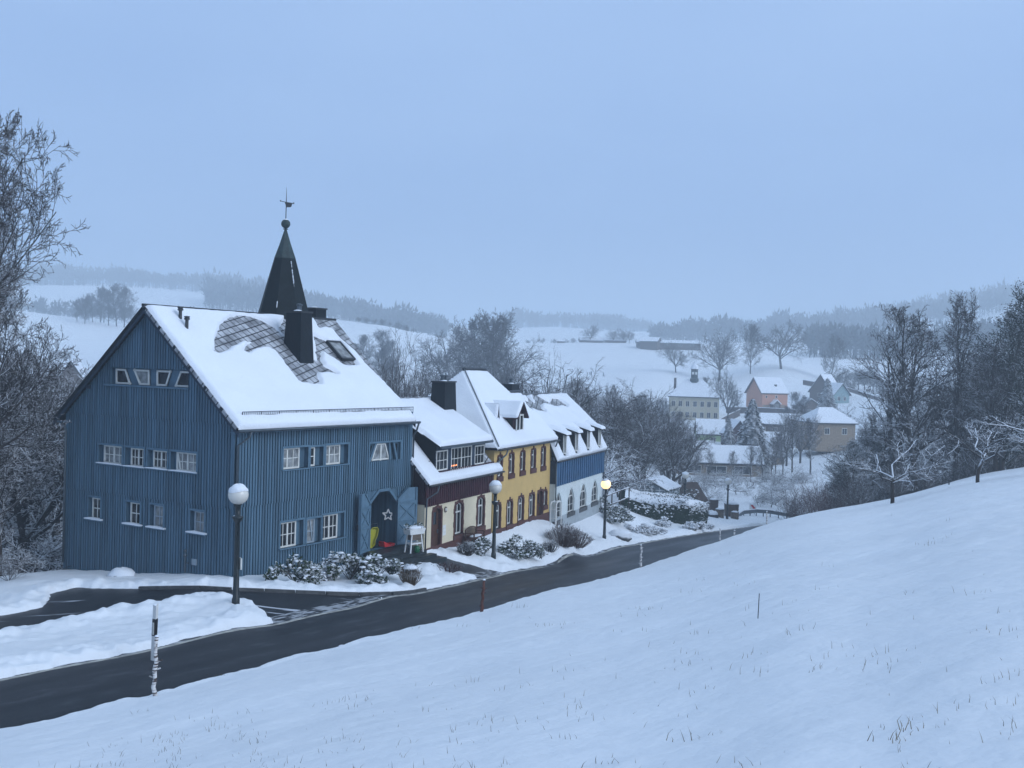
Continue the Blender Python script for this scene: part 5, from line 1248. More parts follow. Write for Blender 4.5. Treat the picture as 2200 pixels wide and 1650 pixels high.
b = MB(); b.ball((.03, 0, h), .07, 8, .5, -.2); b.build('snow', 'snow', t, True)
def on_crest(px, Yoff=-.35):
    d = ray(px, 1300); a = d.x; Yc = float(np.interp(a, _ca[:, 0], _ca[:, 1])) + Yoff
    return Yc
def stake(px, py, xt, yt, label, m='birch', r=.05, knots=3, cat='stake', nm='wooden_stake'):
    Y = on_crest(px); p = at(px, py, Y); zg = gz(p.x, Y); q = at(xt, yt, Y) - p; p.z = zg
    t = empty(nm, p, 0, label, cat, 'snow stakes along the road verge')
    pts = []; rad = []; n_ = 8
    for i in range(n_ + 1):
        f = i / n_; pts.append(Vector((q.x * f + random.uniform(-.025, .025) * (q.z), random.uniform(-.02, .02), -.15 + (q.z + .15) * f))); rad.append(r * (1 - .25 * f) * random.uniform(.9, 1.1))
    MB().tube(pts, rad, 8).build('stem', m, t, True)
    b = MB()
    for k in range(knots):
        i = random.randint(2, n_ - 1); s_ = random.choice((-1, 1)); b.tube([pts[i], pts[i] + Vector((s_ * .10 * q.z, 0, .05))], .015, 5)
    b.build('branch_stub', m, t)
    MB().ball(tuple(pts[-1] + Vector((0, 0, .0))), r * 1.0, 8, .7, 0).build('snow', 'snow', t, True)
    return t
m_ = bpy.data.materials.new('birch'); m_.use_nodes = True; n = m_.node_tree.nodes; l = m_.node_tree.links
tcn = n.new('ShaderNodeTexCoord'); mp_ = n.new('ShaderNodeMapping'); mp_.inputs['Scale'].default_value = (2, 2, 14); no = n.new('ShaderNodeTexNoise'); no.inputs['Scale'].default_value = 1.6; no.inputs['Detail'].default_value = 5
l.new(tcn.outputs['Object'], mp_.inputs[0]); l.new(mp_.outputs[0], no.inputs[0]); cr = n.new('ShaderNodeValToRGB')
cr.color_ramp.elements[0].position = .42; cr.color_ramp.elements[0].color = (.05, .03, .025, 1); cr.color_ramp.elements[1].position = .52; cr.color_ramp.elements[1].color = (.62, .60, .58, 1)
l.new(no.outputs['Fac'], cr.inputs[0]); l.new(cr.outputs[0], n['Principled BSDF'].inputs['Base Color']); n['Principled BSDF'].inputs['Roughness'].default_value = .8; M['birch'] = m_
mat('red_bark', (.09, .035, .025), .8, var=.3, scale=8)
stake(330, 1500, 338, 1373, 'knobbly white birch stake standing before the delineator, tallest of the stakes', 'birch', .047, 4)
stake(1035, 1318, 1039, 1250, 'reddish stake with white flecks at the roadside, middle of the snow slope edge', 'red_bark', .055, 4)
stake(1377, 1222, 1378, 1174, 'thin birch stake with short twig stubs on the verge below the lit lamp', 'birch', .06, 3)
stake(1547, 1163, 1547, 1136, 'slim pale stake at the verge, first of the close pair near the hedge', 'birch', .06, 2)
stake(1577, 1153, 1578, 1142, 'short pale stake just beyond the slim one at the verge', 'birch', .07, 0)
stake(1647, 1128, 1647, 1100, 'slender stake at the verge in front of the guard rail', 'birch', .06, 1)
Y = on_crest(735, .3); p = at(735, 1400, Y); p.z = gz(p.x, p.y) - .05; hh = at(735, 1386, Y).z - p.z
t = empty('marker_stone', p, .3, 'small white-capped marker stone peeping over the snow edge', 'marker stone')
b = MB(); b.box((-.09, -.06, 0), (.09, .06, hh - .04)); b.build('stone', 'white_paint', t); b = MB(); b.ball((0, 0, hh - .06), .12, 10, .55, -.1); b.build('snow', 'snow', t, True)
def rod(px, py, yt, Y, label, r=.012):
    p = at(px, py, Y); p.z = gz(p.x, Y); h = at(px, yt, Y).z - p.z
    b = MB(); b.tube([(0, 0, -.1), (0.01, 0, h)], r, 6); o = b.build('marker_rod', 'dark_metal'); o.location = p; tag(o, label, 'rod'); return o
# on the near slope: depth where the ray meets the snow
def GN(px, py):
    d = ray(px, py); Ys = np.linspace(4, 100, 1500); g = d.z * Ys - ground(d.x * Ys, Ys); k = np.where(g <= 0)[0]; Y = Ys[k[0]] if len(k) else 60
    return Vector((d.x * Y, Y, gz(d.x * Y, Y)))
g = GN(1628, 1329); rod(1628, 1329, 1275, g.y, 'thin dark rod standing alone in the open snow field', .006)
g = GN(2038, 1055); rod(2038, 1058, 1036, 80, 'short dark post at the field edge between two fruit trees', .05)
# ================================================================ hedge, greenhouse, bins, rail, sign
def lay(px, py): return G(px, py)
# clipped hedge: outline on the ground, body with leaves and snow on top
hA = at(1341, 1121, 97); hB = at(1478, 1128, 96); hC = at(1520, 1112, 101)
def hedgebox(name, p, q, wd, h0, h1, parent, seed, noleaf=0):
    rnd = random.Random(seed); v = Vector((q.x - p.x, q.y - p.y, 0)); L = v.length; v.normalize(); s_ = Vector((-v.y, v.x, 0)); n_ = max(2, int(L / .35)); b = MB()
    rows = []
    for i in range(n_ + 1):
        f = i / n_; c = p.lerp(q, f); zb = gz(c.x, c.y) - .2; hh = h0 + (h1 - h0) * f
        ring = []
        for (o_, z_) in ((0, 0), (-.05, .4), (0, .85), (.15, 1), (.5, 1.06), (.85, 1), (1, .85), (1.05, .4), (1, 0)):
            jit = rnd.uniform(-.07, .07); ring.append(c + s_ * (wd * o_ + jit) + Vector((0, 0, zb - c.z + (hh + .2) * z_ + rnd.uniform(-.07, .07))))
        rows.append(ring)
    k = 9; vs = [x for r_ in rows for x in r_]; fs = [(i * k + j, i * k + j + 1, (i + 1) * k + j + 1, (i + 1) * k + j) for i in range(n_) for j in range(k - 1)] + [tuple(range(k)), tuple(range(n_ * k + k - 1, n_ * k - 1, -1))]
    b.add(vs, fs); 
    for i in range(int(L * 330)):
        f = rnd.random(); c = p.lerp(q, f); zb = gz(c.x, c.y) if i % 40 == 0 else zb; hh = h0 + (h1 - h0) * f; side = rnd.random()
        if side < .72: o_ = rnd.uniform(-.06, .02) if side < .55 else rnd.uniform(.98, 1.06); z_ = rnd.uniform(.02, 1.0)
        else: o_ = rnd.random(); z_ = rnd.uniform(.94, 1.03)
        w0 = c + s_ * wd * o_; w0.z = zb + hh * z_
        t_ = Vector((rnd.gauss(0, 1), rnd.gauss(0, 1), rnd.gauss(.2, .8))).normalized(); u_ = t_.orthogonal().normalized(); l_ = rnd.uniform(.08, .2)
        b.add([w0, w0 + t_ * l_ * .5 + u_ * l_ * .3, w0 + t_ * l_, w0 + t_ * l_ * .5 - u_ * l_ * .3], [(0, 1, 2, 3)])
    o = b.build(name, 'hedge_leaf', parent)
    cl = MB()
    for i in range(int(L * 26)):
        f = rnd.random(); c = p.lerp(q, f); zb = gz(c.x, c.y) if i % 10 == 0 else zb; hh = h0 + (h1 - h0) * f; w0 = c + s_ * (-.05); w0.z = zb + hh * (1 - abs(rnd.gauss(0, .22))); cl.ball(tuple(w0), rnd.uniform(.04, .13), 6, .5, -.8, rnd)
    cl.build('snow_clumps', 'snow', parent, True)
    # snow on top
    sb = MB(); m_ = 7; vs = []
    for i in range(n_ + 1):
        f = i / n_; c = p.lerp(q, f); zb = gz(c.x, c.y); hh = h0 + (h1 - h0) * f
        for j in range(m_):
            o_ = -.03 + 1.06 * j / (m_ - 1); e_ = math.sin(math.pi * (j + .35) / (m_ - .3)); z_ = hh * 1.0 + .04 + .34 * e_ + rnd.uniform(-.05, .05) - (.12 if j in (0, m_ - 1) else 0) - rnd.uniform(0, .3) * (j == 0)
            w0 = c + s_ * wd * o_; vs.append((w0.x, w0.y, zb + z_))
    sb.add(vs, [(i * m_ + j, i * m_ + j + 1, (i + 1) * m_ + j + 1, (i + 1) * m_ + j) for i in range(n_) for j in range(m_ - 1)]); sb.build('snow', 'snow', parent, True)
    return o
hd = empty('clipped_hedge', hA, 0, 'dark clipped evergreen hedge under thick snow, beside the road', 'hedge')
def loc(o, child):
    for c in o.children: c.location = -Vector(o.location)
hedgebox('hedge_side', hA, hB, 2.2, 1.2, 1.9, hd, 3); hedgebox('hedge_side', hB, hC, 2.0, 1.9, 1.75, hd, 4); hedgebox('hedge_side', at(1345, 1108, 99.5), at(1500, 1092, 104), 1.2, 1.45, 1.5, hd, 5)
loc(hd, None)
# greenhouse
gh = empty('greenhouse', at(1433, 1055, 107) - Vector((0, 0, 1.7)), R(-24), 'small glass greenhouse with a clean snow-covered gable roof behind the hedge', 'greenhouse')
gw, gd = 3.9, 4.6
zt_ = 1.7
x1 = 0.0; x0 = -gw
zs_ = zt_; zr_ = at(1399, 1032, 107.8).z - gh.location.z
b = MB(); b.add([(x0, 0, -1), (x1, 0, -1), (x1, 0, zs_), (x0 + gw / 2, 0, zr_), (x0, 0, zs_), (x0, gd, 0), (x1, gd, 0), (x1, gd, zs_), (x0 + gw / 2, gd, zr_), (x0, gd, zs_)], [(0, 1, 2, 3, 4), (9, 8, 7, 6, 5), (1, 6, 7, 2), (0, 4, 9, 5)])
b.build('glazed_wall', 'greenhouse', gh)
b = MB(); fr = bfront(0)
for i in range(6):
    x = x0 + gw * i / 5; zz_ = zs_ + (zr_ - zs_) * (1 - abs(x - x0 - gw / 2) / (gw / 2)); b.beam((x, 0), (x, zz_), .05, .0, .03, fr)
b.beam((x0, zs_), (x1, zs_), .06, 0, .035, fr); b.beam((x0, zs_), (x0 + gw / 2, zr_), .08, 0, .04, fr); b.beam((x1, zs_), (x0 + gw / 2, zr_), .08, 0, .038, fr)
for i in range(6): y = gd * i / 5; b.box((x1 - .0, y - .03, 0), (x1 + .03, y + .03, zs_))
b.build('frame', 'white_paint', gh)
for s_ in (-1, 1):
    xm_ = x0 + gw / 2; U_ = Vector((s_ * (gw / 2 + .15), 0, -(zr_ - zs_) * (1 + .3 / gw))); pl_ = [(0, -.15), (U_.length, -.15), (U_.length, gd + .15), (0, gd + .15)]
    slope(gh, 'roof', (xm_, 0, zr_ + .03), U_, (0, 1, 0), pl_, .05, 'zinc'); snow_on(gh, (xm_, 0, zr_ + .04), U_, (0, 1, 0), pl_, .17, .12, (), 71 + s_, .02, .1, inset=-.03)
gl = empty('dark_shed', at(1497, 1082, 122), R(10), 'dark lean-to shed roof directly behind the greenhouse lamp', 'shed')
b = MB(); b.add([(-1.5, 0, -1), (1.5, 0, -1), (1.5, 3, -1), (-1.5, 3, -1), (-1.5, 0, .7), (1.5, 0, .2), (.5, 1.5, 2.3), (-1.0, 1.5, 2.3), (1.5, 3, .2), (-1.5, 3, .7)], [(0, 1, 5, 4), (4, 5, 6, 7), (1, 2, 8, 5), (5, 8, 6), (2, 3, 9, 8), (3, 0, 4, 9), (4, 7, 9), (7, 6, 8, 9)]); b.build('shed_body', 'far_brown', gl)
def bin_(px, py, Y, w_, h_, label, m='weathered', cap=.18, rz=0):
    p = at(px, py, Y); t = empty('storage_bin', p, rz, label, 'bin', 'bins and crates by the road bend')
    b = MB(); b.add([(-w_ / 2, -w_ / 2.4, -.4), (w_ / 2, -w_ / 2.4, -.4), (w_ / 2, w_ / 2.4, -.4), (-w_ / 2, w_ / 2.4, -.4), (-w_ / 1.85, -w_ / 2.2, h_), (w_ / 1.85, -w_ / 2.2, h_), (w_ / 1.85, w_ / 2.2, h_), (-w_ / 1.85, w_ / 2.2, h_)], [(4, 5, 6, 7), (0, 1, 5, 4), (1, 2, 6, 5), (2, 3, 7, 6), (3, 0, 4, 7)])
    for k in range(3): b.box((-w_ / 1.85 - .01, -w_ / 2.2 - .03, h_ * (.2 + .3 * k)), (w_ / 1.85 + .01, -w_ / 2.2 - .002, h_ * (.2 + .3 * k) + .05))
    b.build('bin_body', m, t); MB().box((-w_ / 1.8, -w_ / 2.1, h_ + .002), (w_ / 1.8, w_ / 2.1, h_ + .06)).build('lid', 'dark_metal', t)
    MB().ball((0, 0, h_ + .05), w_ * .56, 10, cap * 2, 0, random).build('snow', 'snow', t, True)
bin_(1545, 1117, 114, .8, 1.1, 'tall brown bin left of the lamp by the bend'); bin_(1533, 1098, 116, .8, 1.2, 'narrow brown box behind the dark cart', 'far_brown'); bin_(1571, 1103, 119, 1.3, 1.0, 'low brown bin with heaped snow behind the last lamp', 'far_brown', .22)
bin_(1528, 1117, 112, 1.2, .55, 'dark low cart-like box heaped with snow at the hedge end', 'dark_metal', .3)
bin_(1578, 1117, 116, .7, .8, 'small brown box right of the last lamp')
# guard rail
gpts = [at(1583, 1118, 122), at(1598, 1108, 126), at(1625, 1105, 129), at(1655, 1107, 131), at(1690, 1113, 132), at(1760, 1120, 132)]
gp0 = gpts[0]; gr_ = empty('guard_rail', gp0, 0, 'curved steel guard rail along the outside of the road bend', 'guard rail')
b = MB(); vs = []; dense = []
for i in range(len(gpts) - 1):
    for k in range(4): dense.append(gpts[i].lerp(gpts[i + 1], k / 4) - gp0)
dense.append(gpts[-1] - gp0)
for q in dense: vs += [q + Vector((0, 0, .62)), q + Vector((0, -.08, .50)), q + Vector((0, 0, .40)), q + Vector((0, -.08, .30)), q + Vector((0, 0, .18))]
k = 5; b.add(vs, [(i * k + j, i * k + j + 1, (i + 1) * k + j + 1, (i + 1) * k + j) for i in range(len(dense) - 1) for j in range(4)]); b.build('rail', 'zinc', gr_)
for i in range(0, len(dense), 2): MB().box((dense[i].x - .05, dense[i].y + .02, dense[i].z - .7), (dense[i].x + .05, dense[i].y + .12, dense[i].z + .55)).build('rail_post', 'zinc', gr_)
b = MB(); vs = []
for q in dense: vs += [q + Vector((0, -.09, .62)), q + Vector((0, .02, .70)), q + Vector((0, .12, .62))]
b.add(vs, [(i * 3 + j, i * 3 + j + 1, (i + 1) * 3 + j + 1, (i + 1) * 3 + j) for i in range(len(dense) - 1) for j in range(2)]); b.build('snow', 'snow', gr_)
cp_ = at(1617, 1106, 131); cs = empty('curve_sign', cp_, R(-6), 'white bend sign with a red chevron behind the guard rail', 'road sign')
MB().box((-.42, 0, .35), (.42, .03, 1.25)).build('sign_plate', 'white_paint', cs); b = MB(); b.prism([(-.30, .40), (-.02, .40), (.34, .80), (-.02, 1.20), (-.30, 1.20), (.02, .80)], .002, .02, bfront(0)); b.build('chevron', 'red_paint', cs)
MB().box((-.42, -.02, 1.252), (.42, .05, 1.36)).build('snow', 'snow', cs); b = MB(); b.tube([(-.2, .05, -.6), (-.2, .05, 1.2)], .03, 6); b.tube([(.2, .05, -.6), (.2, .05, 1.2)], .03, 6); b.build('sign_post', 'zinc', cs)
# log rail in the far garden
b = MB(); p0 = at(1296, 1068, 92); p1 = at(1352, 1047, 96); ra = empty('log_rail', p0, 0, 'snowy rustic pole rail running from the terrace end to the greenhouse', 'rail')
for dz in (0, -.9): b.tube([Vector((0, 0, dz)), p1 - p0 + Vector((0, 0, dz))], .07, 6)
b.build('pole', 'bark_snow', ra); b = MB()
for f in (0, .33, .66, 1): q = (p1 - p0) * f; b.tube([q + Vector((0, 0, -2)), q + Vector((0, 0, .1))], .06, 5)
b.build('rail_post', 'bark_snow', ra)
# ================================================================ shrubs
def shrub(kind, px, py, Y, w_, h_, label, seed, group=None, m='leaf', snowy=.5, sy=.6, n=None):
    rnd = random.Random(seed); p = at(px, py, Y); p.z = gz(p.x, Y) - .05
    t = empty(kind, p, rnd.uniform(0, 1), label, 'shrub', group)
    b = MB(); s_ = MB(); lumps = n or max(5, int(w_ * 7))
    for i in range(lumps):
        a = rnd.uniform(0, 6.28); q = math.sqrt(rnd.random()); cx_ = w_ / 2 * q * math.cos(a); cy_ = w_ / 2 * sy * q * math.sin(a); top = h_ * (1 - .65 * q * q) * rnd.uniform(.7, 1.1); cz = top * rnd.uniform(.45, 1)
        leafy(b, (cx_, cy_, cz), .26, 95, .16, rnd, .1)
        for j in range(int(7 * snowy)):
            d = Vector((rnd.gauss(0, 1), rnd.gauss(0, 1), abs(rnd.gauss(.5, .5)))).normalized(); s_.ball(tuple(Vector((cx_, cy_, cz)) + d * .25), rnd.uniform(.04, .14), 7, .42, -.7, rnd, rnd.uniform(.7, 1.3), rnd.uniform(.6, 1.1))
    st_ = MB()
    for i in range(8): a = rnd.uniform(0, 6.28); st_.tube([(0, 0, 0), (w_ * .3 * math.cos(a), w_ * .3 * sy * math.sin(a), h_ * .6)], .02, 4)
    st_.build('stems', 'twig', t); b.build('foliage', m, t); s_.build('snow', 'snow', t, True)
    return t
def twigshrub(px, py, Y, w_, h_, label, seed, m='twig_heavy', n=90, group=None, sy=.7, cap=False, kind='bare_shrub', r=.018):
    rnd = random.Random(seed); p = at(px, py, Y); p.z = gz(p.x, Y) - .05; t = empty(kind, p, 0, label, 'shrub', group); b = MB()
    for i in range(n):
        a = rnd.uniform(0, 6.28); q = math.sqrt(rnd.random()); x, y = math.cos(a) * q, math.sin(a) * q * sy; hz = h_ * math.sqrt(max(.08, 1 - .75 * q * q)) * rnd.uniform(.75, 1.05)
        p0_ = Vector((x * w_ * .22, y * w_ * .22, 0)); p2_ = Vector((x * w_ / 2, y * w_ / 2, hz)); pm = p0_.lerp(p2_, .5) + Vector((x * .1, y * .1, hz * .08)); b.tube([p0_, pm, p2_], [r, r * .8, r * .4], 4, False)
        for k in range(4):
            f = rnd.uniform(.3, .95); c = pm.lerp(p2_, f); d = Vector((rnd.uniform(-1, 1), rnd.uniform(-1, 1), rnd.uniform(.2, 1))) * h_ * .18; b.tube([c, c + d], [r * .6, r * .3], 3, False)
    b.build('twigs', m, t)
    if cap: c = MB(); c.ball((0, 0, h_ * .70), w_ * .34, 12, .75, .35, rnd); c.build('snow', 'snow', t, True)
    return t
shrub('evergreen_shrub', 636, 1240, 44.6, 2.2, 1.1, 'dark green evergreen bush at the foot of the blue house, under the lower windows', 1, snowy=.35)
shrub('evergreen_shrub', 690, 1225, 47.0, 1.6, .8, 'small snow-flecked bush beside the dark green evergreen bush', 2, m='leaf_brown')
shrub('rhododendron', 752, 1225, 47.4, 2.6, 1.5, 'large snow-laden rhododendron in front of the open blue doorway', 3, snowy=.8)
shrub('rhododendron', 812, 1225, 48.6, 2.4, 1.25, 'rounded snowy rhododendron between the large one and the steps', 4, snowy=.8)
shrub('rhododendron', 800, 1248, 46.4, 1.6, .7, 'low bush half buried in snow near the driveway kerb', 6, snowy=.6)
twigshrub(881, 1250, 47.6, 1.05, .95, 'round clipped bare bush with a dome of snow, by the road', 5, 'straw', n=120, cap=True, r=.013)
twigshrub(960, 1222, 52.5, 1.7, .5, 'low tuft of dry reddish stems beside the dark path', 7, 'twig_red', 60)
twigshrub(1000, 1200, 57.6, 1.0, .8, 'grey twiggy bush left of the second lamp', 9, n=120)
shrub('evergreen_shrub', 1040, 1192, 59.5, 2.0, .9, 'snowy evergreen bush at the end of the cream wall, behind the second lamp', 10, snowy=.7)
shrub('evergreen_shrub', 1112, 1188, 61.5, 2.9, 1.3, 'broad snowy evergreen bush in front of the yellow house', 11, snowy=.6)
shrub('evergreen_shrub', 1135, 1195, 62.5, 1.8, .9, 'low snowy bush right of the broad evergreen one', 13, snowy=.6)
twigshrub(1212, 1180, 67.5, 2.6, 1.45, 'brownish twiggy bush in front of the pale arched windows, the larger one', 14, 'twig_brown', 200)
twigshrub(1236, 1160, 70.0, 2.6, 1.1, 'spreading brownish bush close behind the larger twiggy one', 15, 'twig_brown', 150)
twigshrub(1180, 1185, 66, 1.3, .7, 'small twiggy bush near the yellow house door', 16, 'twig_heavy', 90)
for i, (px_, py_, Y_, w_, h_, lb) in enumerate([(1318, 1118, 83, 2.2, 1.4, 'snowy evergreen bush right behind the lit lamp'), (1336, 1122, 85, 1.8, 1.2, 'snowy evergreen bush at the near end of the clipped hedge'), (1300, 1112, 84, 1.6, 1.3, 'snowy bush against the corner of the pale house'),
        (1376, 1138, 84, 2.4, .9, 'low mixed shrub bed in the rockery before the hedge'), (1408, 1138, 86, 2.0, .7, 'low snowy shrubs at the rockery edge near the road'), (1424, 1110, 93, 1.6, .7, 'small snowy bush just in front of the hedge face'), (1500, 1130, 94, 2.6, .8, 'snow-bent shrub at the foot of the hedge end')]):
    shrub('evergreen_shrub', px_, py_, Y_, w_, h_, lb, 30 + i, m='leaf' if i < 3 else 'leaf_brown', snowy=.7)
def boulder(px, py, Y, r, label, seed):
    rnd = random.Random(seed); p = at(px, py, Y); p.z = gz(p.x, Y) - r * .05; b = MB(); b.ball((0, 0, 0), r, 12, .75, -.5, rnd, 1.2, .9); o = b.build('boulder', 'rock', None, True); o.location = p; tag(o, label, 'rock'); return o
boulder(1331, 1147, 79, .75, 'round snow-capped boulder in the garden right of the lit lamp', 1); boulder(1352, 1128, 84, .5, 'smaller snowy rock behind the round boulder', 2); boulder(262, 1220, 46.5, .5, 'snow-covered mound against the blue gable wall', 3)
# dry grass and stalks through the snow
rnd = random.Random(12); b = MB()
def blade(p, h, r, lean):
    t_ = Vector((rnd.uniform(-1, 1) * lean, rnd.uniform(-1, 1) * lean, 1)); m_ = p + t_ * h * .5; e_ = p + t_ * h + Vector((rnd.uniform(-1, 1), rnd.uniform(-1, 1), -.3)) * h * lean * .6
    s_ = Vector((1, 0, 0)) * r; b.add([p - s_, p + s_, m_ + s_ * .7, e_, m_ - s_ * .7], [(0, 1, 2, 4), (4, 2, 3)])
pts = []
for i in range(430):
    px_ = rnd.uniform(0, 2250); cy_ = float(np.interp(px_, [c[0] for c in CREST_PX], [c[1] for c in CREST_PX])); f = rnd.random() ** .9; py_ = cy_ + 6 + (1690 - cy_) * f; pts.append((px_, py_))
vx = []
for (px_, py_) in pts:
    d = ray(px_, py_); a = d.x; Yc = float(np.interp(a, _ca[:, 0], _ca[:, 1])); zc_ = float(np.interp(a, _ca[:, 0], _ca[:, 2])) * Yc; kk = (zc_ + 1.65) / Yc
    den = d.z - kk; Y = -1.65 / den if den < -1e-4 else Yc * .9; vx.append((a * min(Y, Yc), min(Y, Yc)))
vx = np.array(vx); vx = vx[vnoise(vx[:, 0] / (1 + vx[:, 1] * .12), vx[:, 1] / (1 + vx[:, 1] * .12), 77) > .42]; vz = ground(vx[:, 0], vx[:, 1])
for (x, y), z in zip(vx, vz):
    n_ = 1 if rnd.random() < .55 else rnd.randint(2, 8); sc_ = min(1.9, .65 + y / 28)
    for k in range(n_):
        q = Vector((x + rnd.gauss(0, .07) * n_ ** .5 * sc_, y + rnd.gauss(0, .05), z - .02)); blade(q, rnd.uniform(.02, .10) * sc_, .0022 * sc_, rnd.uniform(.1, .8))
for (px_, py_, n_) in [(1500, 1590, 14), (1990, 1570, 10), (1930, 1600, 7), (1310, 1640, 6), (480, 1452, 9), (310, 1530, 7), (120, 1540, 4), (1010, 1345, 6), (1180, 1345, 8), (540, 1600, 8), (1950, 1590, 6), (900, 1350, 5)]:
    g_ = GN(px_, py_)
    for k in range(n_): blade(g_ + Vector((rnd.gauss(0, .14), rnd.gauss(0, .05), -.02)), rnd.uniform(.04, .12), .0024 * (1 + g_.y / 40), .6)
o = b.build('dry_grass', 'grass_dry'); tag(o, 'scattered dry grass blades poking through the snow slope', 'grass', kind='stuff')
# ================================================================ trees
def growtree(seed, H=10.0, trunk=.28, leader=True, nlimb=14, ang=(35, 60), up=.10, lv=3, ratio=.42, r0=.22, crook=.12, kids=(7, 5), tip=.006, limb_len=.45, shape=1.0, bare_to=.25, droop=0.0, side=4):
    rnd = random.Random(seed); T = MB(); K = MB()
    def seg(p, d, L, r, r_end, n, crk, upw, k, B):
        pts = [p]; rad = [r]; ds = []
        for i in range(n):
            d = (d + Vector((rnd.gauss(0, crk), rnd.gauss(0, crk), rnd.gauss(0, crk) * .6 + upw))).normalized(); p = p + d * (L / n); pts.append(p); rad.append(r + (r_end - r) * (i + 1) / n); ds.append(d)
        B.tube(pts, rad, k, False); return pts, rad, ds
    def branch(p, d, L, r, lev):
        n = 4 if lev == 1 else (3 if lev == 2 else 2)
        pts, rad, ds = seg(p, d, L, r, r * .35 + tip * .3, n, crook * (1 + .4 * lev), up * (1 if lev < 3 else .5) - droop * (lev >= 2), side if lev == 1 else 3, K)
        if lev >= lv: return
        m = kids[min(lev - 1, len(kids) - 1)]
        for i in range(m):
            f = .22 + .78 * (i + rnd.random() * .8) / m; f = min(f, .99); j = min(int(f * n), n - 1); q = pts[j].lerp(pts[j + 1], f * n - j); dd = ds[j]
            ax = dd.orthogonal().normalized(); ax.rotate(Matrix.Rotation(rnd.uniform(0, 6.28), 3, dd)); nd = (dd + ax * math.tan(R(rnd.uniform(28, 58)))).normalized()
            branch(q, nd, L * ratio * rnd.uniform(.7, 1.25) * (1.15 - .45 * f), max(rad[j] * .5, tip), lev + 1)
    if leader:
        pts, rad, ds = seg(Vector((0, 0, -.3)), Vector((0, 0, 1)), H * .97, r0, .02, 12, crook * .35, .05, 7, T)
        n = 12
        for i in range(nlimb):
            f = bare_to + (1 - bare_to) * (i + rnd.random()) / nlimb; f = min(f, .98); j = min(int(f * n), n - 1); q = pts[j].lerp(pts[j + 1], f * n - j)
            g = (f - bare_to) / (1 - bare_to); L = H * limb_len * ((math.sin(math.pi * min(1, .18 + .80 * g)) ** shape) * .85 + .15) * rnd.uniform(.75, 1.15)
            a = rnd.uniform(0, 6.28); th = R(rnd.uniform(*ang)) * (1.15 - .5 * g); nd = Vector((math.sin(th) * math.cos(a), math.sin(th) * math.sin(a), math.cos(th)))
            branch(q, nd, L, max(rad[j] * .45, tip * 2), 1)
    else:
        pts, rad, ds = seg(Vector((0, 0, -.3)), Vector((rnd.uniform(-.08, .08), rnd.uniform(-.08, .08), 1)).normalized(), H * trunk + .3, r0, r0 * .75, 4, crook * .4, .05, 7, T)
        for i in range(nlimb):
            a = 6.28 * (i + rnd.random() * .7) / nlimb; th = R(rnd.uniform(*ang)); nd = Vector((math.sin(th) * math.cos(a), math.sin(th) * math.sin(a), math.cos(th)))
            q = pts[-1].lerp(pts[-2], rnd.random() * .8 * (i > 1)); branch(q, nd, H * limb_len * rnd.uniform(.75, 1.1), r0 * rnd.uniform(.4, .6), 1)
    return T, K
PROTO = {}
def proto(name, m_trunk, m_crown, **kw):
    T, K = growtree(**kw); PROTO[name] = (T.mesh('trunk', m_trunk, True), K.mesh('crown', m_crown))
proto('fine0', 'bark_snow', 'twig', seed=7, leader=True, nlimb=30, ang=(35, 62), limb_len=.36, r0=.16, kids=(8, 6, 5, 3), lv=5, ratio=.50, bare_to=.12, tip=.008, up=.08, crook=.07)
for i in range(3):
    proto('broad%d' % i, 'bark_snow', 'twig', seed=10 + i, leader=False, nlimb=7, ang=(12, 62), limb_len=.62, trunk=.26, r0=.24, kids=(9, 7, 5), lv=4, ratio=.46, up=.06, crook=.13, tip=.012)
    proto('tall%d' % i, 'bark_snow', 'twig', seed=20 + i, leader=True, nlimb=26, ang=(28, 52), limb_len=.34, r0=.17, kids=(8, 6, 4), lv=4, ratio=.46, bare_to=.22, tip=.011, up=.10)
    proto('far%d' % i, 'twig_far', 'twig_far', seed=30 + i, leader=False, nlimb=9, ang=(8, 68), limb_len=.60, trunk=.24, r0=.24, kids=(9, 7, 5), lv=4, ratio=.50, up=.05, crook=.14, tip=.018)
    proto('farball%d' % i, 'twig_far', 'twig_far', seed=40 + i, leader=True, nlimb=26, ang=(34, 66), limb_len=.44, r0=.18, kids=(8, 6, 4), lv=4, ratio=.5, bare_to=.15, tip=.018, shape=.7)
    proto('bush%d' % i, 'twig', 'twig', seed=50 + i, leader=False, nlimb=16, ang=(4, 48), limb_len=.85, trunk=.03, r0=.10, kids=(10, 6), lv=3, ratio=.40, up=.16, crook=.08, tip=.014)
    proto('redbush%d' % i, 'twig_red', 'twig_red', seed=60 + i, leader=False, nlimb=18, ang=(4, 45), limb_len=.85, trunk=.03, r0=.08, kids=(10, 6), lv=3, ratio=.42, up=.15, crook=.08, tip=.014)
    proto('fruit%d' % i, 'bark_snow', 'twig_heavy', seed=71 + i, leader=False, nlimb=6, ang=(48, 80), limb_len=.72, trunk=.30, r0=.20, kids=(7, 6, 4), lv=4, ratio=.42, up=.05, crook=.28, tip=.016, side=5)
    proto('old%d' % i, 'bark_snow', 'twig', seed=140 + i, leader=False, nlimb=6, ang=(8, 42), limb_len=.68, trunk=.18, r0=.17, kids=(7, 4), lv=3, ratio=.38, up=.10, crook=.20, tip=.016)
    proto('snowy%d' % i, 'bark_snow', 'twig_heavy', seed=80 + i, leader=False, nlimb=8, ang=(30, 85), limb_len=.62, trunk=.16, r0=.16, kids=(8, 6, 4), lv=4, ratio=.46, up=-.02, crook=.18, tip=.018)
    proto('ivy%d' % i, 'bark_snow', 'ivy', seed=90 + i, leader=True, nlimb=24, ang=(30, 60), limb_len=.32, r0=.16, kids=(7, 5), lv=3, ratio=.46, bare_to=.05, tip=.02)
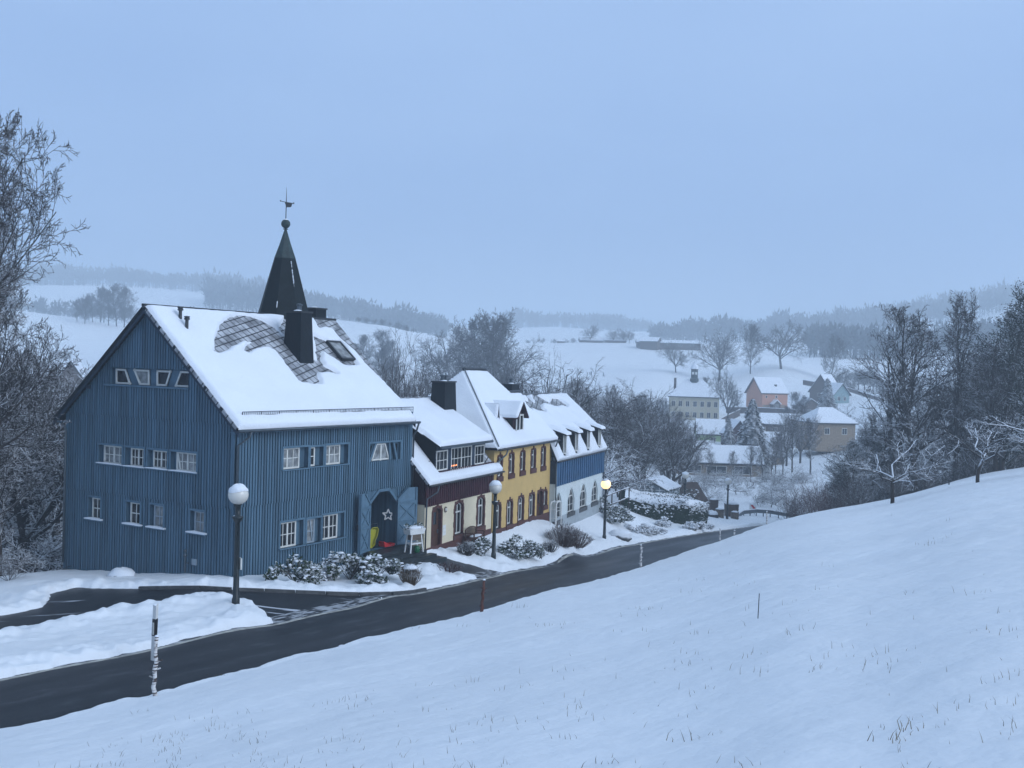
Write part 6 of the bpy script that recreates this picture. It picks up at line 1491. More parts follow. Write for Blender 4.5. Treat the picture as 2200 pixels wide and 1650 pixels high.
def ivyleaves(key, seed):
    """evergreen leaf clusters over the skeleton"""
    rnd = random.Random(seed); me = PROTO[key][1]; b = MB(); n = len(me.vertices)
    for i in range(7000):
        q = me.vertices[rnd.randrange(n)].co + Vector((rnd.gauss(0, .12), rnd.gauss(0, .12), rnd.gauss(0, .12))); t_ = Vector((rnd.gauss(0, 1), rnd.gauss(0, 1), rnd.gauss(0, 1))).normalized(); u_ = t_.orthogonal().normalized(); l_ = rnd.uniform(.045, .11)
        b.add([q, q + t_ * l_ * .5 + u_ * l_ * .4, q + t_ * l_, q + t_ * l_ * .5 - u_ * l_ * .4], [(0, 1, 2, 3)])
    o = len(b.v); b.add([tuple(v.co) for v in me.vertices], [tuple(p.vertices) for p in me.polygons]); PROTO[key] = (PROTO[key][0], b.mesh('crown', 'ivy'))
for i in range(3): ivyleaves('ivy%d' % i, 100 + i)
def conifer(seed, H=10.0, R0=2.2, step=.30, droop=.35, sparse=1.0):
    rnd = random.Random(seed); T = MB(); K = MB(); T.tube([(0, 0, -.3), (0, 0, H * .5), (0, 0, H)], [.20, .12, .015], 7, False)
    z = H * .10
    while z < H * .985:
        f = (z / H); rad_ = R0 * (1 - f) ** .85 * rnd.uniform(.85, 1.1) + .08; nb = max(4, int(9 * sparse))
        for i in range(nb):
            a = 6.28 * (i + rnd.random()) / nb; L = rad_ * rnd.uniform(.7, 1.15); d = Vector((math.cos(a), math.sin(a), 0)); s_ = Vector((-d.y, d.x, 0)); pts = []
            for k in range(5):
                g = k / 4; pts.append(Vector((0, 0, z)) + d * L * g + Vector((0, 0, .12 * L * math.sin(g * 3.1) - droop * L * g * g + .10 * L * max(0, g - .7) * 3)))
            K.tube(pts, [.035, .03, .022, .015, .006], 3, False)
            for k in range(4):
                for m_ in range(3):
                    c = pts[k].lerp(pts[k + 1], (m_ + rnd.random()) / 3); g = (k + .5) / 4; w_ = L * .30 * math.sin(min(1, g + .25) * 2.6) + .05
                    for sg in (-1, 1):
                        e = c + s_ * sg * w_ * rnd.uniform(.6, 1.2) + d * w_ * .6 + Vector((0, 0, -w_ * rnd.uniform(.1, .75))); dd = d * .24 + Vector((0, 0, -.10))
                        K.add([c, c + dd * 1.2, e], [(0, 1, 2)])
                    e = c + Vector((rnd.uniform(-.05, .05), rnd.uniform(-.05, .05), -rnd.uniform(.1, .35))); K.add([c - d * .08, c + d * .08, e], [(0, 1, 2)])
        z += step * (1.15 - .4 * f) * rnd.uniform(.8, 1.2)
    return T, K
for i in range(3):
    T, K = conifer(200 + i, R0=2.3 + .4 * i, step=.30); PROTO['spruce%d' % i] = (T.mesh('trunk', 'bark_snow', True), K.mesh('crown', 'needles'))
T, K = conifer(210, R0=3.0, step=.22, droop=.6); PROTO['bigspruce0'] = (T.mesh('trunk', 'bark_snow', True), K.mesh('crown', 'needles'))
_cnt = {}
def tree(kind, name, px, py, Y, H, label, group=None, cat='tree', sx=1.0, rz=None, ground_=True, sink=.1, var=None):
    n = sum(1 for k in PROTO if k.startswith(kind) and k[len(kind):].isdigit()); c = _cnt.get(kind, 0); _cnt[kind] = c + 1
    T, K = PROTO['%s%d' % (kind, (c if var is None else var) % n)]
    p = at(px, py, Y)
    if ground_: p.z = gz(p.x, p.y) - sink
    t = empty(name, p, rz if rz is not None else random.uniform(0, 6.28), label, cat, group); s = H / 10.0; t.scale = (s * sx, s * sx, s)
    a = bpy.data.objects.new('trunk', T); C.objects.link(a); a.parent = t; b = bpy.data.objects.new('crown', K); C.objects.link(b); b.parent = t
    return t
random.seed(21)
# left edge: big tall bare tree, snow-laden branches below
tree('fine', 'bare_tree', -85, 1230, 47, 21.0, 'tall bare dark tree at the left picture edge reaching far above the blue house', sx=.74, rz=.5)
tree('fine', 'bare_tree', -60, 1230, 55, 18.5, 'second fine-twigged bare tree half outside the left edge, behind the tallest one', sx=.72, rz=2.9)
tree('tall', 'bare_tree', -60, 1200, 60, 12.5, 'thinner bare tree behind the tall one at the left edge', sx=1.3)
for i, (px_, Y_, H_) in enumerate([(-40, 53, 8), (40, 56, 7.5), (100, 60, 7), (-20, 64, 9.5), (60, 68, 9), (120, 74, 9), (20, 78, 11), (95, 84, 10), (-60, 72, 11), (150, 90, 10), (50, 92, 12), (0, 50, 5.5), (75, 53, 4.5), (70, 62, 9), (110, 66, 8.5), (30, 74, 10.5), (128, 80, 10), (85, 72, 9.5), (-10, 58, 8), (50, 82, 11)]):
    tree(('snowy', 'broad', 'snowy', 'tall')[i % 4], 'snowy_tree', px_, 1200, Y_, H_ * (1, 1.25, 1, 1.35)[i % 4], 'snow-laden bare tree in the thicket left of the blue house', 'snowy trees left of the blue house', sx=1.25)
for i, (px_, Y_, H_) in enumerate([(20, 110, 10), (80, 118, 10), (130, 112, 9), (-20, 120, 12), (180, 125, 8), (110, 135, 9), (40, 135, 11), (-50, 105, 13)]):
    tree('bush', 'bare_shrub', px_, 1100, Y_, H_, 'twiggy brown undergrowth left of the blue house', 'undergrowth left of the blue house', 'shrub', sx=1.1)
tree('bush', 'bare_shrub', 20, 1240, 45.5, 1.3, 'low snowy bush at the left end of the driveway bank', None, 'shrub', sx=1.8)
# trees behind the terrace roofs
for i, (px_, Y_, H_) in enumerate([(810, 96, 12.2), (850, 92, 13.5), (885, 100, 12.0), (925, 104, 11.0), (830, 110, 12), (960, 112, 10.5), (780, 100, 10)]):
    tree('bush', 'bare_shrub', px_, 1000, Y_, H_, 'upright bushy bare thicket rising behind the terrace roofs', 'bushy thicket behind the terrace', 'shrub', sx=.62)
def hto(px, ytop, Y): q = at(px, ytop, Y); return max(3.0, q.z - gz(q.x, Y))
for i, (px_, py_, Y_, H_, k_) in enumerate([(960, 760, 330, hto(960, 706, 330), 'far'), (1008, 800, 300, hto(1008, 700, 300), 'far'), (1038, 800, 305, hto(1038, 697, 305), 'farball'), (1064, 800, 298, hto(1064, 697, 298), 'farball'), (1088, 800, 312, hto(1088, 706, 312), 'far')]):
    tree(k_, 'bare_tree', px_, py_, Y_, H_, ['round bare tree standing alone left of the tall clump', 'bare tree at the near end of the tall clump behind the roofs', 'tall bare tree, second in the clump behind the roofs', 'tall bare tree, third in the clump behind the roofs', 'slimmer bare tree closing the clump behind the roofs'][i])
tree('old', 'bare_tree', 1128, 850, 130, hto(1128, 722, 130), 'crooked old bare tree just behind the yellow house ridge', None, sx=1.0, ground_=True)
tree('old', 'bare_tree', 1166, 850, 135, hto(1166, 760, 135), 'wide-armed bare tree behind the yellow chimney', None, sx=.8)
tree('old', 'bare_tree', 1188, 860, 150, hto(1188, 742, 150), 'fine-twigged bare tree right of the yellow chimney', None, sx=.6)
for i in range(17):
    px_ = 900 + i * 26 + random.uniform(-10, 10); Y_ = random.uniform(170, 250); tree(('far', 'broad')[i % 2], 'bare_tree', px_, 880, Y_, hto(px_, random.uniform(768, 812) if px_ < 1130 else random.uniform(815, 850), Y_), 'bare tree in the loose wood behind the terrace roofs', 'wood behind the terrace', sx=1.0)
for i in range(12):
    tree('farball', 'bare_tree', random.uniform(700, 850), 780, random.uniform(300, 420), random.uniform(9, 15), 'hazy bare tree below the slope behind the spire', 'trees below the slope behind the spire', sx=1.1)
tree('far', 'bare_tree', 740, 760, 290, 18, 'rounded bare tree directly right of the big slate chimney')
# lone trees on the ridge and far field
for i, (px_, py_, Y_, H_, lb) in enumerate([(1268, 735, 600, 11, 'round tree beside the ridge farm, left end'), (1318, 738, 600, 8, 'thin tree between the ridge farm sheds'), (1340, 738, 600, 8.5, 'paired tree by the ridge farm'), (1352, 740, 600, 7.5, 'small tree at the right of the ridge farm pair')]):
    tree('far', 'bare_tree', px_, py_, Y_, H_, lb)
for i in range(9): tree('far', 'bare_tree', [1100, 1135, 1165, 1190, 1215, 1232, 820, 850, 872][i], 735, [700, 690, 680, 690, 700, 690, 640, 640, 650][i], random.uniform(4, 6.5), 'tiny tree of the sparse row along the far ridge', 'row of small trees on the far ridge')
for i in range(8): tree('far', 'bare_tree', 770 + i * 17, 715, 560 + i * 5, random.uniform(3, 4.5), 'tiny tree of the row on the slope right of the spire', 'row of small trees right of the spire')
field_trees = [('far', 1452, 802, 430, 12.5, 'small round tree alone on the open field above the turret', .95), ('far', 1545, 817, 420, 20, 'broad leaning oak-like tree on the hill field', 1.0), ('farball', 1612, 803, 430, 17.5, 'dense upright tree between the two broad field trees', .85),
    ('far', 1678, 795, 435, 21, 'largest round-crowned tree on the hill field', 1.05), ('farball', 1785, 825, 430, 17, 'dark rounded tree above the gabled houses', .8), ('far', 1565, 905, 320, 18, 'tall birch-like tree between turret and orange house', .55)]
for k_, px_, py_, Y_, H_, lb, s_ in field_trees: tree(k_, 'bare_tree', px_, py_, Y_, H_, lb, sx=s_)
for i in range(10): tree('far', 'bare_tree', 1790 + i * 11 + random.uniform(-5, 5), 830, 400 + random.uniform(-20, 30), random.uniform(6, 10), 'small bare tree of the hedge row on the hill side', 'hedge row on the hill side')
for i in range(10): tree('farball', 'bare_tree', 165 + i * 17, 705, 520 + random.uniform(-15, 25), random.uniform(8, 19) if i < 8 else 6, 'hazy round tree in the group above the blue gable', 'tree group above the blue gable')
tree('spruce', 'spruce_tree', 458, 700, 330, 12, 'little dark conifer poking above the blue ridge'); tree('far', 'bare_tree', 143, 740, 380, 4, 'tiny lone shrub on the white slope left of the gable')
# the valley
tree('bigspruce', 'spruce_tree', 1612, 1035, 200, 14.2, 'big drooping snow-draped spruce in front of the long white roof', sx=1.15)
tree('spruce', 'spruce_tree', 1563, 1000, 222, 9.5, 'mid-sized snowy spruce beside the green house'); tree('spruce', 'spruce_tree', 1775, 905, 300, 13.5, 'dark spruce in front of the two gabled houses', sx=1.1)
for i, (px_, Y_, H_) in enumerate([(1335, 265, 6.5), (1350, 260, 6), (1362, 268, 7), (1318, 262, 6), (1303, 266, 5.5), (1375, 262, 5.5), (1285, 262, 5)]): tree('spruce', 'spruce_tree', px_, 860, Y_, H_, 'small conifer in the row at the foot of the white field', 'conifer row below the white field')
for i, (px_, py_, Y_, H_) in enumerate([(1365, 900, 250, 8.5), (1420, 880, 300, 7.5), (1690, 900, 300, 6), (1710, 880, 330, 7), (1725, 885, 330, 6), (1515, 850, 380, 6)]): tree('farball', 'bare_tree', px_, py_, Y_, H_, 'dense rounded bare tree among the village houses', 'rounded trees in the village', sx=.9)
for i in range(34):
    px_ = random.uniform(1215, 1470); Y_ = random.uniform(125, 225); tree(random.choice(['tall', 'broad', 'bush']), 'bare_tree', px_, 1000, Y_, random.uniform(9.5, 13.5) * (1.05 if px_ < 1400 else .85), 'bare tree in the dense wood right of the terrace', 'dense wood right of the terrace', sx=1.0)
for i, (px_, Y_, H_) in enumerate([(1285, 100, 8.5), (1300, 106, 8), (1330, 112, 8)]):
    tree('snowy', 'snowy_tree', px_, 1060, Y_, H_, ['snow-covered spreading tree at the end of the terrace, nearest the wall', 'snow-covered spreading tree arching over the greenhouse', 'snow-covered spreading tree behind the greenhouse'][i], sx=1.2)
for i in range(44):
    px_ = random.uniform(1480, 1760); Y_ = random.uniform(136, 184); tree('snowy', 'bare_shrub', px_, 1060, Y_, random.uniform(2.0, 4.4), 'snow-dusted thicket shrub on the white bank beyond the road bend', 'thicket on the bank beyond the bend', 'shrub', sx=1.2)
for i in range(10): tree('tall', 'bare_tree', [1612, 1638, 1655, 1680, 1700, 1520, 1575, 1740, 1490, 1665][i], 1060, 176 + i % 5 * 5, [6, 6.5, 7, 8, 10, 5, 5, 10, 5, 7][i], 'slender bare tree on the far side of the white bank', 'slender trees on the white bank')
for i in range(6): tree('broad', 'bare_tree', random.uniform(1690, 1790), 980, random.uniform(205, 270), random.uniform(9, 13), 'hazy bare tree among the houses in the valley', 'bare trees in the valley', sx=.9)
# right-hand wood
tr_ = [('tall', 1965, 98, 18.0, 1.05, 'tall twin-stemmed bare tree with wide crown at the wood edge'), ('broad', 1935, 104, 17.6, .9, 'tall wide-crowned bare tree left of the twin-stemmed one'), ('tall', 2050, 100, 18.0, .8, 'slender pale tree rising highest at the wood edge')]
for k_, px_, Y_, H_, s_, lb in tr_: tree(k_, 'bare_tree', px_, 1080, Y_, H_, lb, sx=s_)
for i, (px_, Y_, H_) in enumerate([(2150, 97, 15.5), (2215, 94, 17.5), (2185, 104, 17), (2120, 106, 13.5), (2250, 100, 17.5), (2100, 112, 13), (2165, 112, 16)]):
    tree('ivy', 'leafy_tree', px_, 1060, Y_, H_, 'tree thick with dark clinging leaves at the right of the wood', 'dark leafy trees at the right', sx=1.15)
for i in range(30):
    px_ = random.uniform(1800, 2230); Y_ = random.uniform(96, 150); H_ = float(np.interp(px_, [1780, 1860, 1950, 2230], [6, 8.5, 11.5, 15])) * random.uniform(.75, 1.1)
    tree(random.choice(['tall', 'broad', 'snowy']), 'bare_tree', px_, 1060, Y_, H_, 'bare snow-dusted tree in the wood on the slope', 'bare trees of the wood on the slope', sx=1.1)
for i in range(12):
    px_ = random.uniform(1790, 1900); tree('ivy', 'leafy_bush', px_, 1060, random.uniform(98, 118), float(np.interp(px_, [1790, 1840, 1900], [5.5, 8.0, 7.5])) * random.uniform(.85, 1.1), 'dark green-brown bushy tree at the lower wood corner', 'dark bushes at the lower wood corner', sx=1.5)
for i in range(26):
    px_ = random.uniform(1690, 2010); Y_ = random.uniform(91, 104); kd = 'redbush' if px_ < 1830 else 'bush'
    tree(kd, 'bare_shrub', px_, 1080, Y_, random.uniform(2.6, 5.4) * float(np.interp(px_, [1690, 1760, 1850, 2010], [.9, 1.15, .8, .7])), 'reddish upright thicket at the edge of the snow slope' if kd == 'redbush' else 'grey-brown thicket shrub along the field edge', 'reddish thicket at the slope edge' if kd == 'redbush' else 'grey-brown thicket along the field edge', 'shrub', sx=.95)
for i in range(24):
    px_ = random.uniform(1850, 2220); tree('bush', 'bare_shrub', px_, 1060, random.uniform(95, 112), random.uniform(1.5, 3.4), 'low snowy undergrowth at the foot of the wood', 'undergrowth at the foot of the wood', 'shrub', sx=1.3)
# fruit trees on the slope
tree('fruit', 'fruit_tree', 1917, 1078, 66, 5.7, 'crooked snowy fruit tree in the field, left one of the pair', rz=1.0, sx=1.15, var=0)
tree('fruit', 'fruit_tree', 2100, 1056, 68, 5.5, 'crooked snowy fruit tree in the field, right one of the pair', rz=2.6, sx=1.15, var=1)
tree('fruit', 'fruit_tree', 2290, 1040, 60, 5.6, 'snowy branch reaching in from a fruit tree beyond the picture', rz=4.2, sx=1.3, var=2)
# ================================================================ village
def house(name, label, px, py, Y, az, w_, d_, h_, rh, wm, roof='gable_x', eave=.4, wins=(), cat='house', snow=True, gm=None, ground_=False, base=2.5):
    p = at(px, py, Y); t = empty(name, p, R(az), label, cat); b = MB(); X0, X1, Y0, Y1 = -w_ / 2, w_ / 2, 0, d_
    if roof == 'gable_x':       # ridge along x
        b.add([(X0, Y0, -base), (X1, Y0, -base), (X1, Y0, h_), (X0, Y0, h_), (X0, Y1, -base), (X1, Y1, -base), (X1, Y1, h_), (X0, Y1, h_), (X0, d_ / 2, h_ + rh), (X1, d_ / 2, h_ + rh)], [(0, 1, 2, 3), (5, 4, 7, 6), (4, 0, 3, 8, 7), (1, 5, 6, 9, 2)]); b.build('wall', wm, t)
        for s_ in (-1, 1):
            V = Vector((0, s_ * (d_ / 2), -rh)); k = V.length; e2 = eave * k / (d_ / 2)
            O = (X0 - eave, d_ / 2, h_ + rh + .05); pl = [(0, 0), (w_ + 2 * eave, 0), (w_ + 2 * eave, k + e2), (0, k + e2)]
            r_ = slope(t, 'roof', O, (1, 0, 0), V, pl, .15, 'slate_dark'); b2 = slope(t, 'roof_snow', Vector(O) + Vector((.05, 0, .20)), (1, 0, 0), V, [(0, 0), (w_ + 2 * eave - .1, 0), (w_ + 2 * eave - .1, k + e2 - .05), (0, k + e2 - .05)], .18, 'snow')
    elif roof == 'gable_y':     # gable faces the camera
        b.add([(X0, Y0, -base), (X1, Y0, -base), (X1, Y0, h_), (0, Y0, h_ + rh), (X0, Y0, h_), (X0, Y1, -base), (X1, Y1, -base), (X1, Y1, h_), (0, Y1, h_ + rh), (X0, Y1, h_)], [(0, 1, 2, 3, 4), (9, 8, 7, 6, 5), (1, 6, 7, 2), (5, 0, 4, 9)]); b.build('wall', wm, t)
        for s_ in (-1, 1):
            U = Vector((s_ * w_ / 2, 0, -rh)); k = U.length; e2 = eave * k / (w_ / 2); O = (0, -eave, h_ + rh + .05); pl = [(0, 0), (k + e2, 0), (k + e2, d_ + 2 * eave), (0, d_ + 2 * eave)]
            slope(t, 'roof', O, U, (0, 1, 0), pl, .15, 'slate_dark'); slope(t, 'roof_snow', Vector(O) + Vector((0, .08, .20)), U, (0, 1, 0), [(0, 0), (k + e2 - .05, 0), (k + e2 - .05, d_ + 2 * eave - .1), (0, d_ + 2 * eave - .1)], .18, 'snow')
    elif roof == 'hip':
        b.box((X0, Y0, -base), (X1, Y1, h_)); b.build('wall', wm, t); e = eave; hx = min(d_ / 2, w_ * .32)
        for nm, m, dz, g in (('roof', 'slate_dark', 0, 0), ('roof_snow', 'snow', .2, .05)):
            b = MB(); c4 = [(X0 - e + g, Y0 - e + g, h_ + dz), (X1 + e - g, Y0 - e + g, h_ + dz), (X1 + e - g, Y1 + e - g, h_ + dz), (X0 - e + g, Y1 + e - g, h_ + dz)]; b.add([(x, y, z - .18) for x, y, z in c4] + c4 + [(X0 + hx, d_ / 2, h_ + rh + dz), (X1 - hx, d_ / 2, h_ + rh + dz)], [(3, 2, 1, 0), (0, 1, 5, 4), (1, 2, 6, 5), (2, 3, 7, 6), (3, 0, 4, 7), (4, 5, 9, 8), (5, 6, 9), (6, 7, 8, 9), (7, 4, 8)]); b.build(nm, m, t)
    else:                       # flat
        b.box((X0, Y0, -base), (X1, Y1, h_)); b.build('wall', wm, t); MB().box((X0 - e_f, Y0 - e_f, h_), (X1 + e_f, Y1 + e_f, h_ + .25)).build('roof', 'slate_dark', t); MB().box((X0 - e_f + .05, Y0 - e_f + .05, h_ + .252), (X1 + e_f - .05, Y1 + e_f - .05, h_ + .5)).build('roof_snow', 'snow', t)
    for (wx, wz, ww, wh_) in wins:
        f_ = MB(); f_.prism(rect(wx - ww / 2 - .09, wx + ww / 2 + .09, wz - wh_ / 2 - .09, wz + wh_ / 2 + .09), 0, .05, bfront()); f_ = f_.build('window', 'white_frame', t); g_ = MB(); g_.prism(rect(wx - ww / 2, wx - .04, wz - wh_ / 2, wz + wh_ / 2), .05, .07, bfront()); g_.prism(rect(wx + .04, wx + ww / 2, wz - wh_ / 2, wz + wh_ / 2), .05, .07, bfront()); g_.build('pane', 'glass', f_)
    return t
e_f = .3
th = house('town_hall', 'cream town hall with a clock turret on its snowy hipped roof', 1490, 905, 335, -8, 15.5, 11, 7.6, 5.2, 'far_cream', 'hip', .5, [(x, z, 1.0, 1.6) for z in (2.0, 5.4) for x in (-6.4, -4.2, -2, .3, 2.5, 4.6, 6.7)])
tw = MB(); cx_, cy_, cz_ = 0, 5.5, 12.0; tw.lathe([(1.45, 0), (1.45, 1.3), (1.15, 1.5), (1.15, 4.2), (1.5, 4.35)], 8, (cx_, cy_, cz_), R(22.5)); tw = tw.build('turret', 'copper_green', th)
MB().lathe([(1.5, 4.36), (1.35, 5.0), (.9, 5.7), (.3, 6.1), (.25, 6.8), (.05, 7.2), (.03, 10.2), (.0, 10.2)], 8, (cx_, cy_, cz_), R(22.5)).build('turret_roof', 'snow', tw)
for a_ in (-18, 18): g_ = MB(); g_.box((cx_ + math.sin(R(a_)) * 1.6 - .32, cy_ - 1.25, cz_ + 2.6), (cx_ + math.sin(R(a_)) * 1.6 + .32, cy_ - 1.10, cz_ + 3.4)); g_.build('sound_opening', 'white_paint', tw)
MB().box((-6.4, 5, 8.5), (-5.6, 5.8, 13.4)).build('chimney', 'far_brown', th)
oh = house('orange_house', 'orange rendered house with tall snowy gable roof at the foot of the white hill', 1656, 873, 350, 14, 8.6, 8.5, 5.0, 0, 'far_orange', 'none_' if False else 'gable_x', .5)
for c in list(oh.children): bpy.data.objects.remove(c)
oh.location = at(1648, 875, 350); oh.rotation_euler = (0, 0, R(24))
def gablehouse_side(t, w_, d_, h_, rh, wm):
    """long eaves side faces camera right, gable faces camera left; ridge along x"""
    X0, X1 = 0, w_; b = MB(); b.add([(X0, 0, -2), (X1, 0, -2), (X1, 0, h_), (X0, 0, h_), (X0, d_, -2), (X1, d_, -2), (X1, d_, h_), (X0, d_, h_), (X0, d_ / 2, h_ + rh), (X1, d_ / 2, h_ + rh)], [(0, 1, 2, 3), (5, 4, 7, 6), (4, 0, 3, 8, 7), (1, 5, 6, 9, 2)]); b.build('wall', wm, t)
    for s_ in (-1, 1):
        V = Vector((0, s_ * d_ / 2, -rh)); k = V.length; pl = [(0, 0), (w_ + 1.1, 0), (w_ + 1.1, k + .6), (0, k + .6)]; O = Vector((-.7, d_ / 2, h_ + rh + .05)); slope(t, 'roof', O, (1, 0, 0), V, pl, .18, 'far_brown'); slope(t, 'roof_snow', O + Vector((.12, 0, .2)), (1, 0, 0), V, [(0, 0), (w_ + .9, 0), (w_ + .9, k + .52), (0, k + .52)], .17, 'snow')
gablehouse_side(oh, 10.2, 8.6, 5.6, 4.8, 'far_orange')
oh.location = at(1637, 880, 350)
for (wx, wz, ww, wh_) in [(1.6, 4.2, .7, .9), (5.6, 4.2, .9, 1.0), (1.5, .9, 2.6, 1.4), (8.4, .9, 1.7, 1.4)]:
    f_ = MB(); f_.prism(rect(wx - ww / 2, wx + ww / 2, wz - wh_ / 2, wz + wh_ / 2), 0, .05, bfront()); f_ = f_.build('window', 'far_tan' if wh_ > 1.2 else 'white_frame', oh); g_ = MB(); g_.prism(rect(wx - ww / 2 + .12, wx + ww / 2 - .12, wz - wh_ / 2 + .12, wz + wh_ / 2 - .12), .05, .07, bfront()); g_.build('pane', 'glass' if wh_ < 1.2 else 'far_tan', f_)
pb = MB(); pb.prism([(3.2, 0), (6.2, 0), (6.2, 1.9), (4.7, 3.1), (3.2, 1.9)], 0, 1.6, bfront()); pb = pb.build('porch', 'far_brown', oh); MB().prism([(2.9, 1.95), (3.1, 1.8), (4.7, 3.15), (6.3, 1.8), (6.5, 1.95), (4.7, 3.45)], -.1, 1.9, bfront()).build('roof_snow', 'snow', pb); MB().prism(rect(3.9, 5.5, .2, 1.9), 1.6, 1.64, bfront()).build('pane', 'curtain', pb)
MB().box((6.2, 1.6, 7.6), (7.0, 2.2, 8.3)).build('roof_window', 'dark_metal', oh)
h_ = house('gabled_house', 'house with dark timber gable right of the orange house', 1762, 858, 372, -34, 7.5, 11, 3.2, 5.4, 'far_brown', 'gable_y', .6, [(0, 1.6, 1.6, 1.0)])
h_ = house('gabled_house', 'teal-walled house with small pointed gable beside the dark-gabled one', 1808, 868, 366, 18, 6.0, 10, 3.6, 3.4, 'far_teal', 'gable_y', .6, [(-1.2, 1.8, .9, 1.2), (1.2, 1.8, .9, 1.2)])
house('garden_shed', 'low dark shed with snowy roof below the gabled houses', 1742, 880, 340, 20, 7, 5, 1.3, 2.0, 'far_brown', 'gable_y', .4, (), 'shed')
house('green_house', 'small pale green house with one dark window beside the snowy spruce', 1527, 968, 262, -4, 6.6, 6, 4.2, 3.2, 'far_green', 'gable_x', .4, [(.5, 2.5, 1.1, 1.3)])
house('long_shed', 'long low building with wide snow roof and dark wall in the valley', 1690, 935, 275, -3, 17.5, 9, 2.8, 2.4, 'far_brown', 'gable_x', .4, [(x, 1.4, 1.0, .9) for x in (-6, -3, 0, 3, 6)], 'building')
house('garage_row', 'long snow-roofed garage row behind the white bank', 1545, 1020, 192, -2, 15.0, 7, 2.3, 2.6, 'far_tan', 'gable_x', .5, [(-4.5, .9, 2.4, 1.3), (-.5, .9, 3.4, 1.2), (4.2, .9, 3.0, 1.3)], 'building')
house('brown_house', 'brown-walled house with snowy roof behind the wood edge', 1795, 945, 225, 12, 9, 9, 3.5, 3.0, 'far_tan', 'hip', .5, [(-2, 1.8, 1.0, 1.2), (2, 1.8, 1.0, 1.2)])
house('half_timbered_house', 'small white half-timbered house right of the big spruce', 1668, 985, 240, 6, 6.5, 6, 2.8, 2.8, 'pale_wall', 'gable_x', .4, [(-1.8, 1.4, .9, 1.0), (1.6, 1.4, .9, 1.0)])
house('tan_house', 'tan house front low behind the spruce with a snowy ledge', 1655, 1005, 215, 0, 5.5, 5, 2.4, 1.4, 'far_tan', 'gable_x', .4, [(0, 1.2, 1.2, .9)])
house('red_gabled_house', 'house with dark red gable half hidden behind the spruces', 1588, 955, 250, 4, 5, 7, 2.5, 3.0, 'dark_maroon', 'gable_y', .4, [(0, 1.3, .8, .9)])
house('cottage', 'cottage with steep snowy roof left of the town hall', 1390, 935, 300, 25, 7, 7, 2.6, 3.8, 'far_brown', 'gable_y', .5, [(0, 1.4, 1.0, 1.0)])
house('cottage', 'small cottage with snowy roof among trees below the town hall', 1360, 960, 260, -12, 8, 6, 2.2, 3.0, 'far_brown', 'gable_x', .4, [(-2, 1.2, .9, .9), (2, 1.2, .9, .9)])
house('cottage', 'dark cottage roof below the green house gable', 1500, 985, 232, -8, 6, 5, 1.2, 2.4, 'far_brown', 'gable_x', .4, [(0, .4, .9, .7)])
house('barn', 'dark pointed barn gable behind the left trees', 152, 822, 235, 10, 4.4, 7, 1.6, 3.2, 'far_brown', 'gable_y', .4, (), 'barn')
house('farm_shed', 'long dark farm building on the ridge of the white hill', 1437, 744, 560, -3, 33, 9, 1.8, 1.4, 'far_brown', 'gable_x', .5, [(x, .8, 1.6, .9) for x in (-12, -6, 0, 6, 12)], 'barn')
house('farm_barn', 'higher barn gable in front of the long ridge farm building', 1393, 742, 555, -20, 9, 10, 2.2, 2.0, 'far_brown', 'gable_x', .5, (), 'barn')
house('farmhouse', 'low farmhouse by the trees on the ridge, left group', 1272, 738, 600, 4, 13, 7, 1.8, 1.4, 'far_brown', 'gable_x', .5, (), 'house'); house('farmhouse', 'small farmhouse right of the low one on the ridge', 1322, 739, 600, -4, 12, 7, 2.0, 1.5, 'far_brown', 'gable_x', .5, (), 'house')
house('field_hut', 'tiny hut on the far slope right of the spire', 908, 723, 600, 0, 4.5, 3, 1.0, .8, 'far_brown', 'gable_x', .3, (), 'hut'); house('field_hut', 'tiny hut on the far ridge left of the ridge farm', 1205, 736, 640, 0, 4.5, 3, .8, .8, 'far_brown', 'gable_x', .3, (), 'hut')
# fences and walls in the village
def fence(pts, h, label, name='timber_fence', m='far_brown'):
    p0 = pts[0]; t = empty(name, p0, 0, label, 'fence'); b = MB()
    for p, q in zip(pts[:-1], pts[1:]):
        a_, c_ = p - p0, q - p0; s_ = Vector((0, .12, 0)); b.add([a_ + Vector((0, 0, -.8)), c_ + Vector((0, 0, -.8)), c_ + Vector((0, 0, h)), a_ + Vector((0, 0, h)), a_ + s_ + Vector((0, 0, -.8)), c_ + s_ + Vector((0, 0, -.8)), c_ + s_ + Vector((0, 0, h)), a_ + s_ + Vector((0, 0, h))], [(0, 1, 2, 3), (7, 6, 5, 4), (3, 2, 6, 7), (0, 3, 7, 4), (1, 5, 6, 2)])
    b.build('boards', m, t); b = MB()
    for p, q in zip(pts[:-1], pts[1:]): b.tube([p - p0 + Vector((0, .05, h + .03)), q - p0 + Vector((0, .05, h + .03))], .12, 5)
    b.build('snow', 'snow', t); return t
fence([at(1560, 882, 345), at(1640, 884, 338), at(1745, 890, 330)], 1.2, 'long dark board fence below the orange house')
fence([at(1725, 822, 390), at(1760, 828, 386)], 1.0, 'short dark fence on the slope above the gabled houses')
fence([at(1810, 832, 380), at(1850, 845, 372), at(1900, 860, 365)], .5, 'diagonal fence line on the slope right of the gabled houses')
fence([at(1590, 888, 330), at(1555, 905, 318), at(1530, 918, 308)], 1.3, 'sloping dark hedge-like fence between turret and orange house')
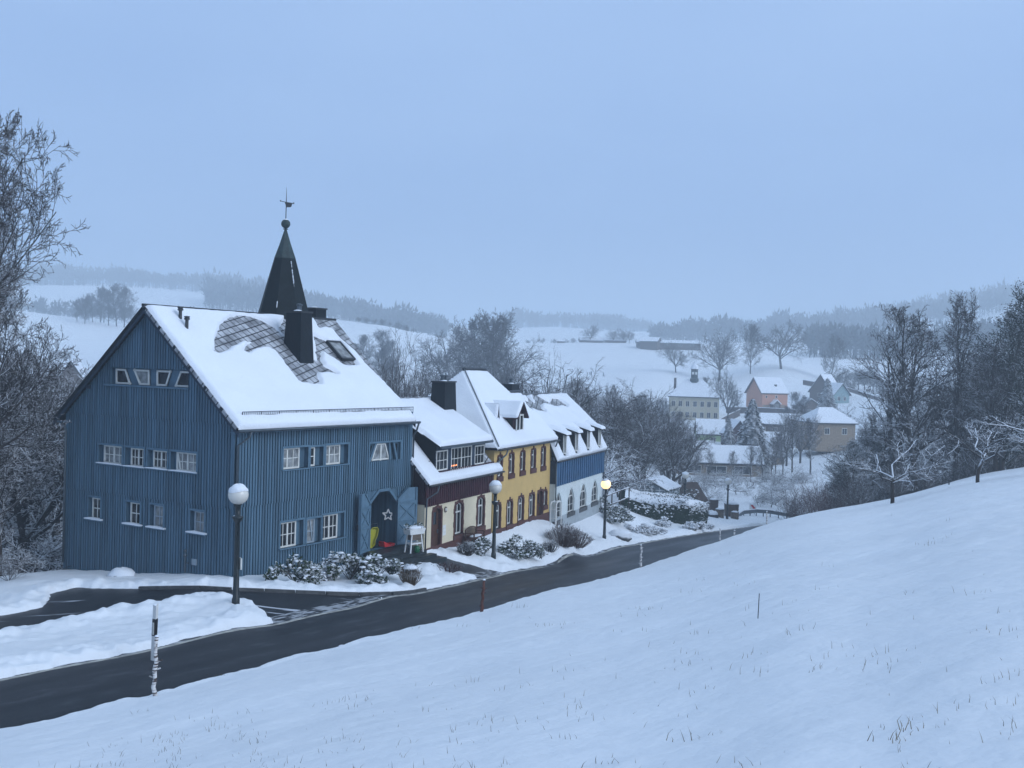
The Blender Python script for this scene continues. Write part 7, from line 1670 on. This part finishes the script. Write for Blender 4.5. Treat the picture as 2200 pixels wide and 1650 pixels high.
# people on the field
def person(px, py, Y, H, label, seed, lean=.0):
    rnd = random.Random(seed); p = at(px, py, Y); p.z = gz(p.x, Y) if abs(gz(p.x, Y) - p.z) < 1.5 else p.z
    me = bpy.data.meshes.new('person'); s = H / 1.75
    J = [(0, 0, .92), (0, 0, 1.15), (0, .02, 1.40), (0, 0, 1.52), (0, -.02, 1.62), (0, -.02, 1.72), (.10, 0, .88), (.14, -.10, .48), (.15, -.02, .06), (-.10, 0, .88), (-.14, .10, .48), (-.15, .12, .06), (.19, 0, 1.40), (.27, -.02, 1.12), (.28, -.12, .90), (-.19, 0, 1.40), (-.28, .0, 1.12), (-.27, -.1, .90)]
    E = [(0, 1), (1, 2), (2, 3), (3, 4), (4, 5), (0, 6), (6, 7), (7, 8), (0, 9), (9, 10), (10, 11), (2, 12), (12, 13), (13, 14), (2, 15), (15, 16), (16, 17)]
    rad_ = [.16, .17, .17, .07, .11, .09, .11, .08, .06, .11, .08, .06, .08, .06, .045, .08, .06, .045]
    me.from_pydata([(x * s + lean * z, y * s, z * s) for x, y, z in J], E, []); o = bpy.data.objects.new('person', me); C.objects.link(o); o.location = p; o.rotation_euler = (0, 0, rnd.uniform(0, 6)); o.modifiers.new('s', 'SKIN'); 
    for i, v in enumerate(me.skin_vertices[0].data): v.radius = (rad_[i] * s, rad_[i] * s)
    me.skin_vertices[0].data[0].use_root = True; o.modifiers.new('b', 'SUBSURF').levels = 1; me.materials.append(M['jacket']); tag(o, label, 'person'); return o
person(1270, 806, 425, 1.7, 'person in dark clothes, left of the people on the white field', 1); person(1267, 806, 426, 1.2, 'child in dark clothes close beside the left person', 2)
person(1296, 813, 418, 1.85, 'person in dark clothes walking alone lower on the white field', 3); person(1299, 816, 417, 1.0, 'small child just behind the lower walker', 4)
# ================================================================ far woods, seen as masses
def wood(label, pts, Y, dep, hmin, hmax, n, seed, conif=.3, name='far_wood'):
    """crowns along a line of (column,row-of-foot) at distance Y"""
    rnd = random.Random(seed); b = MB(); xs_ = [p[0] for p in pts]; ys_ = [p[1] for p in pts]
    C_ = []
    for i in range(n):
        px_ = rnd.uniform(xs_[0], xs_[-1]); Y_ = Y + rnd.uniform(0, dep); d = ray(px_, float(np.interp(px_, xs_, ys_))); C_.append((d.x * Y_, Y_))
    C_ = np.array(C_); Z_ = ground(C_[:, 0], C_[:, 1])
    for (x, y), z in zip(C_, Z_):
        H = rnd.uniform(hmin, hmax) * (.7 + .6 * float(vnoise(x / 45., y / 90., seed)))
        q0 = Vector((x, y, z)); b.tube([q0, q0 + Vector((0, 0, H * .8))], [H * .02, H * .006], 3, False)
        cf = rnd.random() < conif; nq = 26 if n > 300 else 34
        for k in range(nq):
            if cf: f = rnd.random(); rr_ = H * .20 * (1 - f) + .15; c = Vector((rnd.uniform(-1, 1) * rr_, rnd.uniform(-1, 1) * rr_, H * (.08 + .90 * f))); t_ = Vector((c.x, c.y, -.25 * H * .2)).normalized(); L_ = H * .10
            else: d = Vector((rnd.gauss(0, 1), rnd.gauss(0, 1), rnd.gauss(0, 1))).normalized() * rnd.uniform(.35, 1.05); c = Vector((d.x * H * .30, d.y * H * .30, H * (.62 + .36 * d.z))); t_ = (Vector((d.x, d.y, d.z + .8))).normalized(); L_ = H * .17
            u_ = t_.cross(Vector((rnd.gauss(0, 1), rnd.gauss(0, 1), rnd.gauss(0, 1)))).normalized(); w_ = L_ * rnd.uniform(.18, .42); c = q0 + c
            b.add([c - u_ * w_, c + u_ * w_, c + t_ * L_ * rnd.uniform(.7, 1.4)], [(0, 1, 2)])
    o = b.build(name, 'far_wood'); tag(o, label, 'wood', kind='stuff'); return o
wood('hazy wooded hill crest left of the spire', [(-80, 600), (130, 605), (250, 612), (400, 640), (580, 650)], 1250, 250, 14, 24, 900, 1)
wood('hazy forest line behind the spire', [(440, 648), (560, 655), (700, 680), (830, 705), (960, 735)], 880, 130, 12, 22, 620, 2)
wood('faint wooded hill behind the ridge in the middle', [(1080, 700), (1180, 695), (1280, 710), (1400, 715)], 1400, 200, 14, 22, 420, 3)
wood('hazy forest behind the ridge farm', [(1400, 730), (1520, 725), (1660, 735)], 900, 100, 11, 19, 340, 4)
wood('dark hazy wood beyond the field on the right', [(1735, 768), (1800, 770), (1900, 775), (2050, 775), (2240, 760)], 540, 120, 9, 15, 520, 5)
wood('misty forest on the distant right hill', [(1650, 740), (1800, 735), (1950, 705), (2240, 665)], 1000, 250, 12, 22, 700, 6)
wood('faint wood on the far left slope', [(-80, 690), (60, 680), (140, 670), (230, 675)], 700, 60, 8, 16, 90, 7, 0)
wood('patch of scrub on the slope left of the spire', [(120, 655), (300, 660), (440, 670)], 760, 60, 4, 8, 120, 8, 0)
# ================================================================ the air
hz = MB(); hz.box((-2400, -60, -70), (2400, 3000, 165)); hz = hz.build('haze', 'snow'); tag(hz, 'cold blue winter haze filling the valley', 'haze', kind='stuff')
hz.data.materials.clear(); hm = bpy.data.materials.new('haze'); hm.use_nodes = True; n = hm.node_tree.nodes; n.clear(); oo = n.new('ShaderNodeOutputMaterial'); pv = n.new('ShaderNodeVolumePrincipled')
pv.inputs['Color'].default_value = (.84, .93, 1.0, 1); pv.inputs['Density'].default_value = 0.0010; pv.inputs['Anisotropy'].default_value = 0.2
hm.node_tree.links.new(pv.outputs[0], oo.inputs['Volume']); hz.data.materials.append(hm)
